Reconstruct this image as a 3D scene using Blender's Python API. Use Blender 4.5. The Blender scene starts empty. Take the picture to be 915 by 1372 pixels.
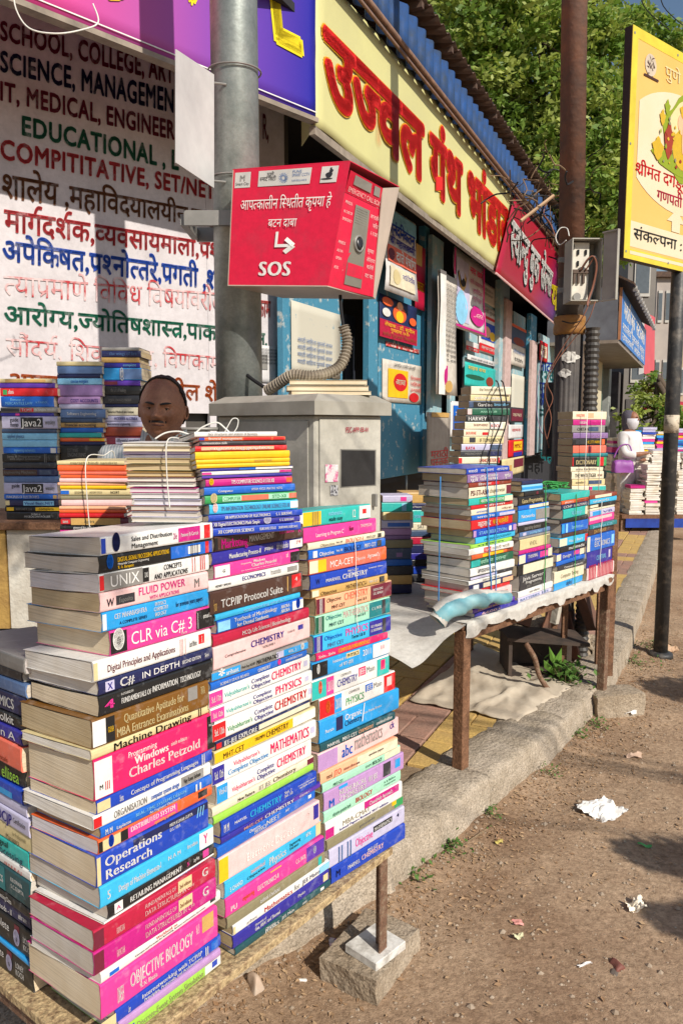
import bpy, bmesh, math, random
from mathutils import Vector, Matrix, noise
R = math.radians
random.seed(7)
sc = bpy.context.scene
COL = sc.collection
# ---------------------------------------------------------------- camera
FPX, CX, CY, HCAM, PITCH = 1024.0, 457.5, 686.0, 1.6, R(6.5)
cam = bpy.data.cameras.new("camera"); camo = bpy.data.objects.new("camera", cam); COL.objects.link(camo)
cam.sensor_fit = 'VERTICAL'; cam.sensor_height = 36.0; cam.lens = 36.0 * FPX / 1372.0
cam.clip_start = 0.05; cam.clip_end = 2000
camo.location = (0, 0, HCAM); camo.rotation_euler = (R(90) - PITCH, 0, 0)
sc.camera = camo
# ---------------------------------------------------------------- light
SUN_EL, SUN_AZ = R(37), R(-36)                      # light travels towards heading -36 deg (left of +Y)
trav = Vector((math.sin(SUN_AZ) * math.cos(SUN_EL), math.cos(SUN_AZ) * math.cos(SUN_EL), -math.sin(SUN_EL)))
world = bpy.data.worlds.new("World"); sc.world = world; world.use_nodes = True
wn = world.node_tree.nodes; wl = world.node_tree.links
sky = wn.new('ShaderNodeTexSky'); sky.sky_type = 'NISHITA'; sky.sun_disc = False
sky.sun_elevation = SUN_EL; sky.sun_rotation = math.pi + SUN_AZ
sky.air_density = 1.2; sky.dust_density = 1.0; sky.ozone_density = 2.0
wl.new(sky.outputs[0], wn['Background'].inputs[0]); wn['Background'].inputs[1].default_value = 0.082
sun = bpy.data.lights.new("sun", 'SUN'); sun.energy = 4.6; sun.angle = R(0.5); sun.color = (1.0, 0.93, 0.82)
suno = bpy.data.objects.new("sun", sun); COL.objects.link(suno)
suno.rotation_euler = trav.to_track_quat('-Z', 'Y').to_euler(); suno.location = (3, -3, 8)
sc.view_settings.view_transform = 'Standard'; sc.view_settings.look = 'None'
sc.view_settings.exposure = 0.2; sc.view_settings.gamma = 1.0
try:
    sc.cycles.max_bounces = 6; sc.cycles.diffuse_bounces = 3; sc.cycles.glossy_bounces = 2
    sc.cycles.transparent_max_bounces = 6; sc.cycles.use_denoising = True
except Exception: pass
# ---------------------------------------------------------------- geometry of the view -> world points
def ratio(px, py):
    d = py - CY
    f = FPX * math.cos(PITCH) - d * math.sin(PITCH)
    dn = FPX * math.sin(PITCH) + d * math.cos(PITCH)
    return (px - CX) / f, -dn / f                     # X/Y, (z-H)/Y
def at(px, py, Y):
    a, b = ratio(px, py); return Vector((a * Y, Y, HCAM + b * Y))
def ground(px, py, z=0.0):
    a, b = ratio(px, py); Y = (z - HCAM) / b; return Vector((a * Y, Y, z))
class Plane:                                          # upright plane through P running along heading h (deg right of +Y)
    def __init__(s, P, h, off=0.0):
        s.d = Vector((math.sin(R(h)), math.cos(R(h)), 0)); s.n = Vector((math.cos(R(h)), -math.sin(R(h)), 0))
        s.P = Vector((P[0], P[1], 0)) + s.n * off; s.h = h
    def hit(s, px, py):
        a, b = ratio(px, py); v = Vector((a, 1, 0))
        Y = s.P.dot(s.n) / v.dot(s.n); return Vector((a * Y, Y, HCAM + b * Y))
    def s_of(s, p): return (p - s.P).dot(s.d)
    def pt(s, t, off, z): p = s.P + s.d * t + s.n * off; return Vector((p.x, p.y, z))
    def mat(s, t, off, z):                            # local x along the plane, -y towards the street
        p = s.pt(t, off, z); m = Matrix((( s.d.x, -s.n.x, 0, p.x), (s.d.y, -s.n.y, 0, p.y), (0, 0, 1, p.z), (0, 0, 0, 1)))
        return m
# ---------------------------------------------------------------- palette and materials
PAL = dict(white='e8e6e2', cream='e6dcc0', navy='141c50', royal='0b3fb4', blue='0a63c8', sky='1f9be0', cyan='35b6e6', pale='8ccdf0',
 teal='0c7a80', turq='27b6ae', crimson='b80f3c', red='d0121c', magenta='c2107e', pink='e83a96', palepink='efc6c4', orange='e8622a',
 yellow='f0c010', black='121214', charcoal='303036', brown='4a2e24', tan='cda45e', green='2f9a54', lime='9cd24a', lilac='b98fc4',
 violet='5a2ea6', indigo='2a2494', grey='8d8a86', maroon='6e1630', peach='f0b48c', salmon='ee7058', mint='a6dcc0', olive='8a8264',
 gold='7a4f10', hot='f01464', steel='5a78a8', slate='3c5070', darkteal='0e4a52', mauve='8a6aa0', buff='dccb98', lavender='c4c0dc',
 deepgreen='0d5a40', rust='8a3218')
CNAME = dict(royal='royal blue', sky='sky blue', pale='pale blue', turq='turquoise', palepink='pale pink', hot='hot pink', steel='steel blue',
 slate='slate blue', darkteal='dark teal', deepgreen='deep green', gold='golden brown', magenta='magenta')
def cname(c): return CNAME.get(c, c)
def rgb(c):
    if isinstance(c, (tuple, list)): return tuple(c)[:3]
    h = PAL.get(c, c)
    v = [int(h[i:i + 2], 16) / 255 for i in (0, 2, 4)]
    return tuple((x / 12.92 if x <= .04045 else ((x + .055) / 1.055) ** 2.4) for x in v)
_M = {}
def mat(key, color=None, rough=.6, var=.25, scale=8.0, bump=0.0, bscale=60.0, metal=0.0, color2=None, spec=.4, detail=5.0, thr=None, coat=0.0, speck=0, sscale=140):
    if key in _M: return _M[key]
    m = bpy.data.materials.new(key); m.use_nodes = True; nt = m.node_tree; N = nt.nodes; L = nt.links
    p = N['Principled BSDF']; p.inputs['Roughness'].default_value = rough; p.inputs['Metallic'].default_value = metal
    p.inputs['Specular IOR Level'].default_value = spec; p.inputs['Coat Weight'].default_value = coat
    c = rgb(color if color is not None else key)
    tc = N.new('ShaderNodeTexCoord'); no = N.new('ShaderNodeTexNoise'); no.inputs['Scale'].default_value = scale
    no.inputs['Detail'].default_value = detail; no.inputs['Roughness'].default_value = .62
    L.new(tc.outputs['Object'], no.inputs['Vector'])
    cr = N.new('ShaderNodeValToRGB'); L.new(no.outputs['Fac'], cr.inputs[0])
    lo, hi = thr or (.3, .7)
    cr.color_ramp.elements[0].position = lo; cr.color_ramp.elements[1].position = hi
    c2 = rgb(color2) if color2 is not None else tuple(x * (1 - var) for x in c)
    cr.color_ramp.elements[0].color = (*c2, 1); cr.color_ramp.elements[1].color = (*c, 1)
    if speck:
        n3 = N.new('ShaderNodeTexNoise'); n3.inputs['Scale'].default_value = sscale; n3.inputs['Detail'].default_value = 6; n3.inputs['Roughness'].default_value = .8
        L.new(tc.outputs['Object'], n3.inputs['Vector']); r3 = N.new('ShaderNodeValToRGB'); L.new(n3.outputs['Fac'], r3.inputs[0]); e3 = r3.color_ramp.elements
        e3[0].position = .38; e3[1].position = .60; e3[0].color = (1 - speck, 1 - speck, 1 - speck, 1); e3[1].color = (1 + speck * .35,) * 3 + (1,)
        mx = N.new('ShaderNodeMixRGB'); mx.blend_type = 'MULTIPLY'; mx.inputs[0].default_value = 1; L.new(cr.outputs[0], mx.inputs[1]); L.new(r3.outputs[0], mx.inputs[2]); L.new(mx.outputs[0], p.inputs['Base Color'])
    else: L.new(cr.outputs[0], p.inputs['Base Color'])
    if bump:
        nb = N.new('ShaderNodeTexNoise'); nb.inputs['Scale'].default_value = bscale; nb.inputs['Detail'].default_value = 6
        L.new(tc.outputs['Object'], nb.inputs['Vector'])
        b = N.new('ShaderNodeBump'); b.inputs['Strength'].default_value = bump; b.inputs['Distance'].default_value = .01
        L.new(nb.outputs['Fac'], b.inputs['Height']); L.new(b.outputs[0], p.inputs['Normal'])
    _M[key] = m; return m
def cover_mat(c):                                     # printed glossy card with scuffs
    k = 'card_' + str(c)
    if k in _M: return _M[k]
    base = rgb(c); lum = sum(base) / 3
    sc_ = tuple(x * .8 + .12 for x in base) if lum < .4 else tuple(x * .8 for x in base)
    m = mat(k, tuple(x * .93 + .01 for x in base), rough=.36, color2=sc_, scale=26, thr=(.33, .44), bump=.12, bscale=22, spec=.5, detail=9, speck=.10, sscale=45)
    return m
def page_mat(kind):
    k = 'pages_' + kind
    if k in _M: return _M[k]
    c = {'cream': (.72, .61, .45), 'white': (.80, .76, .70), 'tan': (.55, .44, .28), 'grey': (.62, .57, .51), 'lav': (.68, .65, .68)}[kind]
    m = bpy.data.materials.new(k); m.use_nodes = True; N = m.node_tree.nodes; L = m.node_tree.links; p = N['Principled BSDF']
    p.inputs['Roughness'].default_value = .85; p.inputs['Specular IOR Level'].default_value = .15
    tc = N.new('ShaderNodeTexCoord'); mp = N.new('ShaderNodeMapping'); mp.inputs['Scale'].default_value = (2.2, 2.2, 430)
    L.new(tc.outputs['Object'], mp.inputs[0])
    n1 = N.new('ShaderNodeTexNoise'); n1.inputs['Scale'].default_value = 1.0; n1.inputs['Detail'].default_value = 3; L.new(mp.outputs[0], n1.inputs['Vector'])
    n2 = N.new('ShaderNodeTexNoise'); n2.inputs['Scale'].default_value = 9; n2.inputs['Detail'].default_value = 4; L.new(tc.outputs['Object'], n2.inputs['Vector'])
    r1 = N.new('ShaderNodeValToRGB'); L.new(n1.outputs['Fac'], r1.inputs[0])
    r1.color_ramp.elements[0].position = .30; r1.color_ramp.elements[1].position = .50
    r1.color_ramp.elements[0].color = (*[x * .74 for x in c], 1); r1.color_ramp.elements[1].color = (*c, 1)
    r2 = N.new('ShaderNodeValToRGB'); L.new(n2.outputs['Fac'], r2.inputs[0])
    r2.color_ramp.elements[0].position = .3; r2.color_ramp.elements[1].position = .62
    r2.color_ramp.elements[0].color = (.84, .78, .68, 1); r2.color_ramp.elements[1].color = (1, 1, 1, 1)
    mx = N.new('ShaderNodeMixRGB'); mx.blend_type = 'MULTIPLY'; mx.inputs[0].default_value = 1
    L.new(r1.outputs[0], mx.inputs[1]); L.new(r2.outputs[0], mx.inputs[2]); L.new(mx.outputs[0], p.inputs['Base Color'])
    b = N.new('ShaderNodeBump'); b.inputs['Strength'].default_value = .5; b.inputs['Distance'].default_value = .002
    L.new(n1.outputs['Fac'], b.inputs['Height']); L.new(b.outputs[0], p.inputs['Normal'])
    _M[k] = m; return m
def ink(c):
    k = 'ink_' + str(c)
    if k in _M: return _M[k]
    m = mat(k, rgb(c), rough=.45, var=.12, scale=40, spec=.3); return m
def paint(c, k=None):                                  # hand painted lettering, brushy
    k = k or 'sign_paint_' + str(c)
    if k in _M: return _M[k]
    b = rgb(c)
    return mat(k, b, rough=.6, color2=tuple(x * .55 + .28 for x in b), scale=14, thr=(.30, .46), detail=9)
# ---------------------------------------------------------------- object helpers
def link(o, parent=None):
    COL.objects.link(o)
    if parent is not None: o.parent = parent
    return o
def mesh(name, V, F, m, parent=None, smooth=False, mi=None):
    me = bpy.data.meshes.new(name); me.from_pydata([tuple(v) for v in V], [], F)
    for x in (m if isinstance(m, (list, tuple)) else [m]): me.materials.append(x)
    if mi: me.polygons.foreach_set('material_index', mi)
    if smooth: me.polygons.foreach_set('use_smooth', [True] * len(me.polygons))
    me.update(); return link(bpy.data.objects.new(name, me), parent)
def tag(o, label=None, cat=None, group=None, kind=None):
    if label: o['label'] = label
    if cat: o['category'] = cat
    if group: o['group'] = group
    if kind: o['kind'] = kind
    return o
def empty(name, M=None, label=None, cat=None, group=None, kind=None):
    o = bpy.data.objects.new(name, None); COL.objects.link(o); o.empty_display_size = .1
    if M is not None: o.matrix_world = M if isinstance(M, Matrix) else Matrix.Translation(Vector(M))
    return tag(o, label, cat, group, kind)
def ORD(n):
    a = 'first second third fourth fifth sixth seventh eighth ninth tenth eleventh twelfth thirteenth fourteenth fifteenth sixteenth seventeenth eighteenth nineteenth'.split()
    if n <= 19: return a[n - 1]
    t = {2: 'twent', 3: 'thirt', 4: 'fort'}[n // 10]
    return t + 'ieth' if n % 10 == 0 else t + 'y-' + a[n % 10 - 1]
class B:                                               # collects shapes into ONE mesh
    def __init__(s): s.V = []; s.F = []
    def add(s, V, F):
        n = len(s.V); s.V += [Vector(v) for v in V]; s.F += [tuple(i + n for i in f) for f in F]; return s
    def box(s, x0, x1, y0, y1, z0, z1, M=None, ch=0.0):
        if ch > 0:
            V = []; 
            for (x, y, z) in ((x0, y0, z0), (x1, y0, z0), (x1, y1, z0), (x0, y1, z0), (x0, y0, z1), (x1, y0, z1), (x1, y1, z1), (x0, y1, z1)):
                sx = 1 if x == x0 else -1; sy = 1 if y == y0 else -1; sz = 1 if z == z0 else -1
                V += [(x + sx * ch, y + sy * ch, z), (x + sx * ch, y, z + sz * ch), (x, y + sy * ch, z + sz * ch)]
            b = bmesh.new(); vs = [b.verts.new(v) for v in V]; r = bmesh.ops.convex_hull(b, input=vs)
            b.verts.index_update(); V = [v.co.copy() for v in b.verts]; F = [[v.index for v in f.verts] for f in b.faces]; b.free()
        else:
            V = [(x0, y0, z0), (x1, y0, z0), (x1, y1, z0), (x0, y1, z0), (x0, y0, z1), (x1, y0, z1), (x1, y1, z1), (x0, y1, z1)]
            F = [(0, 3, 2, 1), (4, 5, 6, 7), (0, 1, 5, 4), (1, 2, 6, 5), (2, 3, 7, 6), (3, 0, 4, 7)]
        V = [Vector(v) for v in V]
        if M is not None: V = [M @ v for v in V]
        return s.add(V, F)
    def hexa(s, bot, top):                              # two quads, same winding (ccw seen from above)
        return s.add(list(bot) + list(top), [(0, 3, 2, 1), (4, 5, 6, 7), (0, 1, 5, 4), (1, 2, 6, 5), (2, 3, 7, 6), (3, 0, 4, 7)])
    def slab(s, q, t):                                  # quad with thickness t (vector)
        t = Vector(t); return s.hexa([Vector(v) for v in q], [Vector(v) + t for v in q])
    def tube(s, pts, r, n=8, cap=True):
        pts = [Vector(p) for p in pts]; rr = r if isinstance(r, (list, tuple)) else [r] * len(pts)
        base = len(s.V); up = Vector((0, 0, 1)); prev = None
        for i, p in enumerate(pts):
            t = (pts[min(i + 1, len(pts) - 1)] - pts[max(i - 1, 0)]).normalized()
            if prev is None:
                a = t.cross(up) if abs(t.z) < .95 else t.cross(Vector((1, 0, 0)))
            else: a = prev - t * prev.dot(t)
            a.normalize(); prev = a; b = t.cross(a)
            for k in range(n):
                w = 2 * math.pi * k / n; s.V.append(p + (a * math.cos(w) + b * math.sin(w)) * rr[i])
        for i in range(len(pts) - 1):
            for k in range(n):
                s.F.append((base + i * n + k, base + i * n + (k + 1) % n, base + (i + 1) * n + (k + 1) % n, base + (i + 1) * n + k))
        if cap:
            s.F.append(tuple(base + k for k in range(n))[::-1]); s.F.append(tuple(base + (len(pts) - 1) * n + k for k in range(n)))
        return s
    def lathe(s, prof, c=(0, 0, 0), n=24):
        c = Vector(c); base = len(s.V)
        for r, z in prof:
            for k in range(n): w = 2 * math.pi * k / n; s.V.append(c + Vector((r * math.cos(w), r * math.sin(w), z)))
        for i in range(len(prof) - 1):
            for k in range(n): s.F.append((base + i * n + k, base + i * n + (k + 1) % n, base + (i + 1) * n + (k + 1) % n, base + (i + 1) * n + k))
        s.F.append(tuple(base + k for k in range(n))[::-1]); s.F.append(tuple(base + (len(prof) - 1) * n + k for k in range(n)))
        return s
    def build(s, name, m, parent=None, smooth=False):
        return mesh(name, s.V, s.F, m, parent, smooth)
def curve_pts(P, n=6):                                 # Catmull-Rom through points
    P = [Vector(p) for p in P]; Q = [P[0]] + P + [P[-1]]; out = []
    for i in range(1, len(Q) - 2):
        for k in range(n):
            t = k / n; a, b, c, d = Q[i - 1], Q[i], Q[i + 1], Q[i + 2]
            out.append(.5 * ((2 * b) + (c - a) * t + (2 * a - 5 * b + 4 * c - d) * t * t + (3 * b - a - 3 * c + d) * t ** 3))
    out.append(P[-1]); return out
def wire(name, P, r, m, label, cat, group=None, n=6, parent=None, seg=6):
    o = B().tube(curve_pts(P, seg), r, n).build(name, m, parent, True); return tag(o, label, cat, group)
# ---------------------------------------------------------------- lettering (per-glyph meshes; simple Devanagari shaping)
_tc = bpy.data.curves.new('glyph', 'FONT'); _to = bpy.data.objects.new('glyph', _tc); COL.objects.link(_to)
_tc.resolution_u = 3; _G = {}
def _raw(ch, bold):
    _tc.body = ch; _tc.offset = 0; bpy.context.view_layer.update()
    dg = bpy.context.evaluated_depsgraph_get(); e = _to.evaluated_get(dg); me = e.to_mesh()
    V = [v.co.copy() for v in me.vertices]; F = [tuple(p.vertices) for p in me.polygons]; e.to_mesh_clear(); return V, F
def thicken(V, F, b, n):
    if b < .012: return V, F
    d = b * .8; V2, F2 = [], []
    for k in range(n):
        a = 2 * math.pi * (k + .5 * (n > 2)) / n; o = Vector((math.cos(a) * d, math.sin(a) * d, k * .35)); m = len(V2)
        V2 += [v + o for v in V]; F2 += [tuple(i + m for i in f) for f in F]
    if n > 2: m = len(V2); V2 += [v + Vector((0, 0, n * .35)) for v in V]; F2 += [tuple(i + m for i in f) for f in F]
    return V2, F2
def _w(V): return max((v.x for v in V), default=0)
NDIL = [2]
def glyph(ch, bold=0.0, half=False):
    k = (ch, bold, half, NDIL[0])
    if k in _G: return _G[k]
    V, F = _raw(ch, 0)
    if ch == ' ': r = (V, F, .26)
    elif ch in '\u093f': r = (V, F, .25)
    elif ch in '\u0941\u0942\u0943\u0947\u0948\u0902\u094d\u0901\u0945': r = (V, F, 0.0)
    else:
        V2, _ = _raw('|' + ch + '|', 0.0); V1, _ = _raw('||', 0.0); r = (V, F, _w(V2) - _w(V1))
    if half:
        cut = r[2] - (.168 if ch not in 'कफदटडहळङ' else .03 if ch not in 'कफ' else .10)
        b = bmesh.new(); vs = [b.verts.new(v) for v in V]
        for f in F:
            try: b.faces.new([vs[i] for i in f])
            except ValueError: pass
        bmesh.ops.bisect_plane(b, geom=b.verts[:] + b.edges[:] + b.faces[:], plane_co=(cut, 0, 0), plane_no=(1, 0, 0), clear_outer=True)
        b.verts.index_update(); V = [v.co.copy() for v in b.verts]; F = [tuple(v.index for v in f.verts) for f in b.faces]; b.free()
        r = (V, F, cut)
    r = (*thicken(r[0], r[1], bold, NDIL[0]), r[2])
    _G[k] = r; return r
CONS = set(chr(c) for c in range(0x915, 0x93a)); VIR = '\u094d'
def shape(s, bold):                                    # -> V, F, advance
    V, F = [], []; x = 0.0; lift = [0]
    def put(g, dx, flip=None):
        n = len(V); lift[0] ^= 1
        for v in g[0]:
            X = v.x if flip is None else flip - v.x
            V.append(Vector((dx + X, v.y, lift[0])))
        for f in g[1]: F.append(tuple(i + n for i in f))
    i = 0
    while i < len(s):
        ch = s[i]
        if ch not in CONS:
            g = glyph(ch, bold); put(g, x); x += g[2]; i += 1; continue
        cl = [ch]; i += 1
        while i + 1 < len(s) and s[i] == VIR and s[i + 1] in CONS: cl.append(s[i + 1]); i += 2
        marks = ''
        while i < len(s) and ('\u093e' <= s[i] <= '\u094c' or s[i] in '\u0902\u0901\u0903'): marks += s[i]; i += 1
        reph = len(cl) > 1 and cl[0] == '\u0930'
        if reph: cl = cl[1:]
        rak = len(cl) > 1 and cl[-1] == '\u0930'
        if rak: cl = cl[:-1]
        if '\u093f' in marks: g = glyph('\u093f', bold); put(g, x); x += .25; marks = marks.replace('\u093f', '')
        for c in cl[:-1]: g = glyph(c, bold, True); put(g, x); x += g[2]
        g = glyph(cl[-1], bold); put(g, x); x += g[2]
        if rak:
            n = len(V); b = x - .15; t = .05 + bold; lift[0] ^= 1
            for q in ((b, .26), (b, .26 - 1.6 * t), (b - .24, .02), (b - .24, .02 + 1.6 * t)): V.append(Vector((q[0], q[1], lift[0])))
            F.append((n, n + 3, n + 2, n + 1))
        for mk in marks: g = glyph(mk, bold); put(g, x); x += g[2]
        if reph: g = glyph('\u0947', bold); put(g, x - .32, flip=-.09)
    return V, F, x
_TC = {}
def text_geo(s, bold):
    k = (s, bold, NDIL[0])
    if k not in _TC:
        if any('\u0900' <= c <= '\u097f' for c in s): V, F, adv = shape(s, bold); lo, hi = 0.0, .63
        else:
            V, F = [], []; x = 0.0; l = 0
            for ch in s:
                g = glyph(ch, bold); n = len(V); l ^= 1
                V += [Vector((x + v.x, v.y, l)) for v in g[0]]; F += [tuple(i + n for i in f) for f in g[1]]; x += g[2] + bold * 1.0
            adv = x; lo, hi = (0.0, .70) if any(c.isupper() or c.isdigit() for c in s) else (0.0, .52)
        _TC[k] = (V, F, adv, lo, hi)
    return _TC[k]
def text_quad(name, s, q, m, parent=None, bold=0.02, off=.0015, slant=0.0, inv=None, lay=.0005):
    """lettering fitted to quad BL,BR,TR,TL (world, or local when inv given)"""
    V, F, adv, lo, hi = text_geo(s, bold); q = [Vector(p) for p in q]
    n = (q[1] - q[0]).cross(q[3] - q[0]).normalized(); out = []
    for v in V:
        y = (v.y - lo) / (hi - lo); u = v.x / adv + slant * y
        p = (q[0] * (1 - u) + q[1] * u) * (1 - y) + (q[3] * (1 - u) + q[2] * u) * y + n * (off + lay * v.z)
        out.append(inv @ p if inv is not None else p)
    o = mesh(name, out, F, m, parent); return o
def quad_on(pl, x0, yt0, yb0, x1, yt1, yb1):            # BL,BR,TR,TL of a picture quad on a plane
    return [pl.hit(x0, yb0), pl.hit(x1, yb1), pl.hit(x1, yt1), pl.hit(x0, yt0)]
# ---------------------------------------------------------------- books
BOW = [0, 0]
def book_label(c, H, title, n, where):
    a = f"{cname(c)} {'thick ' if H > .045 else 'thin ' if H < .016 else ''}book"; b = f", {ORD(n)} in the {where}"
    room = 16 - len(a.split()) - len(b.split()) - 1; t = ' '.join(title.replace(',', '').split()[:max(0, room)])
    return a + (f" lettered {t}" if title and room > 0 else '') + b
def book(M, L, D, H, cover, pages='cream', items=(), label='', group=None, rough=0.0, ct=.0016, flare=0.0):
    """M: local frame at the left end of the spine bottom; x along spine, y into the stack, z up"""
    root = empty('book', M, label, 'book', group)
    rn = random.Random(int(L * 1e5) * 31 + int(H * 1e5) + sum(map(ord, str(cover) + label)))
    H = max(H, .004); ct = min(.0008, H * .1); r = min(.004, H * .22)
    # cover: profile (y,z) extruded along x with a rounded spine, open at the fore-edge
    prof = [(D, 0), (r, 0), (r * .3, r * .3), (0, r), (-.0006, H * .5), (0, H - r), (r * .3, H - r * .3), (r, H), (D, H)]
    inn = [(D, H - ct), (r + ct, H - ct), (ct, H * .5), (r + ct, ct), (D, ct)]
    P = prof + inn; n = len(P); V = [(0, y, z) for y, z in P] + [(L, y, z) for y, z in P]
    F = [(i, (i + 1) % n, n + (i + 1) % n, n + i) for i in range(n)]
    fl = [(0, 1, 12, 13), (1, 2, 3, 4, 11, 12), (4, 5, 6, 7, 10, 11), (7, 8, 9, 10)]
    F += [tuple(f) for f in fl] + [tuple(n + i for i in f[::-1]) for f in fl]
    F = [tuple(reversed(f)) for f in F]
    gp = (rn.random() ** 2 * min(.005, H * .14), rn.random() ** 2 * min(.004, H * .10))
    def bend(V):
        o = []
        for (x, y, z) in V:
            u = 1 - (1 - min(1, max(0, y) / D)) ** 1.7; q_ = M.translation.z + z - BOW[1]
            o.append((x, y, z - BOW[0] * u * min(1, q_ / .12) - (gp[0] * z / H - gp[1] * (1 - z / H)) * max(0, y) / D))
        return o
    cm = cover_mat(cover); mesh('cover', bend(V), F, cm, root)
    e0 = .0003 + rn.random() * .0012; e1 = .0003 + rn.random() * .001; g = .0002
    b = B(); ny = 5; zl = ct + g; zh = H - ct - g
    V = []; 
    for ex in (e0, L - e1):
        for j in range(ny + 1):
            y = ct + .002 + (D - .003 - rn.random() * .002 - ct - .002) * j / ny
            wob = rn.uniform(-.0009, .0003) * (1 if 0 < j < ny else 0)
            for z in (zl, zh): V.append((ex + (wob if ex < L / 2 else -wob), y, z))
    F = []; w = 2 * (ny + 1)
    for j in range(ny):
        a = 2 * j; F += [(a, a + 1, a + 3, a + 2), (w + a, w + a + 2, w + a + 3, w + a + 1), (a + 1, w + a + 1, w + a + 3, a + 3), (a, a + 2, w + a + 2, w + a)]
    F += [(0, w, w + 1, 1), (2 * ny, 2 * ny + 1, w + 2 * ny + 1, w + 2 * ny)]
    mesh('pages', bend(V), F, page_mat(pages), root)
    T = []; nb = 0; zt = 0
    for it in items:
        if it[0] == 'b':
            _, x0, x1, c = it[:4]; z0, z1 = (it[4], it[5]) if len(it) > 4 else (0, 1)
            yo = -.0009 - .00015 * nb; nb += 1; za = r * .9 if z0 == 0 else H * z0; zb = H - r * .9 if z1 == 1 else H * z1
            mesh('spine_band', [(x0 * L, yo, za), (x1 * L, yo, za), (x1 * L, yo, zb), (x0 * L, yo, zb)], [(0, 1, 2, 3)], cover_mat(c), root)
        elif it[0] == 't':
            _, s, x0, x1, zc, zh_, c = it[:7]; bo = it[7] if len(it) > 7 else .02
            full = len(it) > 8
            h = H * zh_; z0 = H * zc - h / 2
            q = [(x0 * L, 0, z0), (x1 * L, 0, z0), (x1 * L, 0, z0 + h), (x0 * L, 0, z0 + h)]
            T.append((c, s, q, bo))
    for c, s, q, bo in T:
        v, f, adv, lo, hi = text_geo(s, bo)
        V = [(q[0][0] + (q[1][0] - q[0][0]) * p.x / adv, -.0019 - .00012 * p.z, q[0][2] + (q[3][2] - q[0][2]) * (p.y - lo) / (hi - lo)) for p in v]
        mesh('title' if not zt else 'lettering', V, f, ink(c), root); zt = 1
    return root
def frame(P, heading, tilt=0.0, lean=0.0):              # book frame: x along heading, y behind the spine
    h = R(heading); x = Vector((math.sin(h), math.cos(h), 0)); y = Vector((-math.cos(h), math.sin(h), 0))
    M = Matrix(((x.x, y.x, 0, P[0]), (x.y, y.y, 0, P[1]), (0, 0, 1, P[2]), (0, 0, 0, 1)))
    if tilt or lean: M = M @ Matrix.Rotation(R(tilt), 4, 'X') @ Matrix.Rotation(R(lean), 4, 'Y')
    return M
def T(s, x0=.1, x1=.9, zc=.5, zh=.45, c='white', b=.02): return ('t', s, x0, x1, zc, zh, c, b)
def Bd(x0, x1, c, z0=0, z1=1): return ('b', x0, x1, c, z0, z1)
def stack_px(pl, specs, zbot, where, group, depth=.18, tilt=0.0, yawj=1.2, dh=0.0, scale_to=True, first=1, pages=None, z_top=None):
    """specs: (y_top, y_bot, xL, xR, cover, pages, title words, items) measured on the spine's left edge"""
    rn = random.Random(len(specs) * 31 + int(zbot * 100)); n = len(specs)
    pts = []
    for sp in specs:
        a = pl.hit(sp[2], sp[0]); b = pl.hit(sp[2], sp[1]); pts.append((a, b))
    zt = pts[0][0].z; zb = pts[-1][1].z
    if z_top is None: z_top = zt
    k = (z_top - zbot) / (zt - zb)
    z = zbot
    for i in range(n - 1, -1, -1):
        sp = specs[i]; a, b = pts[i]
        ztop = z_top - (zt - a.z) * k; H = ztop - z
        if H < .004: H = .004
        yaw = pl.h + dh + rn.uniform(-yawj, yawj)
        P = Vector((b.x, b.y, z))
        hx = math.sin(R(yaw)); hy = math.cos(R(yaw)); ym = (sp[0] + sp[1]) / 2 - 25
        rr = ratio(sp[3], ym)[0]
        L = (rr * P.y - P.x) / (hx - rr * hy)
        L = max(.1, min(.34, L))
        d = depth * rn.uniform(.93, 1.06)
        title = sp[6]; it = sp[7] if len(sp) > 7 else ()
        if not it and title: it = (T(title, .12, .85, .5, .42, 'white' if sum(rgb(sp[4])) < 1.2 else 'black'),)
        lab = book_label(sp[4], H, title, i + first, where)
        book(frame(P, yaw, tilt), L, d, H - .0006, sp[4], sp[5], it, lab, group)
        z = ztop if H > .004 else z + .004
    return z_top
# ================================================================ SETTING
PA = Vector((-.459, 1.326, 0))                         # near table corner
T1 = Plane(PA, 37.6)
C0 = Vector((-.16, 4.9, 0))                            # corner where the pink banner meets the yellow sign
SHOP = Plane(C0, 25.0)
BAN = Plane(C0, 44.0); WALL = Plane(C0, 44.0, -.75)
DOOR = Plane(C0, 25.0, -.50)
KB = [(-1.6, .75), (-.95, 1.45), (-.354, 1.99), (.167, 2.43), (.629, 3.03), (1.137, 3.67), (1.50, 4.22), (1.95, 5.05), (3.01, 7.3), (6.0, 13.7), (12.0, 26.6)]
def kerb_x(y):
    for (x0, y0), (x1, y1) in zip(KB, KB[1:]):
        if y0 <= y <= y1: return x0 + (x1 - x0) * (y - y0) / (y1 - y0)
    return KB[0][0] if y < KB[0][1] else KB[-1][0]
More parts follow.
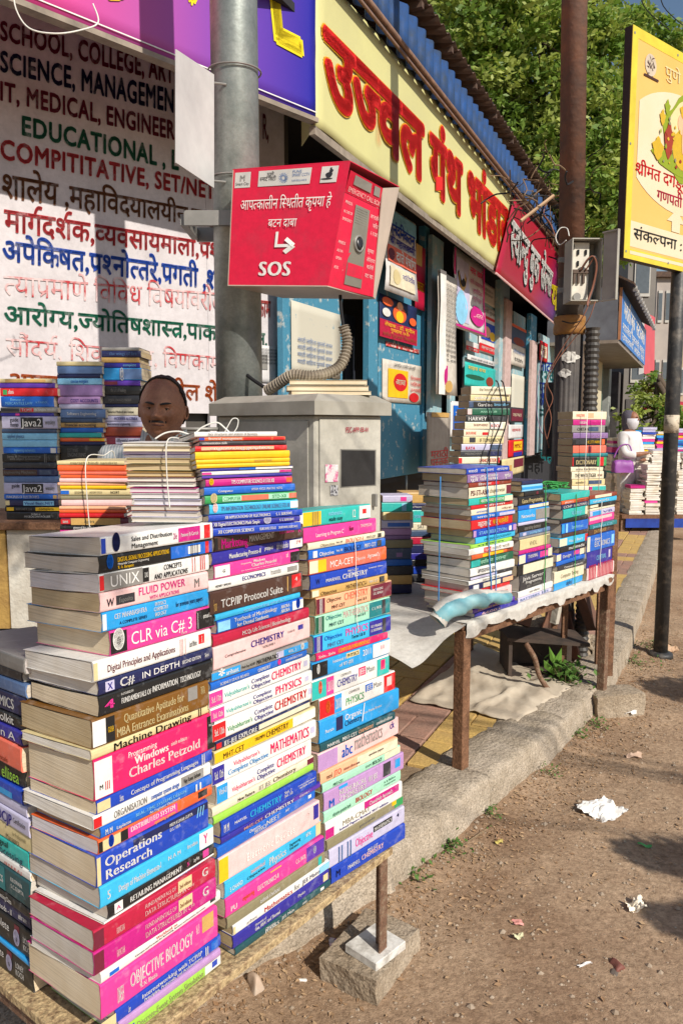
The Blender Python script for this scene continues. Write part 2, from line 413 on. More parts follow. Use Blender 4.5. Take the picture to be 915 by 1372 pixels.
# ---- ground
M_dirt = bpy.data.materials.new('dry_dirt'); M_dirt.use_nodes = True
def _dirt():
    N = M_dirt.node_tree.nodes; L = M_dirt.node_tree.links; p = N['Principled BSDF']; p.inputs['Roughness'].default_value = .95; p.inputs['Specular IOR Level'].default_value = .1
    tc = N.new('ShaderNodeTexCoord')
    def no(s, d=8, r=.65):
        n = N.new('ShaderNodeTexNoise'); n.inputs['Scale'].default_value = s; n.inputs['Detail'].default_value = d; n.inputs['Roughness'].default_value = r
        L.new(tc.outputs['Object'], n.inputs['Vector']); return n
    def ramp(n, a, b, c0, c1):
        r = N.new('ShaderNodeValToRGB'); L.new(n.outputs[0], r.inputs[0]); e = r.color_ramp.elements
        e[0].position = a; e[1].position = b; e[0].color = (*c0, 1); e[1].color = (*c1, 1); return r
    a = ramp(no(1.3), .38, .62, (.33, .22, .145), (.50, .37, .26)); b = ramp(no(45, 10, .8), .35, .62, (.50, .46, .42), (1.12, 1.08, 1.03))
    v = N.new('ShaderNodeTexVoronoi'); v.inputs['Scale'].default_value = 85; L.new(tc.outputs['Object'], v.inputs['Vector'])
    c = ramp(v, .08, .22, (1.35, 1.3, 1.25), (1, 1, 1))
    m1 = N.new('ShaderNodeMixRGB'); m1.blend_type = 'MULTIPLY'; m1.inputs[0].default_value = 1; L.new(a.outputs[0], m1.inputs[1]); L.new(b.outputs[0], m1.inputs[2])
    m2 = N.new('ShaderNodeMixRGB'); m2.blend_type = 'MULTIPLY'; m2.inputs[0].default_value = .5; L.new(m1.outputs[0], m2.inputs[1]); L.new(c.outputs[0], m2.inputs[2])
    L.new(m2.outputs[0], p.inputs['Base Color'])
    bp = N.new('ShaderNodeBump'); bp.inputs['Strength'].default_value = .8; bp.inputs['Distance'].default_value = .012
    L.new(no(70, 10, .75).outputs[0], bp.inputs['Height']); L.new(bp.outputs[0], p.inputs['Normal'])
_dirt()
def axis(a, b, n, far_a, far_b, m=10):
    core = [a + (b - a) * i / n for i in range(n + 1)]
    lo = [a - (a - far_a) * (i / m) ** 2 for i in range(m, 0, -1)]; hi = [b + (far_b - b) * (i / m) ** 2 for i in range(1, m + 1)]
    return lo + core + hi
xs = axis(-1.2, 3.6, 170, -300, 300); ys = axis(.7, 7.0, 190, -60, 900)
V = []
for y in ys:
    for x in xs:
        h = 0
        if -1.2 <= x <= 3.6 and .7 <= y <= 7:
            v = Vector((x, y, 0)); h = .018 * (noise.noise(v * 1.3)) + .010 * noise.noise(v * 5) + .005 * noise.noise(v * 17) + .002 * noise.noise(v * 40)
            dk = x - kerb_x(y)
            h += .03 * math.exp(-(max(0, dk) / .12) ** 2) * (.5 + noise.noise(v * 3))
            e = min(1, (x + 1.2) / .3, (3.6 - x) / .4, (y - .7) / .2, (7 - y) / .5); h *= max(0, e)
        V.append((x, y, h))
w = len(xs); F = [(j * w + i, j * w + i + 1, (j + 1) * w + i + 1, (j + 1) * w + i) for j in range(len(ys) - 1) for i in range(w - 1)]
tag(mesh('dirt_road', V, F, M_dirt, None, True), kind='structure')
def gz(x, y):
    v = Vector((x, y, 0)); dk = x - kerb_x(y)
    return .018 * noise.noise(v * 1.3) + .010 * noise.noise(v * 5) + .005 * noise.noise(v * 17) + .03 * math.exp(-(max(0, dk) / .12) ** 2) * (.5 + noise.noise(v * 3))
# ---- pavement body, tiles, kerb
M_conc = mat('weathered_concrete', (.46, .38, .29), rough=.95, color2=(.27, .205, .14), scale=5, speck=.45, bump=1.0, bscale=55, detail=10, spec=.15)
M_conc2 = mat('kerb_concrete', (.52, .44, .35), rough=.95, color2=(.32, .26, .19), scale=7, speck=.5, bump=1.0, bscale=60, detail=10, spec=.15)
pv = [Vector((x - .1 * .8, y + .05, 0)) for x, y in KB[:7]] + [Vector((x - .12, y, 0)) for x, y in KB[7:]]
back = [Vector((-3.5, 27, 0)), Vector((-9, 14, 0)), Vector((-6, 1.2, 0))]
# pavement slab as a fan strip: kerb side points joined to far-left points
V = []; F = []
for p in pv: V += [(p.x, p.y, .128), (p.x - 9, p.y + 4.0, .128)]
for i in range(len(pv) - 1): F.append((2 * i, 2 * i + 2, 2 * i + 3, 2 * i + 1))
M_pave = mat('paved_earth', (.33, .25, .17), rough=.95, color2=(.20, .14, .09), scale=4, bump=.8, bscale=40, detail=10, spec=.15, speck=.4)
pav = tag(mesh('pavement', V, F, M_pave), kind='structure')
tile_mats = [mat('tile_yellow', (.60, .40, .12), rough=.8, color2=(.46, .30, .12), scale=6, bump=.4, bscale=70, detail=8, speck=.3),
             mat('tile_rose', (.42, .23, .17), rough=.8, color2=(.27, .175, .135), scale=6, bump=.4, bscale=70, detail=8, speck=.3),
             mat('tile_red', (.36, .15, .09), rough=.8, color2=(.27, .14, .09), scale=6, bump=.4, bscale=70, detail=8, speck=.3),
             mat('tile_grey', (.36, .29, .24), rough=.8, color2=(.25, .19, .15), scale=6, bump=.4, bscale=70, detail=8, speck=.3)]
TS = .27
tile_me = {}
def tile_mesh(k):
    if k in tile_me: return tile_me[k]
    b = B(); s = TS / 2 - .005
    for (a0, a1) in ((-s, -.004), (.004, s)):
        b.box(a0, a1, -s, s, -.012, .010, ch=.004)
    b.box(-.006, .006, -s, s, -.012, .003)
    me = bpy.data.meshes.new('paving_tile'); me.from_pydata([tuple(v) for v in b.V], [], b.F); me.materials.append(tile_mats[k]); tile_me[k] = me; return me
rn = random.Random(3); cnt = 0
PV = Plane((2.0, 5.2, 0), 25.0)
for j in range(-12, 40):
    for i in range(0, 9):
        c = PV.pt(j * TS, -.30 - i * TS, .135)
        kx = kerb_x(c.y)
        if c.x > kx - (.33 if c.y < 4.6 else .26): continue
        if c.y < 2.55 or cnt >= 298: continue
        if c.x < -.35: continue
        k = (1, 0, 0, 1, 0, 0, 1, 0, 1)[(i + (j // 3)) % 9] if rn.random() < .85 else rn.choice((0, 1, 3))
        if c.y < 4.2 and c.x > kx - .62: k = rn.choice((2, 0, 0))
        o = bpy.data.objects.new('paving_tile', tile_mesh(k)); link(o, pav)
        M = PV.mat(j * TS, -.30 - i * TS, .132 + rn.uniform(-.003, .003))
        if (i // 2 + j) % 2: M = M @ Matrix.Rotation(R(90), 4, 'Z')
        o.matrix_world = M @ Matrix.Rotation(R(rn.uniform(-.8, .8)), 4, 'X'); cnt += 1
# kerb stones
def lump(name, L, W, H, m, parent, seed, amp=.012, nx=14, ny=7, nz=5, rnd=.3):
    V = []; F = []; idx = {}
    def vid(x, y, z):
        k = (x, y, z)
        if k not in idx: idx[k] = len(V); V.append(k)
        return idx[k]
    def face(f):
        F.append(tuple(f))
    for i in range(nx):
        for j in range(ny):
            face((vid(i, j, nz), vid(i + 1, j, nz), vid(i + 1, j + 1, nz), vid(i, j + 1, nz)))
    for i in range(nx):
        for k in range(nz):
            face((vid(i, 0, k), vid(i + 1, 0, k), vid(i + 1, 0, k + 1), vid(i, 0, k + 1))); face((vid(i, ny, k), vid(i, ny, k + 1), vid(i + 1, ny, k + 1), vid(i + 1, ny, k)))
    for j in range(ny):
        for k in range(nz):
            face((vid(0, j, k), vid(0, j, k + 1), vid(0, j + 1, k + 1), vid(0, j + 1, k))); face((vid(nx, j, k), vid(nx, j + 1, k), vid(nx, j + 1, k + 1), vid(nx, j, k + 1)))
    W2 = []
    for (i, j, k) in V:
        x, y, z = i / nx * 2 - 1, j / ny * 2 - 1, k / nz
        e = max(abs(x) ** 8, 0) ; q = rnd
        y2 = y * (1 - q * .25 * z ** 3); x2 = x * (1 - .06 * q * z ** 3); z2 = z * (1 - q * .22 * (abs(y) ** 4) - q * .10 * abs(x) ** 10)
        p = Vector((x2 * L / 2, y2 * W / 2, z2 * H)); s = Vector((seed * 3.1, seed * 1.7, 0))
        d = Vector((noise.noise(p * 9 + s), noise.noise(p * 9 + s + Vector((9, 0, 0))), noise.noise(p * 9 + s + Vector((0, 9, 0))))) * amp
        d += Vector((noise.noise(p * 30 + s), noise.noise(p * 30 + s + Vector((9, 0, 0))), noise.noise(p * 30 + s + Vector((0, 9, 0))))) * amp * .8 + Vector((0, 0, noise.noise(p * 70 + s) * amp * .3))
        if k == 0: d.z = 0
        W2.append(p + d)
    return mesh(name, W2, F, m, parent, rnd > .3)
kerb = tag(empty('kerb'), kind='structure')
def along(P, step):
    out = []; 
    for (a, b) in zip(P, P[1:]):
        a = Vector((*a, 0)); b = Vector((*b, 0)); n = max(1, round((b - a).length / step))
        for i in range(n): out.append((a + (b - a) * i / n, a + (b - a) * (i + 1) / n))
    return out
for q, (a, b) in enumerate(along(KB[:10], .62)):
    near = a.y < 4.2; d = (b - a); L = d.length; W = .30 if near else .24; d.normalize(); nrm = Vector((d.y, -d.x, 0))
    c = (a + b) / 2 - nrm * (W / 2 - (0.0 if near else .0)); H = .17
    o = lump('kerb_stone', L - (.0 if near else .012) + (.03 if near else 0), W, H, M_conc2, kerb, q, .009 if near else .005, nx=28 if near else 10, ny=13 if near else 5, nz=8 if near else 4, rnd=.42 if near else .25)
    o.matrix_world = Matrix(((d.x, -nrm.x, 0, c.x), (d.y, -nrm.y, 0, c.y), (0, 0, 1, -.015), (0, 0, 0, 1)))
# earth spill over the near kerb
# ---- pebbles, chips and leaf litter on the dirt
M_peb = mat('pebble_stone', (.42, .34, .26), rough=.9, color2=(.22, .16, .11), scale=9, spec=.2)
M_leaf = mat('dry_leaf_litter', (.42, .29, .17), rough=.8, color2=(.26, .14, .07), scale=12)
rn = random.Random(11)
ico = [Vector(v) for v in ((0, 0, 1), (.9, 0, .2), (.28, .85, .2), (-.72, .52, .2), (-.72, -.52, .2), (.28, -.85, .2), (0, 0, -.4))]
icf = [(0, 1, 2), (0, 2, 3), (0, 3, 4), (0, 4, 5), (0, 5, 1), (6, 2, 1), (6, 3, 2), (6, 4, 3), (6, 5, 4), (6, 1, 5)]
b = B()
for k in range(9500):
    y = 1.2 + 6 * rn.random() ** 1.5
    kx = kerb_x(y); x = kx + (rn.random() ** (2.2 if rn.random() < .6 else 1.0)) * 2.6 + .02
    if x > 4.2: continue
    s = rn.choice((.0018, .0024, .003, .004, .006)) * rn.uniform(.8, 1.5)
    if rn.random() < .01: s = .013
    a = rn.random() * 6.28; ca, sa = math.cos(a), math.sin(a); sq = rn.uniform(.6, 1.3)
    z = gz(x, y)
    b.add([(x + (v.x * ca - v.y * sa * sq) * s, y + (v.x * sa + v.y * ca * sq) * s, z + v.z * s * .8) for v in ico], icf)
tag(b.build('gravel', M_peb), kind='stuff')
b = B()
for k in range(4200):
    y = 1.2 + 4.6 * rn.random() ** 1.3; kx = kerb_x(y); x = kx + .02 + abs(rn.gauss(0, .22)) * (1 if rn.random() < .75 else 4)
    if x > 4: continue
    l = rn.uniform(.004, .013); wd = l * rn.uniform(.25, .6); a = rn.random() * 6.28; ca, sa = math.cos(a), math.sin(a); z = gz(x, y) + .003; t = rn.uniform(0, .006)
    pts = [(-l, 0, 0), (0, -wd, t), (l, 0, rn.uniform(0, .004)), (0, wd, t * .3)]
    b.add([(x + u * ca - v * sa, y + u * sa + v * ca, z + q) for u, v, q in pts], [(0, 1, 2), (0, 2, 3)])
tag(b.build('leaf_litter', M_leaf), kind='stuff')
# ---- litter things on the ground (crumpled papers etc.)
def crumple(name, px, py, size, m, label, cat, seed, hgt=.03, n=9, asp=1.0, z0=0.0, rot=0):
    rn = random.Random(seed); c = ground(px, py, z0); z = (gz(c.x, c.y) if z0 == 0 else z0); V = []; F = []
    for j in range(n + 1):
        for i in range(n + 1):
            u, v = i / n - .5, j / n - .5; q = Vector((u * 5 + seed, v * 5, 0))
            r = 1 + .25 * noise.noise(q * .7 + Vector((0, 0, 5)))
            X = u * size * r + .01 * noise.noise(q * 2); Y = v * size * asp * r
            h = (.3 + noise.noise(q * .35)) * hgt + abs(noise.noise(q * .8)) * hgt * .8
            V.append((X, Y, h + .004))
    for j in range(n):
        for i in range(n): a = j * (n + 1) + i; F.append((a, a + 1, a + n + 2)); F.append((a, a + n + 2, a + n + 1))
    o = mesh(name, V, F, m); o.location = (c.x, c.y, z); o.rotation_euler.z = rot; return tag(o, label, cat)
M_wpaper = mat('waste_paper', (.80, .78, .74), rough=.8, color2=(.58, .56, .55), scale=20, thr=(.2, .5))
crumple('crumpled_paper', 806, 1086, .17, M_wpaper, 'large crumpled white paper lying on the dirt right of the kerb', 'paper', 33, .030, 16, .8, rot=.5)
crumple('crumpled_paper', 850, 1216, .055, mat('torn_wrapper', (.82, .74, .60), color2=(.6, .3, .16), scale=30, thr=(.2, .4)), 'small cream and orange crumpled scrap on the dirt', 'paper', 5, .03, 8)
crumple('paper_strip', 783, 1297, .045, M_wpaper, 'thin white paper strip on the dirt below the crumpled scrap', 'paper', 6, .006, 4, .22, rot=.3)
crumple('torn_paper', 842, 961, .07, M_wpaper, 'small white paper scrap in front of the far bench block', 'paper', 8, .03, 8, .6)
crumple('wrapper', 452, 1268, .045, mat('purple_wrapper', (.35, .16, .42), color2=(.75, .72, .74), scale=60, thr=(.45, .55)), 'purple and white wrapper between near kerb and table block', 'wrapper', 9, .012, 6, .8)
crumple('wrapper', 694, 1240, .028, mat('pink_scrap', (.80, .35, .30)), 'small pink scrap on the dirt in the middle', 'wrapper', 10, .006, 4, 1.0)
crumple('leaf', 863, 1133, .05, mat('green_leaf_scrap', (.10, .42, .12)), 'green leaf strip on the dirt at the right', 'leaf', 12, .01, 5, .3, rot=-.5)
crumple('leaf', 694, 1238 + 20, .03, mat('pale_leaf_scrap', (.62, .58, .36)), 'pale folded leaf beside the pink scrap', 'leaf', 13, .012, 5, .7)
crumple('leaf', 668, 1133, .03, mat('yellow_leaf', (.5, .4, .1)), 'yellowish fallen leaf on the dirt near the kerb', 'leaf', 14, .01, 5, .6)
crumple('plastic_tray', 848, 1015, .075, mat('tray_foam', (.62, .44, .32), color2=(.42, .28, .2)), 'flat reddish brown broken piece on the dirt near the patch', 'scrap', 15, .018, 6, .35)
crumple('torn_paper', 895, 872, .12, mat('brown_card', (.56, .36, .22)), 'crumpled brown paper beside the foot of the black sign pole', 'paper', 17, .03, 8, .6)
def stone(px, py, L, W, H, label, seed, m=None, z0=0, cat='stone', name='stone'):
    c = ground(px, py, z0); o = lump(name, L, W, H, m or M_conc, None, seed, min(L, W, H) * .35, 7, 6, 5, .9); o.location = (c.x, c.y, z0 - .01); o.rotation_euler.z = seed; return tag(o, label, cat)
stone(343, 1326, .05, .035, .055, 'upright brown broken chip below the near table edge', 21, mat('brick_chip', (.42, .27, .18), color2=(.5, .42, .34)))
stone(402, 1313, .028, .022, .018, 'white pebble on the dirt left of the near block', 22, M_wpaper)
stone(822, 1306, .03, .03, .02, 'small grey pebble near the right edge of the dirt', 23, mat('dark_pebble', (.14, .11, .09)))
stone(820, 1300 - 5, .045, .03, .03, 'dark red seed pod on the dirt at lower right', 24, mat('seed_pod', (.22, .08, .06)))
stone(748, 880, .36, .20, .24, 'large pale rubble lump at the foot of the rusty pole', 31, M_conc, .10, 'rubble', 'rubble_lump')
stone(712, 846, .30, .20, .10, 'flat rubble piece left of the rusty pole base', 32, M_conc, .13, 'rubble', 'rubble_lump')
stone(800, 885, .26, .24, .16, 'rubble lump behind the right leg of the second table', 33, M_conc, .02, 'rubble', 'rubble_lump')
stone(775, 925, .24, .20, .13, 'rubble lump between plant and footing block', 34, M_conc, .0, 'rubble', 'rubble_lump')
# ---- weeds
M_green = mat('weed_leaf', (.10, .20, .035), rough=.55, color2=(.05, .11, .02), scale=30)
M_stem = mat('plant_stem', (.22, .16, .08))
def weed(px, py, n, spread, ls, label, seed, z0=.0, hgt=.05, name='weed'):
    rn = random.Random(seed); c = ground(px, py, z0); root = empty(name, c, label, 'plant'); b = B(); st = B()
    for k in range(n):
        a = rn.random() * 6.28; r = abs(rn.gauss(0, spread)); x, y, z = r * math.cos(a), r * math.sin(a), rn.random() * hgt
        l = ls * rn.uniform(.6, 1.3); a2 = rn.random() * 6.28; up = rn.uniform(.1, .9)
        d = Vector((math.cos(a2), math.sin(a2), up)).normalized() * l; s = Vector((-math.sin(a2), math.cos(a2), 0)) * l * .28
        p = Vector((x, y, z)); b.add([p, p + d * .5 + s, p + d, p + d * .5 - s], [(0, 1, 2), (0, 2, 3)])
        if k % 6 == 0: st.tube([(0, 0, 0), tuple(p * .6), tuple(p)], .0015, 4)
    b.build('leaves', M_green, root); st.build('stem', M_stem, root); return root
weed(545, 1180, 130, .05, .022, 'low green weed clump at the kerb foot near the block', 41)
weed(602, 1142, 110, .05, .020, 'green weed clump further along the kerb foot', 42)
weed(657, 1100, 70, .04, .018, 'small weed tuft at the kerb foot below the front bench leg', 43)
weed(770, 992, 120, .05, .018, 'weed tuft at the kerb end before the footing block', 44)
weed(800, 975, 90, .05, .018, 'weeds against the side of the footing block', 45)
weed(735, 1040, 50, .04, .016, 'sparse weeds at the bend of the kerb', 46)
weed(875, 868, 120, .07, .022, 'weeds growing beside the black sign pole', 47)
weed(850, 890, 110, .09, .02, 'dry weeds between rubble and the black pole', 48)
weed(757, 925, 260, .085, .045, 'leafy plant under the second table beside its back leg', 49, .10, .16, 'leafy_plant')
# two big leaves
r_ = empty('leafy_shoot', at(748, 905, 4.25), 'tall shoot with two large bright leaves under the second table', 'plant')
for (x0, y0, x1, y1, wd) in ((742, 905, 752, 868, .05), (748, 900, 735, 866, .035), (742, 905, 728, 884, .045)):
    a = at(x0, y0, 4.25) - r_.location; d = at(x1, y1, 4.2) - r_.location - a; s = Vector((1, .2, .1)).normalized() * wd * .6
    if abs(d.x) > abs(d.z): s = Vector((0, .3, 1)).normalized() * wd * .5
    mesh('leaf', [a, a + d * .4 + s, a + d, a + d * .5 - s + Vector((0, .01, 0))], [(0, 1, 2), (0, 2, 3)], mat('bright_leaf', (.16, .34, .05)), r_)
B().tube([(0, 0, -.10), (0, 0, 0)], .004).build('stem', M_stem, r_)

# ================================================================ NEAR TABLE
M_ply = mat('worn_plywood', (.50, .37, .20), rough=.85, color2=(.24, .15, .08), scale=60, thr=(.36, .56), speck=.4, bump=.6, bscale=90, detail=9)
M_rust = mat('rusty_angle', (.20, .11, .07), rough=.75, speck=.4, color2=(.34, .25, .17), scale=40, thr=(.30, .52), bump=.5, bscale=120, metal=.2)
M_wood = mat('brown_timber', (.26, .13, .07), rough=.75, speck=.45, color2=(.11, .05, .025), scale=20, thr=(.3, .65), bump=.5, bscale=80)
M_marble = mat('white_marble', (.72, .70, .66), rough=.4, color2=(.40, .38, .35), scale=30, thr=(.35, .6))
tab = empty('low_table', T1.mat(0, 0, 0), 'low plywood table on rusty legs carrying the three near book columns', 'table')
def loc(o): return o
b = B(); b.box(-.012, .955, -.030, .95, .378, .399, ch=.002); b.build('table_top', M_ply, tab)
b = B(); b.box(.045, .89, .03, .045, .345, .3775); b.build('front_rail', M_rust, tab)
b = B(); b.box(-.003, .0, .022, .875, .345, .3775); b.build('side_rail', M_rust, tab)
for (x, y, z) in ((.915, -.008, .1025), (.02, -.008, -.02), (.02, .9, .14), (.915, .9, .14)):
    b = B(); b.box(x - .018, x + .018, y - .018, y - .013, z, .3775); b.box(x + .013, x + .018, y - .0125, y + .018, z, .3775); b.build('leg', M_rust, tab)
Mf = T1.mat(.915, 0, 0)
blk = lump('concrete_block', .27, .19, .085, M_conc, None, 51, .005, 20, 16, 7, .12); blk.matrix_world = T1.mat(.955, -.045, -.008) @ Matrix.Rotation(R(6), 4, 'Z')
tag(blk, 'rough concrete block under the marble pad of the near table leg', 'block')
b = B(); b.box(-.066, .066, -.06, .06, 0, .026, ch=.002); o = b.build('marble_slab', M_marble); o.matrix_world = T1.mat(.93, -.012, .0765) @ Matrix.Rotation(R(-6), 4, 'Z')
tag(o, 'white marble offcut between concrete block and rusty table leg', 'slab')
# ================================================================ SECOND TABLE
P2 = Vector((.52, 3.10, 0)); T2 = Plane(P2, 43.0)
bench = empty('bench_table', T2.mat(0, 0, 0), 'brown wooden table on the kerb carrying the four tied book columns', 'table')
b = B(); b.box(-.03, 1.43, 0, .95, .755, .782, ch=.003); b.build('table_top', M_wood, bench)
b = B(); b.box(.025, 1.40, .012, .035, .70, .754); b.build('front_rail', M_wood, bench)
for (x, y, z, s) in ((0, .02, .15, .026), (1.385, .02, .125, .022), (0, .9, .14, .022), (1.385, .9, .14, .022)):
    b = B(); b.box(x - s, x + s, y - s, y + s, z, .754, ch=.003); b.build('leg', M_wood if z > .13 else M_rust, bench)
b = B(); b.box(1.35, 1.42, -.012, -.004, .60, .775, ch=.001); b.build('corner_plate', M_wood, bench)
blk = lump('footing_block', .30, .17, .15, M_conc, None, 61, .0045, 18, 12, 9, .2); blk.matrix_world = T2.mat(1.42, .03, -.015) @ Matrix.Rotation(R(-32), 4, 'Z')
tag(blk, 'grey concrete footing block under the right leg of the second table', 'block')
# tarpaulin on the table top, hanging over the front with a rolled left end
M_tarp = mat('white_tarpaulin', (.60, .58, .54), rough=.6, speck=.15, sscale=40, color2=(.44, .41, .37), scale=9, bump=.5, bscale=12)
M_tarpb = mat('teal_tarpaulin', (.10, .34, .42), rough=.5, color2=(.30, .48, .50), scale=9, bump=.4, bscale=14)
tarp = empty('tarpaulin', T2.mat(0, 0, .782), 'white and teal tarpaulin sheet spread over the second table and hanging off its left', 'tarpaulin')
V = []; F = []; nx, ny = 60, 14; rn = random.Random(5)
for j in range(ny + 1):
    for i in range(nx + 1):
        x = -.02 + 1.43 * i / nx; q = Vector((x * 6, j * .4, 0)); 
        dr = .042 + .02 * noise.noise(Vector((x * 9, 3, 0))) + .014 * noise.noise(Vector((x * 37, 3, 0))) + (.02 if (int(x * 13) % 5 == 0) else 0)
        if j <= 3: y = -.012 - .01 * noise.noise(q * 3); z = -dr * (1 - j / 3.0) if j < 3 else .004
        else: y = -.008 + .93 * (j - 3) / (ny - 3); z = .003
        V.append((x, y, z + (.0 if j > 3 else .001)))
for j in range(ny):
    for i in range(nx): a = j * (nx + 1) + i; F.append((a, a + 1, a + nx + 2, a + nx + 1))
mesh('sheet', V, F, M_tarp, tarp, True)
# left sag: sheet hanging over the left end
V = []; F = []; nx, ny = 16, 16
for j in range(ny + 1):
    for i in range(nx + 1):
        u, v = i / nx, j / ny
        x = -.02 - .36 * u; y = -.01 + .90 * v; z = .004 - .10 * u ** 1.5 - .03 * math.sin(v * 9 + u * 3) * u
        V.append((x, y, z + .014 * noise.noise(Vector((x * 8, y * 8, 0)))))
for j in range(ny):
    for i in range(nx): a = j * (nx + 1) + i; F.append((a, a + nx + 1, a + nx + 2, a + 1))
mesh('hanging_flap', V, F, M_tarp, tarp, True)
inv = tarp.matrix_world.inverted()
roll = [inv @ at(x, y, Y) for x, y, Y in ((586, 828, 2.98), (605, 815, 3.0), (630, 806, 3.05), (656, 802, 3.13), (684, 801, 3.26))]
B().tube(curve_pts(roll, 5), [.040] * 8 + [.033] * 6 + [.024] * 6 + [.012], 14, False).build('teal_roll', M_tarpb, tarp, True)
roll2 = [inv @ at(x, y, Y) for x, y, Y in ((585, 831, 2.98), (589, 826, 2.985))]
B().tube(roll2, [.044, .041], 16, False).build('roll_end', M_tarp, tarp, True)
B().tube([roll[0].lerp(roll[1], .25), roll[0].lerp(roll[1], .3)], .036, 14).build('inner_roll', mat('hollow_shade_brown', (.12, .10, .08)), tarp)  # dark disc inside the open end paints the shade of the hollow
B().tube(curve_pts([p + Vector((.004, .012, .012)) for p in roll], 5), [.037] * 8 + [.031] * 6 + [.022] * 6 + [.010], 14, False).build('white_fold', M_tarp, tarp, True)
for o_ in list(tarp.children):
    if 'roll' in o_.name or 'fold' in o_.name:
        for v in o_.data.vertices: q_ = v.co * 14; v.co += Vector((noise.noise(q_), noise.noise(q_ + Vector((5, 0, 0))), noise.noise(q_ + Vector((0, 5, 0))))) * .010 + Vector((0, 0, 1)) * noise.noise(v.co * 45) * .004
# beige cloth lying on the pavement below
M_cloth = mat('beige_cloth', (.56, .49, .39), rough=.8, color2=(.40, .33, .25), scale=5, bump=.3, bscale=20)
quad = [ground(560, 955, .15), ground(735, 962, .15), ground(700, 888, .15), ground(612, 868, .15)]
quad = [ground(548, 938, .15), ground(692, 968, .15), ground(765, 922, .15), ground(640, 862, .15)]
V = []; F = []; n = 40
for j in range(n + 1):
    for i in range(n + 1):
        u, v = i / n, j / n; p = (quad[0] * (1 - u) + quad[1] * u) * (1 - v) + (quad[3] * (1 - u) + quad[2] * u) * v
        e = noise.noise(Vector((u * 5, v * 5, 1))); p = p + Vector((.03 * e, .03 * noise.noise(Vector((u * 4, v * 4, 7))), 0))
        h = .018 + .016 * noise.noise(Vector((u * 6, v * 6, 4))) + .012 * abs(noise.noise(Vector((u * 13 + v * 9, v * 5, 2)))) * 2
        h += .03 * math.exp(-((u - .62 - .2 * v) / .03) ** 2) * (1 - v) + .02 * math.exp(-((v - .4 - .25 * u) / .03) ** 2)
        edge = min(u, v, 1 - u, 1 - v); h *= min(1, .3 + edge * 9)
        V.append((p.x, p.y, .148 + h))
for j in range(n):
    for i in range(n): a = j * (n + 1) + i; F.append((a, a + 1, a + n + 2, a + n + 1))
o = mesh('groundsheet', V, F, M_cloth, None, True); md = o.modifiers.new('s', 'SOLIDIFY'); md.thickness = .004
tag(o, 'rumpled beige cloth lying on the tiles under the second table', 'cloth')
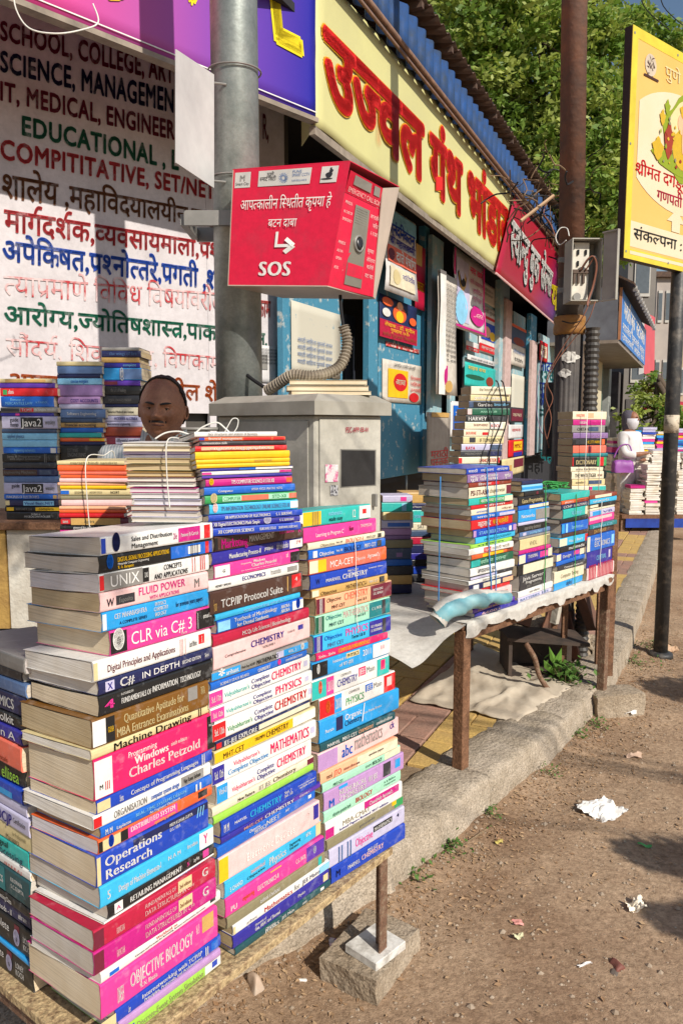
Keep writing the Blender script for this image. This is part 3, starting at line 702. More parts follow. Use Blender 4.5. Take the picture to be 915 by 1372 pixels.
# ================================================================ BOOKS ON THE NEAR TABLE
W_ = 'white'; K_ = 'black'
F1 = Plane(T1.pt(0, 0, 0), 37.6)
S1 = [
 (719,741,136,285,'white','grey','Sales and Distribution',(Bd(0,.035,'royal'),Bd(.66,.87,'magenta'),Bd(.91,.97,'red'),T('Sales and Distribution',.24,.60,.68,.26,K_),T('Management',.24,.47,.3,.26,K_),T('2/e',.61,.645,.5,.35,'magenta'),T('Panneer & Carrick',.68,.85,.5,.22,W_),('t','\u25cf',.08,.155,.5,.7,'navy',.03))),
 (745.5,768.5,134,284,'black','grey','Digital Signal Processing',(Bd(.60,.93,'blue'),Bd(.93,.965,'red'),Bd(.965,.999,'royal'),Bd(.76,.88,'white',.25,.75),T('||||| || |||',.78,.86,.5,.4,K_),T('DIGITAL SIGNAL PROCESSING APPLICATIONS',.14,.58,.66,.28,'yellow'),T('Motorola Computer Engineering',.14,.4,.4,.14,W_),T('R. A. Barapate',.14,.27,.2,.18,'yellow'),('t','\u25cf',.05,.11,.5,.6,'blue',.03))),
 (769,794,134,280,'white','lav','UNIX concepts',(Bd(0,.035,'red'),Bd(.035,.36,'grey',.05,.95),Bd(.36,.415,'black'),T('UNIX',.08,.33,.5,.62,W_,.01),T('DAS',.375,.405,.5,.3,W_),T('CONCEPTS',.55,.72,.72,.3,K_,.03),T('AND APPLICATIONS',.46,.78,.28,.3,K_,.03),T('| |',.82,.86,.6,.5,'red'),T('|||',.90,.96,.6,.5,'red'))),
 (794.5,820,135,279,'palepink','tan','Fluid Power',(Bd(.13,.29,'charcoal',.22,.7),T('Esposito',.15,.27,.46,.25,'grey'),T('FLUID POWER',.32,.76,.68,.42,'pink',.015),T('WITH APPLICATIONS',.42,.70,.24,.2,'pink'),T('M',.85,.91,.5,.5,'grey'),T('W',.05,.11,.45,.4,'charcoal'))),
 (821,844,138,287,'sky','cream','MH CET biology',(Bd(0,.03,'white'),T('CET MAHARASHTRA',.09,.36,.68,.26,W_),T('A COMPLETE SERIES',.13,.36,.3,.16,'navy'),T('PHYSICS',.43,.53,.82,.2,W_),T('CHEMISTRY',.42,.55,.55,.2,W_),T('BIOLOGY',.43,.53,.27,.2,W_),T('for previous years papers',.62,.88,.5,.2,'navy'))),
 (845.5,881.5,149,288,'pink','cream','CLR via',(Bd(0,.14,'black'),Bd(.80,.999,'black'),('t','\u25cf',.01,.125,.5,.6,'white',.03),('t','\u25cf',.045,.09,.5,.22,'grey',.03),T('CLR via C# 3',.17,.76,.5,.52,W_,.01),T('Fourth',.64,.70,.15,.1,W_),T('msft',.87,.96,.6,.16,W_),T('||',.81,.82,.5,.4,W_))),
 (886.5,913,126,283,'white','white','Digital Principles',(T('Digital Principles and Applications',.10,.66,.5,.34,'maroon',.012),Bd(.88,.935,'red',.35,.85),T('1',.90,.915,.6,.35,W_),T('||| |',.70,.76,.5,.5,'palepink'),T('Leach Malvino',.79,.86,.5,.3,K_),Bd(0,.03,'buff'))),
 (913.5,932.5,133,285,'navy','white','C# in Depth',(Bd(.05,.12,'lavender',.15,.85),T('X',.065,.105,.5,.5,'indigo'),T('C#',.16,.28,.5,.62,W_,.02),T('IN DEPTH',.34,.68,.5,.46,W_,.01),T('SECOND EDITION',.70,.88,.5,.26,W_,.01),T('Skeet',.92,.96,.5,.3,W_))),
 (933,962.5,134,285,'black','cream','Information Technology',(T('4',.04,.12,.5,.42,'pink',.03),T('A COURSE IN',.17,.27,.78,.12,W_),T('FUNDAMENTALS OF',.17,.42,.45,.27,W_,.03),T('INFORMATION',.43,.66,.5,.30,W_,.03),T('TECHNOLOGY',.68,.88,.5,.30,W_,.03))),
 (965,1004.5,125,280,'gold','tan','Quantitative Aptitude',(Bd(0,.10,'white'),Bd(.10,.17,'black'),T('GUHA',.115,.16,.5,.2,'yellow'),T('Quantitative Aptitude for',.24,.76,.70,.30,'buff',.015),T('MBA Entrance Examinations',.18,.80,.28,.30,'buff',.015),Bd(.80,.89,'grey',.45,.95),T('TATA',.92,.96,.7,.3,'buff'))),
 (1006,1018.5,123,282,'buff','white','Machine Drawing',(T('Machine Drawing',.16,.82,.5,.75,K_,.02),T('||',.88,.92,.5,.5,'brown'))),
 (1018.5,1072.5,128,288,'hot','cream','Windows programming',(Bd(0,.13,'white'),Bd(.93,.999,'black'),T('Programming',.25,.48,.80,.14,W_,.01),T('Windows',.30,.58,.60,.20,W_,.04),T('sixth edition',.60,.74,.62,.08,W_),T('Charles Petzold',.25,.86,.34,.24,W_,.02),T('M',.03,.06,.3,.12,K_),T('|||',.07,.11,.3,.12,'red'),T('MSFT',.945,.985,.7,.06,W_))),
 (1074,1095,131,285,'royal','cream','Programming Languages',(Bd(0,.10,'buff'),T('Concepts of Programming Languages',.26,.86,.5,.36,W_,.02),T('Sebesta',.17,.20,.5,.5,W_),T('||',.89,.93,.5,.5,W_))),
 (1095.5,1110,126,283,'white','white','Computer Organisation',(Bd(0,.06,'red'),Bd(.72,.93,'grey'),T('ORGANISATION',.15,.42,.5,.5,'grey',.03),T('Vijay Kumar Sathnam',.74,.9,.5,.35,K_),T('computer system design',.45,.70,.45,.3,'blue'))),
 (1110,1126.5,136,285,'blue','tan','Real Time Systems',(T('Laplante',.12,.24,.4,.3,W_),T('REAL-TIME SYSTEMS DESIGN',.28,.74,.68,.30,'pale'),T('An Engineer Handbook',.40,.68,.28,.24,W_),T('M M',.03,.09,.5,.5,W_),T('||',.82,.9,.5,.4,W_))),
 (1127,1146,133,285,'orange','lav','Distributed System',(Bd(.0,.03,'black'),Bd(.03,.17,'buff'),Bd(.17,.23,'black'),Bd(.23,.66,'pink'),Bd(.86,.95,'black',.3,.8),('t','\u25cf',.07,.12,.5,.6,'royal',.03),T('DISTRIBUTED SYSTEM',.25,.64,.66,.36,W_,.03),T('operating systems',.45,.64,.25,.2,'yellow'))),
 (1148,1189,131,280,'royal','cream','Operations Research',(Bd(.0,.03,'buff'),Bd(.30,.999,'navy',.7,1),T('Operations',.06,.55,.70,.30,W_,.025),T('Research',.06,.46,.30,.30,W_,.025),T('PREM KUMAR GUPTA',.62,.84,.80,.11,W_),T('D.S. HIRA',.62,.72,.64,.11,W_),T('///',.88,.96,.7,.25,'pale'))),
 (1189.5,1212,135,287,'cyan','grey','Machine Elements',(Bd(.86,.999,'white'),T('Design of Machine Elements-I',.14,.50,.5,.30,W_,.02),T('N A M',.56,.68,.6,.2,W_),T('Y',.90,.94,.55,.5,'pink'),T('5',.05,.08,.5,.4,W_),T('first edition',.74,.84,.6,.16,W_))),
 (1213.5,1236,146,288,'black','grey','Retailing Management',(Bd(.05,.12,'white',.15,.85),Bd(.88,.94,'pink',.2,.75),T('RETAILING MANAGEMENT',.18,.66,.5,.38,W_,.03),T('A',.065,.10,.5,.3,'pink'),T('5',.71,.74,.5,.3,'pink'),T('Levy Weitz',.78,.84,.5,.3,W_))),
 (1237,1247,140,288,'white','cream','cost accounting',(T('accounting for managers',.62,.86,.5,.45,'sky'),)),
 (1248,1277,127,290,'crimson','grey','Data Structures',(Bd(0,.07,'maroon'),Bd(.66,.78,'buff',.35,.95),T('2nd edition',.67,.77,.65,.2,'rust'),T('FUNDAMENTALS OF',.38,.64,.72,.2,'palepink',.015),T('DATA STRUCTURES IN C++',.38,.80,.36,.24,'palepink',.015),T('G',.87,.93,.65,.42,W_,.02),T('HOROWITZ SAHNI',.16,.22,.4,.3,'palepink'))),
 (1277.5,1304,127,291,'magenta','grey','Data Structures (second copy)',(Bd(0,.07,'maroon'),Bd(.66,.78,'buff',.45,.98),T('2nd edition',.67,.77,.70,.2,'rust'),T('FUNDAMENTALS OF',.38,.64,.74,.2,'palepink',.015),T('DATA STRUCTURES IN C++',.38,.80,.38,.24,'palepink',.015),T('G',.87,.93,.65,.42,W_,.02),T('HOROWITZ SAHNI',.16,.22,.4,.3,'palepink'))),
 (1304.5,1320,136,297,'white','white','Workbook',(T('Workbook on',.42,.60,.70,.30,'red',.01),T('Concepts and Formulae for Accounting, Business and Economics Questions',.25,.85,.42,.16,'brown'),Bd(.90,.95,'charcoal',.4,.9),Bd(.06,.13,'blue',.2,.55))),
 (1320.5,1354.5,136,293,'pink','cream','Objective Biology',(T('OBJECTIVE BIOLOGY',.22,.76,.56,.40,W_,.02),T('DINESH',.12,.17,.4,.45,W_),T('K.N. Bhatia',.30,.44,.22,.13,W_),T('Vol. II',.79,.82,.7,.3,W_),Bd(.85,.96,'tan',.45,.95))),
 (1355,1371,156,297,'royal','grey','Internetworking',(Bd(-.12,.0,'buff'),T('Internetworking with TCP/IP',.22,.80,.66,.34,W_,.02),T('Principles, Protocols, and Architectures',.24,.80,.28,.24,W_),T('Comer',.10,.12,.5,.5,W_),Bd(.90,.97,'blue'),T('||',.83,.87,.5,.4,W_))),
 (1371,1379,160,297,'lilac','white','',()),
 (1379,1397,166,297,'lime','grey','Discrete Event Simulation',(Bd(.82,.999,'white'),Bd(.9,.96,'royal',.3,.8),Bd(.0,.1,'royal'),T('Discrete-Event System Simulation',.12,.80,.5,.5,'olive',.0))),
]
BOW[:] = [.016, .3995]
stack_px(F1, S1, .4005, 'nearest column', 'books of the nearest column', depth=.235, tilt=0, yawj=1.3, dh=-1)
S2 = [
 (578,585,261,371,'white','white','data analysis',(T('data structures and analysis of business',.15,.75,.5,.5,'grey',0),)),
 (585,590.6,267,382,'orange','white','',(Bd(.0,.06,'royal'),Bd(.85,.99,'red'),Bd(.5,.83,'red'),T('financial management',.1,.48,.5,.5,W_))),
 (590.6,596,268,384,'charcoal','white','',(T('communication skills',.02,.3,.5,.4,W_),)),
 (597,604,262,384,'red','white','',(Bd(.06,.85,'peach'),T('engineering graphics',.15,.8,.5,.4,W_))),
 (604.4,614.6,262,388,'yellow','white','',()),(614.8,620.7,263,388,'yellow','white','',(T('question bank',.6,.8,.5,.4,'tan'),)),(620.7,626,264,388,'yellow','white','',()),
 (626.3,630.3,269,392,'indigo','white','',(Bd(.58,.999,'white'),Bd(.4,.58,'blue'))),
 (630.7,636,271,390,'white','white','',(Bd(0,.10,'pink'),Bd(.86,.999,'magenta'))),
 (636,639.5,271,391,'indigo','white','',(Bd(0,.5,'violet'),)),
 (640,650,276,391,'magenta','grey','Computer Science II',(Bd(.93,.999,'orange'),T('TPS COMPUTER SCIENCE-II STD.XII',.28,.78,.5,.5,W_,.03),('t','\u25cf',.03,.09,.5,.6,'yellow',.03))),
 (651,661,274,395,'blue','grey','',(T('Computer',.14,.30,.45,.3,W_),T('SYSTEM  FOCUS  PRACTICE  NOTES',.50,.85,.5,.3,W_))),
 (662,673,275,397,'green','grey','Computer',(Bd(.38,.68,'salmon'),Bd(.91,.999,'salmon'),Bd(.68,.91,'mint'),Bd(.18,.38,'mint'),T('COMPUTER',.19,.37,.5,.42,'green'),T('STD-XII',.72,.88,.5,.4,'green'),('t','\u25cf',.05,.13,.5,.8,'buff',.03))),
 (673,685,281,399,'cyan','grey','Information Technology XII',(Bd(.91,.999,'white'),T('TPS INFORMATION TECHNOLOGY ONLINE SCIENCE STD.XII',.12,.90,.5,.42,'steel',.03),('t','\u25cf',.03,.09,.5,.6,'palepink',.03))),
 (687.5,695.5,280,405,'royal','grey','Applications of Electronics',(T('XII APPLICATIONS OF ELECTRONICS',.16,.64,.5,.45,W_,.03),T('S. S. SURYAVE',.70,.88,.5,.45,W_,.03))),
 (696,704,285,402,'indigo','white','Digital Electronics Made Simple',(T('XII Digital ELECTRONICS Made Simple',.01,.52,.5,.55,W_,.03),('t','\u25cf',.56,.66,.5,.9,'lavender',.03),T('S. S. SURYAVE',.75,.92,.5,.4,W_,.03))),
 (704.6,716,286,403,'royal','grey','Computer Science',(T('XII COMPUTER SCIENCE',.05,.45,.5,.42,W_,.03),T('SURYAVE STD.X',.51,.70,.5,.34,W_,.03),T('SURYAVE SURYAVE',.73,.96,.5,.30,W_,.03))),
 (718.6,737,288,406,'brown','grey','Marketing Management',(Bd(.0,.03,'black'),T('Marketing',.06,.34,.46,.62,'magenta',.03),T('MANAGEMENT',.355,.64,.52,.42,W_,.03),T('Rajan Saxena',.70,.88,.6,.2,'pink'),T('R',.93,.97,.6,.4,'pink'))),
 (741,755,285,405,'indigo','cream','Manufacturing Process',(Bd(.84,.999,'white'),T('Manufacturing Process-II',.16,.50,.5,.40,W_,.03),T('prajapati',.54,.64,.55,.25,W_),T('third revised edition',.68,.82,.5,.4,W_),T('7 9',.92,.97,.6,.3,'red'))),
 (758,778,288,401,'pink','grey','Windows',(Bd(0,.16,'white'),Bd(.88,.999,'black'),T('Programming',.28,.40,.74,.13,W_),T('Windows',.42,.56,.78,.22,W_,.03),T('Charles Petzold',.40,.70,.50,.24,W_,.03),T('the definitive guide to the win API in C',.28,.72,.24,.07,W_),T('msft',.82,.85,.7,.3,W_),T('G',.08,.11,.5,.2,K_))),
 (780,793,280,400,'white','cream','Economics',(T('ECONOMICS',.34,.60,.62,.40,'indigo',.02),T('HENRY SIMON',.06,.22,.4,.22,K_),T('first second edition',.66,.78,.6,.4,'grey'),Bd(.86,.98,'grey',.3,.8))),
 (795,825,282,405,'brown','cream','Protocol Suite',(Bd(.87,.98,'red',.3,.92),T('TCP/IP Protocol Suite',.10,.76,.40,.36,W_,.015),T('4',.905,.935,.7,.2,W_),Bd(.815,.825,'tan',.2,.9),T('Forouzan',.03,.06,.4,.5,'tan'))),
 (826,834,289,402,'cyan','white','',(T('engineering physics',.3,.8,.5,.35,'pale'),)),
 (834.6,847,292,406,'blue','grey','Textbook of Microbiology',(Bd(0,.13,'pale'),Bd(.86,.999,'white'),T('Textbook of Microbiology',.17,.66,.72,.32,W_,.02),T('for Dental Students',.20,.56,.30,.30,W_,.025),T('ARORA',.71,.82,.7,.28,W_,.03),T('ARORA',.71,.82,.34,.28,W_,.03),('t','\u25cf',.9,.96,.5,.6,'royal',.03))),
 (854.7,871,286,414,'crimson','cream','MCQs Life Sciences',(T('MCQs Life Sciences | Biotechnology',.27,.78,.48,.38,W_,.015),)),
 (871,903,286.6,415,'palepink','grey','Chemistry volume 1',(T('CHEMISTRY',.35,.70,.62,.30,'indigo',.03),T('Comprehensive',.10,.30,.48,.12,K_,0),T('VOLUME I',.47,.60,.32,.10,K_,0),T('CLASS XII',.74,.82,.62,.10,K_,0),Bd(.86,.92,'indigo',.55,.78))),
 (905,920,284,412.5,'grey','cream','Mathematics made easy',(Bd(0,.27,'sky'),Bd(.72,.999,'sky'),Bd(.64,.72,'lavender'),T('arihant',.13,.25,.45,.35,W_,.03),('t','*',.06,.12,.3,.9,W_,.04),T('Made Easy NCERT',.28,.42,.5,.26,K_),T('MATHEMATICS',.43,.66,.5,.45,K_,.03),T('VOL. 1',.77,.86,.5,.32,W_,.03),('t','\u25cf',.91,.955,.5,.5,W_,.03))),
 (920,931.6,283,411,'blue','grey','Science State Board',(T('SCIENCE STATE BOARD',.08,.36,.5,.35,W_,.02),T('CHEMISTRY',.45,.58,.5,.42,W_,.03),('t','\u25cf',.66,.70,.5,.5,'pink',.03),T('CHAPTER PUBLICATION',.75,.94,.5,.28,W_,.01))),
 (932.5,955,281,415,'white','grey','Chemistry, uppermost of the Std 12 set',(Bd(0,.115,'pink'),T('Std. 12th',.015,.10,.5,.35,W_,.02),T("Vidyabhartee's",.13,.36,.50,.28,'turq',.01),T('Complete',.38,.56,.70,.27,'indigo',.015),T('Objective',.38,.57,.34,.27,'indigo',.015),T('CHEMISTRY',.58,.90,.54,.52,'hot',.03),Bd(.93,.97,'lavender',.35,.7))),
 (955.7,975,283,418,'white','cream','Physics of the Std 12 set',(Bd(0,.115,'pink'),T('Std. 12th',.015,.10,.5,.35,W_,.02),T("Vidyabhartee's",.13,.36,.48,.28,'turq',.01),T('Complete',.38,.56,.70,.27,'indigo',.015),T('Objective',.38,.57,.34,.27,'indigo',.015),T('PHYSICS',.60,.88,.54,.58,'hot',.03),Bd(.92,.96,'lavender',.35,.7))),
 (976,1000.6,285,419.5,'white','grey','Chemistry with red label',(Bd(0,.115,'red'),T('Std. 12th',.015,.10,.5,.35,W_,.02),T("Vidyabhartee's",.13,.36,.42,.26,'green',.01),T('Complete',.38,.56,.66,.25,'indigo',.015),T('Objective',.38,.57,.34,.25,'indigo',.015),T('CHEMISTRY',.58,.93,.52,.48,'red',.03),Bd(.95,.98,'lavender',.35,.7))),
 (1001.5,1014,290,415,'navy','cream','IIT JEE Explore',(Bd(0,.05,'red'),Bd(.42,.999,'cream'),T('IIT-JEE EXPLORE',.07,.40,.5,.6,W_,.03))),
 (1014.6,1033,288,424,'buff','grey','MHT CET Chemistry',(Bd(.0,.75,'yellow',.0,1),Bd(.75,.999,'white'),T('MHT-CET',.07,.26,.42,.42,'brown',.015),T('TRIUMPH',.36,.46,.55,.28,'brown'),T('CHEMISTRY',.47,.70,.52,.46,'brown',.02))),
 (1035,1058.5,285,425,'white','cream','Mathematics with violet label',(Bd(0,.10,'indigo'),T('Std. 12th',.015,.09,.5,.4,W_,.02),T("Vidyabhartee's",.18,.42,.70,.24,'hot',.01),T('Complete Objective',.13,.50,.36,.26,'sky',.015),T('MATHEMATICS',.52,.92,.56,.56,'hot',.03),Bd(.94,.98,'lavender',.35,.7))),
 (1060,1086.5,291,417,'white','grey','Chemistry volume II',(Bd(0,.10,'sky'),T('Vol-II',.015,.09,.62,.3,W_,.02),T("Vidyabhartee's",.14,.37,.42,.24,'hot',.01),T('Complete',.39,.57,.66,.25,'indigo',.015),T('Objective',.39,.58,.36,.25,'indigo',.015),T('CHEMISTRY',.60,.93,.58,.46,'hot',.03))),
 (1092,1104,285,420,'cream','white','New Pattern IIT JEE',(Bd(.93,.999,'maroon'),T('New Pattern',.22,.38,.5,.38,K_),T('IIT JEE',.42,.54,.55,.5,'grey',0),T('Chemistry',.56,.80,.6,.5,'brown',.02))),
 (1104,1109.5,287,420,'lime','white','',()),
 (1110,1132.5,297,424,'royal','cream','Chemistry volume 2',(T('MARVEL',.12,.24,.5,.18,W_,.01),T('CHEMISTRY',.27,.60,.50,.42,'cyan',.03),T('Vol. 2',.63,.71,.66,.18,W_),T('Std. XII',.63,.72,.44,.18,W_),T('Combined Edition Revised',.78,.98,.62,.1,W_),T('multiple choice',.80,.97,.44,.1,W_),T('M M',.02,.07,.5,.5,W_))),
 (1133,1143,297,430,'indigo','tan','MHT CET Chemistry (purple)',(Bd(.70,.999,'violet'),T('MHT-CET',.20,.38,.5,.42,'peach',.015),T('CHEMISTRY',.40,.70,.52,.52,W_,.03),T('VOLUME-I',.76,.87,.5,.3,W_,.02))),
 (1145.6,1160,292,427,'blue','tan','Objective Physics NEET',(T('Objective',.29,.40,.74,.26,W_,.01),T('PHYSICS',.34,.46,.40,.34,W_,.03),T('NEET',.46,.60,.55,.42,W_,.02),T('study',.66,.70,.6,.2,W_),Bd(.92,.955,'white',.4,.7))),
 (1161,1192.6,294,432,'palepink','cream','Electronic Devices',(Bd(0,.08,'yellow'),Bd(.93,.985,'indigo',.3,.9),T('Electronic Devices',.24,.72,.44,.30,W_,.0),T('2',.865,.89,.66,.2,W_))),
 (1193,1214.5,302,436,'cyan','grey','Physics',(Bd(.94,.999,'buff'),T('S CHAND',.04,.16,.4,.24,W_,.01),T('Physics',.42,.60,.50,.46,W_,.02),T('numerical',.24,.38,.62,.2,'palepink',.02),T('Objective',.20,.38,.36,.16,'darkteal'),T('Engineering',.64,.76,.66,.2,'darkteal'),T('Entrance',.64,.74,.42,.2,'darkteal'),T('iit',.82,.88,.6,.2,W_))),
 (1216.6,1242,303,438,'pink','cream','Electronics II',(Bd(.80,.999,'violet'),Bd(.42,.53,'yellow',.86,1),T('ELECTRONICS-II',.29,.50,.48,.26,W_,.03),T('C.G. PATIL',.68,.79,.55,.24,W_,.03),T('PU',.04,.10,.35,.26,W_,.03),T('engineering',.15,.26,.45,.2,'orange'),('t','\u25cf',.87,.91,.5,.3,'lavender',.03))),
 (1242,1253,305,441.6,'olive','tan','',(Bd(.92,.96,'turq'),T('textbook of mechanics',.3,.5,.5,.3,W_))),
 (1253,1267,313,443,'white','tan','Mathematics JEE Mains',(Bd(.88,.999,'pale'),T('arihant',.12,.22,.4,.22,'grey',0),T('Mathematics',.29,.58,.48,.46,'red',.015),T('for',.60,.66,.50,.4,'grey',0),T('JEE Mains',.69,.89,.55,.42,'navy',.01),Bd(.0,.02,'buff'))),
 (1268,1283,313,443.5,'indigo','tan','Gas Heat',(Bd(.93,.985,'buff',.2,.8),T('Elements of',.20,.31,.74,.2,W_),T('Gas, HEAT and Thermal',.20,.45,.42,.28,W_,.03),T('Physics',.64,.72,.6,.25,W_))),
 (1284,1295.4,316,444,'darkteal','grey','Physics JEE Main',(T('Objective',.28,.38,.75,.28,W_),T('PHYSICS',.28,.42,.42,.42,W_,.03),T('JEE Main',.45,.58,.62,.38,W_,.02),Bd(.88,.92,'white',.35,.75),T('neet',.67,.72,.5,.3,W_))),
]
zm = stack_px(F1, S2[17:], .4005, 'middle near column', 'books of the middle near column', depth=.17, yawj=1.2, first=18)
stack_px(F1, S2[:17], zm, 'middle near column', 'books of the middle near column', depth=.125, yawj=1.0, dh=20)
F3 = Plane(F1.hit(425, 965), 42.0)
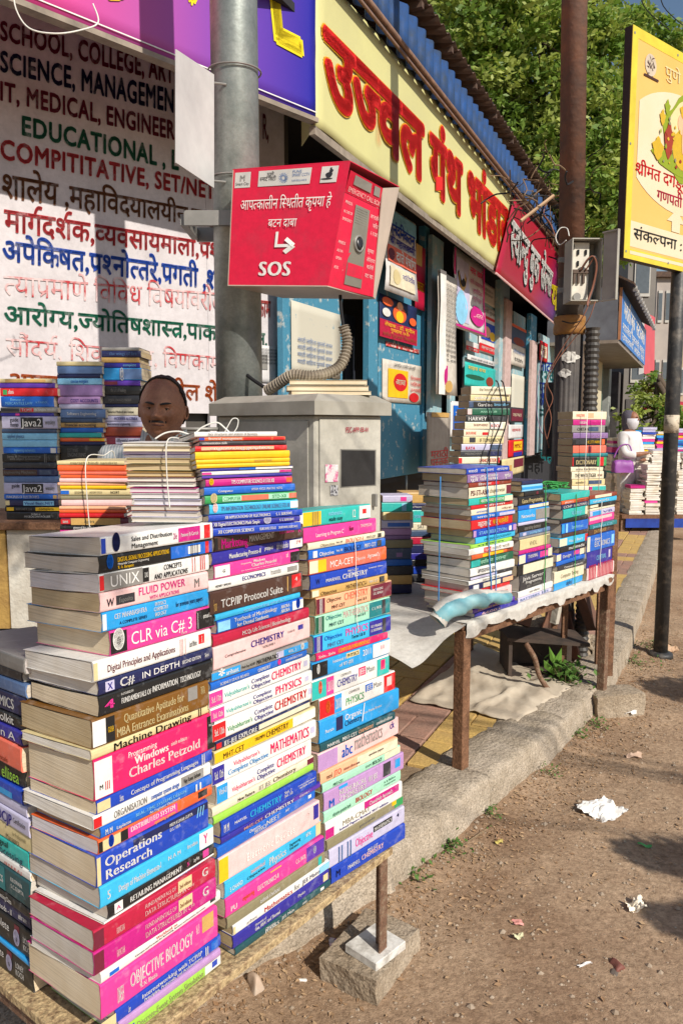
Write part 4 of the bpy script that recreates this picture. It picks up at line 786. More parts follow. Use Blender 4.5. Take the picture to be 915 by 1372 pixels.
S3 = [
 (685,705,405.7,496,'turq','cream','Mathematics 12',(Bd(0,.25,'yellow'),Bd(.82,.999,'white'),Bd(-.12,0,'white'),T('||||',.12,.22,.5,.5,'olive'),T('12',.70,.76,.5,.5,W_,.01),T('mathematics',.35,.55,.66,.2,'pale',0),T('made easy',.36,.56,.3,.2,'darkteal'),Bd(.87,.93,'red',.4,.7))),
 (707.7,725,406.6,503.6,'pink','cream','Learning to Program',(T('Learning to Program C',.15,.52,.44,.26,W_,.01),T('fun',.60,.66,.5,.25,'maroon'),T('THOMSON',.76,.93,.6,.22,W_,.02))),
 (728,737,412.7,515,'cream','cream','Objective Biology (cream)',(Bd(.90,.95,'black'),T('Objective',.14,.32,.45,.4,'olive',.01),T('Vol. XII',.34,.42,.5,.25,K_),T('BIOLOGY-I',.46,.70,.5,.55,'salmon',.01),T('MHT-CET',.74,.87,.5,.35,K_,0))),
 (738,749.7,413.6,516,'blue','cream','Objective Biology (blue)',(Bd(.05,.10,'white'),Bd(.88,.94,'black'),T('Objective',.12,.30,.45,.4,W_,.01),T('Vol. XII',.33,.41,.5,.25,W_,.03),T('BIOLOGY',.43,.66,.5,.5,'navy',.01),T('MHT-CET',.70,.86,.5,.45,W_,.03))),
 (751,770.6,414.5,517,'salmon','cream','MCA CET',(Bd(0,.1,'cream'),Bd(.1,.2,'yellow'),Bd(.92,.999,'orange'),T('MCA-CET',.24,.54,.48,.44,W_,.01),T('Objective',.57,.70,.5,.24,W_),T("Agrawal's",.73,.90,.55,.28,W_,.03))),
 (771.5,790.7,416,517.6,'royal','grey','Chemistry (royal blue)',(T('MARVEL',.18,.37,.44,.24,W_,.02),T('MHT-CET',.46,.60,.80,.18,W_,.02),T('CHEMISTRY',.39,.72,.48,.36,W_,.03),T('Combined  Edition',.74,.94,.72,.12,W_),T('W',.06,.11,.5,.4,'navy',.01))),
 (791,801,418,519,'tan','tan','Objective Mathematics (tan)',(Bd(0,.08,'cream'),Bd(.88,.95,'black'),T('Objective',.10,.30,.4,.4,'brown',.01),T('MATHEMATICS-I',.42,.70,.5,.5,'brown',.01),T('MHT-CET',.73,.86,.5,.3,W_,.02))),
 (802,822,424,524,'peach','tan','Objective Chemistry (peach)',(Bd(0,.10,'maroon'),Bd(.70,.999,'maroon'),T('Objective',.12,.30,.72,.24,'brown',0),T('CHEMISTRY',.34,.66,.70,.42,'salmon',.01),T('MHT-CET',.18,.35,.28,.2,'brown'),T('Term I & II',.5,.64,.3,.18,'brown'),T('DIGITAL EDGE',.73,.87,.66,.15,W_,.02),T('S.K. SINGH',.73,.87,.42,.15,W_,.02),T('|||',.03,.07,.5,.5,W_,.02))),
 (826.6,850,423,522,'mint','tan','Objective Mathematics (mint)',(Bd(0,.10,'deepgreen'),Bd(.70,.999,'teal'),Bd(.88,.93,'charcoal'),T('Objective',.12,.32,.76,.24,'teal',0),T('MATHEMATICS',.34,.68,.70,.38,'palepink',.015),T('MHT CET',.16,.35,.34,.2,'darkteal'),T('Term I & II',.5,.64,.42,.16,'darkteal'),T('C. S. PATIL',.73,.87,.55,.16,W_,.03),T('|||',.03,.07,.5,.5,W_,.02))),
 (853,874.7,420.6,523,'cyan','grey','Objective Physics',(Bd(0,.10,'indigo'),Bd(.70,.999,'indigo'),Bd(.88,.93,'charcoal'),T('Objective',.12,.34,.70,.24,'royal',0),T('PHYSICS',.38,.68,.70,.42,'pink',.01),T('MHT CET',.16,.36,.28,.22,'steel'),T('Term I & II',.46,.64,.34,.2,'navy'),T('K.P. PRASAD',.72,.87,.6,.16,W_,.03),T('D. DESHPANDE',.72,.87,.36,.16,W_,.03),T('|||',.03,.07,.5,.5,W_,.02))),
 (877,887.5,424,519,'hot','cream','Computer Fundamentals',(T('Sinha . Sinha',.02,.24,.5,.36,W_,.02),T('COMPUTER FUNDAMENTALS',.28,.72,.54,.50,'yellow',.03))),
 (890,913,418,522,'sky','grey','Physics 2011',(Bd(0,.18,'black'),Bd(.76,.999,'white'),T('Fundamentals of',.24,.40,.72,.18,W_,.02),Bd(.41,.58,'buff',.62,.92),T('PHYSICS',.42,.57,.77,.2,K_,.02),T('of IIT-JEE',.32,.50,.38,.2,W_,.02),T('2011',.62,.74,.62,.36,W_,.01),T('11',.86,.92,.6,.25,'hot'),('t','\u25cf',.05,.09,.5,.4,W_,.03))),
 (914,936.4,418,520.6,'white','tan','Chemistry 2018',(Bd(0,.17,'turq'),Bd(.17,.26,'pink'),Bd(.83,.999,'turq'),('t','\u25cf',.07,.12,.5,.42,'salmon',.03),T('2018',.18,.25,.5,.5,W_,.02),T('COMPLETE',.35,.48,.80,.12,'grey'),T('CHEMISTRY',.30,.56,.46,.36,'indigo',.0),Bd(.58,.67,'hot',.42,.85),T('JEE',.59,.66,.64,.3,W_,.03),T('Main',.68,.80,.62,.3,'grey',0),Bd(.88,.94,'hot',.35,.85))),
 (939,965,428,528.5,'white','tan','Physics 2018',(Bd(0,.18,'red'),Bd(.18,.27,'sky'),Bd(.84,.999,'red'),('t','\u25cf',.07,.13,.45,.4,'orange',.03),T('2018',.19,.26,.5,.5,W_,.02),T('COMPLETE',.36,.50,.80,.12,'grey'),T('PHYSICS',.32,.56,.40,.36,'green',.0),Bd(.58,.68,'blue',.50,.85),T('JEE',.59,.67,.67,.26,W_,.03),T('Main',.69,.81,.66,.28,'grey',0),Bd(.88,.95,'palepink',.35,.8))),
 (968,996,428,533.7,'sky','cream','Organic Chemistry',(Bd(.19,.27,'navy',.25,.85),T('Organic',.29,.50,.70,.26,W_,.01),T('Chemistry',.29,.50,.42,.24,'navy',0),T('Leo Paula Bruice',.52,.76,.55,.12,W_),T('Pearson',.06,.16,.45,.15,W_,0),T('/',.50,.54,.5,.6,W_,0))),
 (999,1010.7,429,529,'darkteal','tan','MHT CET Chemistry (teal)',(T('MARVEL',.08,.24,.48,.36,W_,.01),T('MHT-CET',.27,.46,.5,.45,W_,.03),T('CHEMISTRY',.48,.68,.52,.4,'peach',.03),T('combined edition',.72,.95,.55,.3,W_))),
 (1012.5,1034,426,533,'palepink','cream','abc (lilac)',(Bd(0,.22,'lilac'),T('abc',.27,.40,.46,.46,'blue',.03),T('mathematics',.42,.78,.6,.6,'grey',-.005),T('ck',.88,.94,.66,.3,'indigo',.02))),
 (1037.8,1052.7,429,532,'peach','tan','JTO',(T('mtnl',.07,.14,.4,.3,'brown',0),T('JTO',.16,.25,.46,.45,'red',.01),T('telecom officers exam',.28,.48,.4,.18,'maroon'),T('question papers',.6,.8,.6,.16,'brown'),Bd(.45,.999,'cream',0,1))),
 (1053,1064,432,535.5,'mint','tan','Biology (mint)',(Bd(.78,.999,'cream'),T('MHT-CET',.12,.24,.4,.34,'deepgreen'),T('STUDY',.52,.60,.5,.25,'deepgreen'),T('BIOLOGY',.61,.74,.52,.4,'deepgreen',.02))),
 (1065,1089.4,434,540,'lilac','tan','Numerical Chemistry',(T('NUMERICAL',.17,.50,.60,.28,W_,.02),T('CHEMISTRY',.17,.50,.26,.28,W_,.02),T('IIT JEE',.53,.64,.5,.3,W_,.03),Bd(.72,.82,'charcoal',.15,.9),Bd(.88,.95,'sky',.3,.8),Bd(.17,.27,'sky',.78,.95),T('M',.05,.12,.3,.4,'blue',.03))),
 (1091,1104,434,536,'mint','cream','Biology for entrance',(T('BIOLOGY',.38,.60,.52,.46,'red',.02),T('objective question bank',.10,.32,.35,.25,'deepgreen'),T('A. B. Mathura',.76,.92,.7,.2,'deepgreen'),T('Concept series',.76,.92,.4,.2,'deepgreen'))),
 (1105.4,1127.5,436,538,'white','tan','MBA CMAT',(Bd(0,.10,'magenta',.0,.6),Bd(.48,.95,'magenta',.55,.98),T("Chandresh Agrawal's",.54,.86,.76,.22,W_,.02),T('MBA-CMAT',.20,.55,.48,.28,'olive',.0),T('Solved Papers Revised 2017 edition',.16,.80,.22,.14,'indigo'))),
 (1129,1142,438,539,'olive','grey','',(Bd(.88,.999,'green'),Bd(.84,.90,'yellow',.5,.95),T('general studies',.4,.6,.5,.2,'grey'))),
 (1142,1164,441,541,'lavender','white','Statistics (white)',(T('Objective',.32,.55,.55,.45,'pink',0),Bd(.56,.82,'black',.52,.85),T('MATHEMATICS',.57,.81,.68,.2,W_,.02),T('|| ||',.10,.28,.5,.5,'steel'),T('4',.88,.92,.7,.2,'navy'))),
 (1165.6,1189,444,542,'royal','grey','MHT CET Chemistry (royal)',(T('MARVEL',.20,.36,.46,.24,W_,.02),T('MHT-CET',.46,.60,.76,.18,W_,.02),T('CHEMISTRY',.38,.68,.52,.30,'palepink',.03),T('M',.05,.11,.5,.4,'navy'))),
]
stack_px(F3, S3, .4005, 'right near column', 'books of the right near column', depth=.17, yawj=1.3)
o = B(); 
# flat leaflet on table end
# ---------------- stack beside the nearest column, spines facing left
def auto_stack(P, heading, z0, specs, where, group, L=.24, D=.17, tilt=0, yawj=2.0, first_rn=1, lj=.012, ordinal_from='top'):
    """specs from the TOP down: (H, cover, pages, title, items, dx)"""
    rn = random.Random(first_rn); z = z0; n = len(specs)
    h = R(heading); ux = Vector((math.sin(h), math.cos(h), 0))
    for i in range(n - 1, -1, -1):
        sp = specs[i]; H = sp[0]; dx = sp[5] if len(sp) > 5 else 0
        P1 = Vector(P) + ux * (rn.uniform(-lj, lj) + dx); P1.z = z
        l = L * rn.uniform(.95, 1.03) * (sp[6] if len(sp) > 6 else 1); title = sp[3]; it = sp[4] or ()
        if not it and title: it = (T(title, .12, .85, .5, .42, 'white' if sum(rgb(sp[1])) < 1.2 else 'black'),)
        lab = book_label(sp[1], H, title, i + 1, where)
        book(frame(P1, heading + rn.uniform(-yawj, yawj), tilt), l, D * rn.uniform(.93, 1.05), H - .0008, sp[1], sp[2], it, lab, group)
        z += H
    return z
SL = [(.030,'grey','lav','',()),(.022,'charcoal','grey','',()),(.026,'steel','grey','',()),
 (.040,'navy','cream','Electronics',(T('MICS',.62,.84,.5,.5,W_),)),(.024,'black','cream','Toolkit',(T('toolkit',.55,.85,.5,.5,W_,0),)),
 (.028,'indigo','cream','in a nutshell',(T('in A',.65,.92,.5,.55,W_,0),)),(.048,'salmon','cream','',(T('Fundamentals',.4,.8,.25,.2,'rust'),)),
 (.036,'black','cream','Mines',(Bd(.45,.62,'teal'),T('ellisea',.66,.92,.4,.5,'lime',0))),(.030,'royal','grey','',(Bd(.6,.85,'sky',.1,.5),)),
 (.022,'lavender','white','',()),(.034,'lavender','cream','JP',(T('OCJP',.5,.75,.5,.62,'indigo',.03),T('Certification',.77,.96,.6,.3,K_))),
 (.034,'buff','cream','',(T('Managers',.6,.8,.3,.3,K_,0),T('for Professionals',.7,.9,.65,.25,'olive'))),
 (.036,'turq','cream','Processing',(T('Processing',.45,.92,.3,.45,'navy',.01),T('Signal',.5,.7,.75,.35,K_))),
 (.020,'white','cream','',(T('N E E R A J',.6,.88,.4,.3,'red'),)),(.055,'darkteal','grey','Physics',(Bd(.0,.62,'teal'),T('Physics',.35,.60,.55,.4,W_,.02),T('B.B.SWAIN',.72,.90,.7,.15,W_),T('S.C.GUPTA',.72,.92,.45,.15,W_))),
 (.020,'black','cream','Data',(T('Processing Data',.40,.66,.5,.5,W_,.01),)),(.030,'navy','cream','Methods II',(T('Methods - II',.42,.72,.4,.4,W_,.01),T('author name',.82,.95,.5,.3,W_))),
 (.058,'black','cream','Complete (upper copy)',(T('Complete',.25,.62,.66,.30,W_,.01),('t','\u25cf',.68,.79,.40,.40,'lavender',.03),('t','\u25cf',.72,.75,.40,.12,'black',.03),T('LONEY',.84,.97,.6,.2,W_,.02),T('KOCH',.84,.97,.34,.2,W_,.02),Bd(.70,.78,'maroon',.68,.92))),
 (.010,'sky','cream','',()),
 (.058,'black','cream','Complete (lower copy)',(T('Complete',.25,.55,.66,.30,W_,.01),('t','\u25cf',.58,.69,.40,.40,'lavender',.03),('t','\u25cf',.62,.65,.40,.12,'black',.03),T('LONEY',.74,.87,.6,.2,W_,.02),T('KOCH',.74,.87,.34,.2,W_,.02),Bd(.60,.68,'maroon',.68,.92))),
]
# local frame: x runs from far-left towards the near corner, spines face -e (left/front)
SL = [(s_[0] * 1.12, *s_[1:]) for s_ in SL]
lf = T1.pt(.015, -.50, 0)
tot = sum(s[0] for s in SL)
auto_stack((lf.x, lf.y, 0), 180 - 52.4, .4005, SL, 'left-facing corner stack', 'books of the left-facing stack', L=.26, D=.17, yawj=1.5, first_rn=4)
BOW[0] = 0
# ================================================================ BEHIND THE NEAR TABLE
M_crate = mat('yellowed_plank', (.46, .29, .08), rough=.8, color2=(.28, .16, .05), scale=14, bump=.5, bscale=60)
M_wplank = mat('whitewashed_board', (.60, .57, .50), rough=.8, color2=(.42, .37, .30), scale=8, bump=.4, bscale=60)
ctr = empty('counter', (0, 0, 0), 'wooden book counter with a pale front board below the left back stacks', 'counter')
b = B(); b.box(-1.75, -.62, 2.93, 3.45, 1.195, 1.225, ch=.003); b.build('counter_top', M_wood, ctr)
b = B(); b.box(-1.75, -1.31, 2.95, 2.97, .80, 1.194); b.build('front_board', M_crate, ctr)
b = B(); b.box(-1.305, -.64, 2.955, 2.975, .80, 1.194); b.build('front_board', M_wplank, ctr)
for x in (-1.72, -.66):
    for y in (3.0, 3.4): b = B(); b.box(x - .025, x + .025, y - .02, y + .02, .13, 1.194); b.build('leg', M_wood, ctr)
BK = [ # px x0,x1, top y, bottom y, specs
 (4, 78, 507, 690, [(.020,'buff','cream','',(Bd(.12,.88,'tan'),)),(.024,'violet','cream','',()),(.038,'red','cream','',(Bd(.05,.12,'green',.2,.8),T('sbm',.14,.24,.5,.4,W_))),
  (.050,'blue','cream','Mercantile Law',(T('Elements of',.18,.45,.7,.22,'pale',0),T('MERCANTILE LAW',.08,.60,.36,.26,'pale',.01),T('N. D. KAPOOR',.66,.88,.45,.18,'pale'))),
  (.026,'grey','cream','JAVA',(Bd(.35,.58,'red'),Bd(.0,.33,'charcoal',.2,.8),T('TCMT',.37,.56,.5,.5,W_,.02),T('the complete reference',.6,.97,.5,.35,W_))),
  (.016,'indigo','cream','',(Bd(.28,.36,'pink'),)),(.058,'lavender','cream','Java2 (upper copy)',(Bd(.34,.74,'black'),T('Java2',.36,.72,.5,.62,W_,.0),T('guide',.15,.3,.7,.25,K_),T('thomas',.15,.3,.3,.25,K_),T('wesley',.78,.96,.5,.3,'grey'))),
  (.020,'slate','cream','',()),(.032,'pale','cream','',(T('applied physics',.1,.4,.5,.4,'steel'),)),(.034,'pale','cream','',()),(.030,'blue','cream','',(Bd(.88,.98,'white',.1,.9),T('engineering mathematics',.2,.6,.5,.35,'pale'))),
  (.040,'black','cream','Java Programming',(T('Java & Programming',.10,.72,.68,.26,'grey',.02),T('with object orientation',.14,.70,.36,.22,'grey'),T('||',.78,.84,.5,.6,'grey'))),
  (.030,'charcoal','cream','',()),(.036,'navy','cream','Engineering Mechanics',(Bd(0,.62,'brown'),T('Engineering Mechanics',.02,.6,.55,.38,'grey',.02),Bd(.66,.88,'slate',.2,.8))),
  (.030,'steel','cream','',()),(.054,'lavender','cream','Java2 (lower copy)',(Bd(.34,.74,'black'),T('Java2',.36,.72,.5,.62,W_,.0),T('guide',.15,.3,.7,.25,K_),T('wesley',.78,.96,.5,.3,'grey'))),
  (.026,'blue','cream','Principles of Electronics',(T('PRINCIPLES OF ELECTRONICS',.04,.66,.5,.5,W_,.02),Bd(.92,.99,'tan'))),
  (.032,'navy','cream','Visual Basic',(Bd(.0,.08,'buff'),Bd(.34,.92,'pale',.1,.8),T('Visual Basic.NET',.36,.90,.45,.4,'indigo',.02))),
  (.026,'black','cream','yellow label book',(Bd(.03,.16,'yellow'),Bd(.56,.999,'yellow'),T('ASP.NET 2.0',.20,.5,.5,.4,'grey'),T('complete',.62,.9,.5,.4,K_))),
  (.038,'charcoal','cream','Software Management',(Bd(0,.999,'black',0,.8),T('the basics of',.45,.62,.7,.2,W_),T('MICROCONTROLLER',.32,.80,.40,.24,W_,.02)))]),
 (82, 141, 484, 690, [(.018,'buff','cream','',()),(.032,'steel','cream','',()),(.016,'navy','cream','',()),(.026,'pale','cream','',(T('concise inorganic',.3,.7,.5,.4,'blue'),)),
  (.046,'mauve','cream','',(Bd(.0,.95,'mauve'),)),(.030,'lilac','cream','',(T('COST ACCOUNTS',.3,.95,.45,.45,'indigo',.02),)),(.020,'lavender','cream','',()),(.036,'steel','cream','',(T('Software Engineering',.15,.8,.5,.35,W_),)),(.018,'slate','cream','',()),
  (.020,'tan','cream','',(T('financial accounting',.1,.8,.5,.5,'navy'),)),(.020,'blue','cream','',()),(.020,'turq','cream','',()),(.016,'orange','cream','',(Bd(.66,.999,'yellow'),)),
  (.014,'navy','cream','',()),(.060,'black','cream','Software Engineering',(T('SOFTWARE',.16,.42,.66,.26,'grey',.02),T('ENGINEERING',.16,.60,.36,.26,'grey',.02),Bd(.88,.94,'grey',.35,.6))),
  (.056,'buff','cream','yellow framed book',(Bd(.2,.80,'turq',.12,.88),Bd(0,.16,'yellow'),Bd(.86,.999,'yellow'),T('Control Engineering',.24,.76,.5,.25,'pale'))),(.014,'pale','cream','',(Bd(.5,.6,'magenta'),)),(.024,'navy','cream','',()),(.034,'blue','cream','',()),(.06,'magenta','cream','',()),(.05,'navy','cream','',())]),
 (141, 192, 465, 690, [(.014,'grey','cream','',()),(.026,'navy','tan','',(T('the wings of fire',.2,.9,.5,.4,'steel'),)),(.022,'tan','tan','',()),(.020,'indigo','tan','',(T('complete',.55,.9,.5,.4,'pale'),)),
  (.050,'sky','cream','',(Bd(.42,.999,'steel'),T('@',.44,.54,.5,.6,W_))),(.022,'violet','cream','',(Bd(0,.4,'maroon'),)),(.038,'black','cream','',(T('the art of biology',.2,.6,.5,.3,'grey'),)),(.036,'charcoal','cream','',(T('organic chemistry reaction',.15,.75,.5,.3,'grey'),)),(.012,'navy','cream','',()),
  (.034,'cream','cream','',(T('Numerical Methods and Analysis',.1,.8,.45,.3,K_),)),(.024,'lavender','cream','',(T('MODERN ALGEBRA',.3,.9,.5,.5,'indigo'),)),(.022,'lavender','cream','',(T('environmental engineering',.1,.7,.5,.4,'navy'),Bd(.0,.1,'red'))),
  (.038,'rust','cream','',()),(.034,'maroon','cream','',(Bd(.28,.999,'lavender',.1,.8),T('differential equations',.3,.9,.45,.35,K_))),(.014,'violet','cream','',()),(.052,'buff','cream','Botany',(T('BOTANY',.55,.85,.5,.25,'olive'),)),
  (.040,'turq','cream','Cell Biology',(T('CELL BIOLOGY',.04,.58,.5,.4,K_,.02),T('genetics',.62,.9,.5,.3,'navy'))),(.046,'sky','cream','',()),(.05,'indigo','cream','',()),(.05,'crimson','cream','',()),(.05,'navy','cream','',())]),
]
for q, (x0, x1, yt, yb, sp) in enumerate(BK):
    YB = (3.02, 3.05, 3.08)[q]; p0 = at(x0, 600, YB); p1 = at(x1, 600, YB); zt = at(x0, yt, YB).z
    tot = sum(s[0] for s in sp); k = (zt - 1.2255) / tot
    sp = [(s[0] * k, *s[1:]) for s in sp]
    auto_stack((p0.x, YB, 0), 90, 1.2255, sp, ('leftmost back stack', 'second back stack', 'back stack touching the seller')[q], ('books of the leftmost back stack', 'books of the second back stack', 'books of the back stack beside the seller')[q], L=(p1.x - p0.x), D=.18, yawj=1.2, first_rn=20 + q, lj=.004)
# crate hidden on the near table that carries the tied notebooks and the paper bundle
cr = empty('wooden_crate', (-.70, 1.85, .3995), 'wooden crate on the near table under the tied notebooks', 'crate')
for k in range(6): b = B(); b.box(0, .42, .0, .012, .005 + k * .152, .140 + k * .152); b.build('slat', M_crate, cr)
for x in (0.0, .408): b = B(); b.box(x, x + .012, .0125, .20, .0, .912); b.build('side_panel', M_crate, cr)
b = B(); b.box(0, .42, .0, .20, .9125, .924); b.build('lid', M_crate, cr)
ZC = 1.325
NB = [(.012,'buff','cream','',(T('marathi hindi sanskrit',.2,.9,.5,.4,'olive'),)),(.018,'orange','white','',()),(.010,'salmon','white','',()),(.009,'orange','white','',()),(.012,'palepink','white','',()),(.009,'peach','cream','',()),
 (.010,'yellow','cream','',()),(.018,'buff','cream','',(Bd(0,.12,'blue'),T('GEOGRAPHY',.2,.34,.5,.4,'olive'),T('HISTORY STD IX',.42,.6,.5,.35,'olive'),T('NCERT',.72,.85,.5,.4,K_))),(.012,'olive','tan','',()),
 (.018,'palepink','white','',()),(.010,'peach','white','',()),(.010,'orange','white','',()),(.013,'red','white','',()),(.022,'maroon','cream','',(Bd(0,.14,'red'),Bd(.15,.88,'tan',.05,.95),T('navneet',.03,.11,.5,.35,W_),T('algebra',.35,.5,.5,.3,'olive'))),
 (.013,'black','cream','',(T('general knowledge  for  all  exam',.2,.8,.5,.45,W_),)),(.010,'magenta','cream','',()),(.012,'cyan','cream','',(T('general science',.2,.55,.5,.4,'navy'),))]
k = (at(80, 617, 1.86).z - ZC) / sum(s[0] for s in NB); NB = [(s[0] * k, *s[1:]) for s in NB]
pN = at(80, 650, 1.86); pN2 = at(176, 650, 1.86)
auto_stack((pN.x, 1.86, 0), 90, ZC, NB, 'string-tied notebook pile', 'notebooks in the tied orange pile', L=(pN2.x - pN.x) * .96, D=.15, yawj=2.0, first_rn=31, lj=.004)
# paper bundle, fore-edges towards the camera (spines at the back)
PB = [(.014,'white','white'),(.020,'cream','cream'),(.010,'mauve','white'),(.012,'lavender','white'),(.022,'buff','tan'),(.026,'buff','tan'),(.020,'tan','tan'),(.020,'maroon','white'),(.018,'white','white'),(.022,'magenta','lav'),(.020,'white','lav'),(.024,'lavender','lav'),(.022,'rust','grey'),(.022,'lavender','grey'),(.020,'white','grey')]
ZB_ = 1.3995; k = (at(170, 592, 1.57).z - ZB_) / sum(s[0] for s in PB); z = ZB_; pX = at(174, 640, 1.57); pX2 = at(266, 640, 1.57); rn = random.Random(8)
for i in range(len(PB) - 1, -1, -1):
    H, c, pg = PB[i]; H *= k; Lx = pX2.x - pX.x
    P1 = Vector((pX2.x + .004 + rn.uniform(-.004, .004) + (i - 7) * .0012, 1.56 + .115, z))
    book(frame(P1, 270 + 4 + rn.uniform(-1.5, 1.5), 0), Lx, .115, H - .0008, c, pg, (), f"{cname(c)} covered notebook with pages facing out, {ORD(i + 1)} from top of the corded paper bundle", 'notebooks in the corded paper bundle')
    z += H
ZP = z
M_str = mat('white_twine', (.78, .76, .70), rough=.8)
def loop_tie(name, x, y0, y1, z0, z1, label, m=M_str, r=.0013):
    P = [(x, y0 - .004, z0), (x - .004, y0 - .006, z0 * .5 + z1 * .5), (x - .002, y0 - .004, z1 + .002), (x + .01, (y0 + y1) / 2, z1 + .006), (x + .012, y1 + .004, z1), (x + .01, y1 + .006, z0)]
    o = B().tube(curve_pts(P, 6), r, 6).build(name, m, None, True); return tag(o, label, 'twine', 'twine round the stacks')
loop_tie('twine', (pN.x + pN2.x) / 2 - .01, 1.845, 2.02, ZC + .01, at(80, 615, 1.86).z, 'white twine wound round the orange notebook pile')
loop_tie('twine', (pX.x + pX2.x) / 2 + .015, 1.555, 1.68, ZB_ + .03, ZP, 'white twine wound round the paper bundle beside the seller')
wire('twine', [at(x, y, 1.60) for x, y in ((208, 588), (222, 580), (240, 578), (258, 582), (272, 572), (290, 566), (302, 574), (316, 588))], .0018, M_str, 'loose white cord looping from the paper bundle to the middle column', 'twine')
wire('twine', [at(x, y, 1.70) for x, y in ((300, 582), (306, 570), (312, 561), (319, 562), (318, 572), (313, 580))], .0012, M_str, 'upright white cord loop above the middle near column', 'twine')
def front_twine(px, y0, y1, Y0, Y1, label, m=M_str, r=.0018, wob=2, seed=1):
    rn = random.Random(seed); n = 6; P = []
    for i in range(n + 1): t = i / n; P.append(at(px[0] + (px[1] - px[0]) * t + rn.uniform(-wob, wob) * .5, y0 + (y1 - y0) * t, Y0 + (Y1 - Y0) * t))
    o = B().tube(curve_pts(P, 4), r, 6).build('twine', m, None, True); return tag(o, label, 'twine', 'twine round the stacks')
def on_front(pl, px0, y0, px1, y1, label, m=M_str, r=.0011, off=.005, n=7, seed=1):
    rn = random.Random(seed); P = []
    for i in range(n + 1):
        t = i / n; p = pl.hit(px0 + (px1 - px0) * t + rn.uniform(-1, 1), y0 + (y1 - y0) * t); P.append(p + pl.n * off)
    o = B().tube(curve_pts(P, 4), r, 6).build('twine', m, None, True); return tag(o, label, 'twine', 'twine round the stacks')
on_front(F1, 322, 580, 344, 706, 'white twine down the coloured upper half of the middle near column', seed=2)
on_front(F3, 474, 724, 478, 848, 'thin white twine down the upper half of the right near column', seed=3)
# ================================================================ POLE, CABINET, CALL BOX
M_galv = mat('galvanised_steel', (.36, .38, .36), rough=.45, color2=(.19, .22, .21), speck=.15, sscale=60, scale=7, metal=.55, bump=.15, bscale=30, thr=(.3, .7))
M_galvd = mat('grey_steel', (.30, .29, .27), rough=.5, var=.3, metal=.3)
lp = empty('street_pole', (-.455, 3.45, .13), 'thick galvanised street pole rising behind the grey cabinet', 'pole')
b = B(); b.tube([(0, 0, 0), (0, 0, 7)], [.105, .094], 40); b.build('shaft', M_galv, lp, True)
for px, py in ((318, 97), (318, 240)):
    z = at(px, py, 3.45).z - .13
    b = B(); b.tube([(.112 * math.cos(a), .112 * math.sin(a), z + .008 * math.sin(a)) for a in [i * math.pi / 14 for i in range(29)]], .004, 6); b.build('wire_band', M_galvd, lp, True)
b = B(); zz = at(280, 300, 3.4).z - .13
b.box(-.20, .0, -.15, -.128, zz - .03, zz + .03); b.box(-.20, .0, .128, .15, zz - .03, zz + .03); b.box(-.22, -.19, -.128, .128, zz - .025, zz + .02); b.build('clamp_bracket', M_galvd, lp)
for (dx, zt) in ((-.03, .46), (.10, .46)):
    z2 = at(290, 575, 3.3).z - .13
    b = B(); b.tube([(-.30, -.05, z2), (-.09, -.05, z2)], .008, 8); b.build('cross_bolt', M_galvd, lp, True) if dx < 0 else None
# sheet-metal sign plate tied left of the pole, seen from behind
M_plate = mat('primed_sheet', (.62, .61, .60), rough=.6, color2=(.46, .45, .45), scale=5)
q = [at(235, 218, 3.02), at(286, 252, 3.33), at(286, 100, 3.33), at(235, 66, 3.02)]
n_ = (q[1] - q[0]).cross(q[3] - q[0]).normalized() * .004
pl_ = empty('metal_plate', q[0], 'blank white sheet-metal plate wired to the left of the street pole', 'sign'); 
b = B(); b.slab([p - q[0] for p in q], n_); b.build('sheet', M_plate, pl_)
b = B(); 
for (i, t) in ((0, .03), (3, -.03)):
    p = q[1 if i == 0 else 2] - q[0]; B().tube([p + Vector((-.02, 0, t)), p + Vector((.05, .02, t))], .005, 6).build('tie', M_galvd, pl_)
# cabinet
M_cab = mat('cabinet_grey', (.52, .50, .44), rough=.55, speck=.12, sscale=30, color2=(.36, .34, .29), scale=4, bump=.12, bscale=24, thr=(.3, .7), detail=9)
M_cabd = mat('cabinet_lid_grey', (.38, .36, .31), rough=.6, color2=(.25, .23, .19), scale=6, detail=9, thr=(.3, .65))
M_dark = mat('dark_void', (.012, .012, .014), rough=.9, var=.2)
CB = Plane((-.097, 2.78, 0), 43.0)                    # right-hand face of the cabinet
zc1 = at(421, 556, 2.78).z
cabn = empty('utility_cabinet', CB.mat(0, 0, .13), 'grey metal utility cabinet stencilled PSC-APP-EB-01 in front of the pole', 'cabinet')
hc = zc1 - .13
b = B(); b.box(0, .375, 0, .56, 0, hc, ch=.006); b.build('body', M_cab, cabn)
V = [(-.03, -.025, hc + .001), (.43, -.025, hc + .001), (.40, .58, hc + .001), (-.03, .58, hc + .001), (-.035, -.03, hc + .045), (.435, -.03, hc + .045), (.435, .605, hc + .045), (-.035, .605, hc + .045),
     (.06, .03, hc + .085), (.34, .03, hc + .085), (.34, .54, hc + .085), (.06, .54, hc + .085)]
V = [(-.03, -.03, hc + .001), (.40, -.03, hc + .001), (.40, .58, hc + .001), (-.03, .58, hc + .001), (-.03, -.03, hc + .05), (.40, -.03, hc + .05), (.40, .58, hc + .05), (-.03, .58, hc + .05),
     (.03, .01, hc + .078), (.35, .01, hc + .078), (.35, .55, hc + .078), (.03, .55, hc + .078)]
F = [(0, 3, 2, 1), (0, 1, 5, 4), (1, 2, 6, 5), (2, 3, 7, 6), (3, 0, 4, 7), (4, 5, 9, 8), (5, 6, 10, 9), (6, 7, 11, 10), (7, 4, 8, 11), (8, 9, 10, 11)]
mesh('lid', V, F, M_cabd, cabn)
b = B(); b.box(.02, .36, -.008, -.0005, .05, hc - .012, ch=.002); dr = b.build('door', M_cab, cabn)
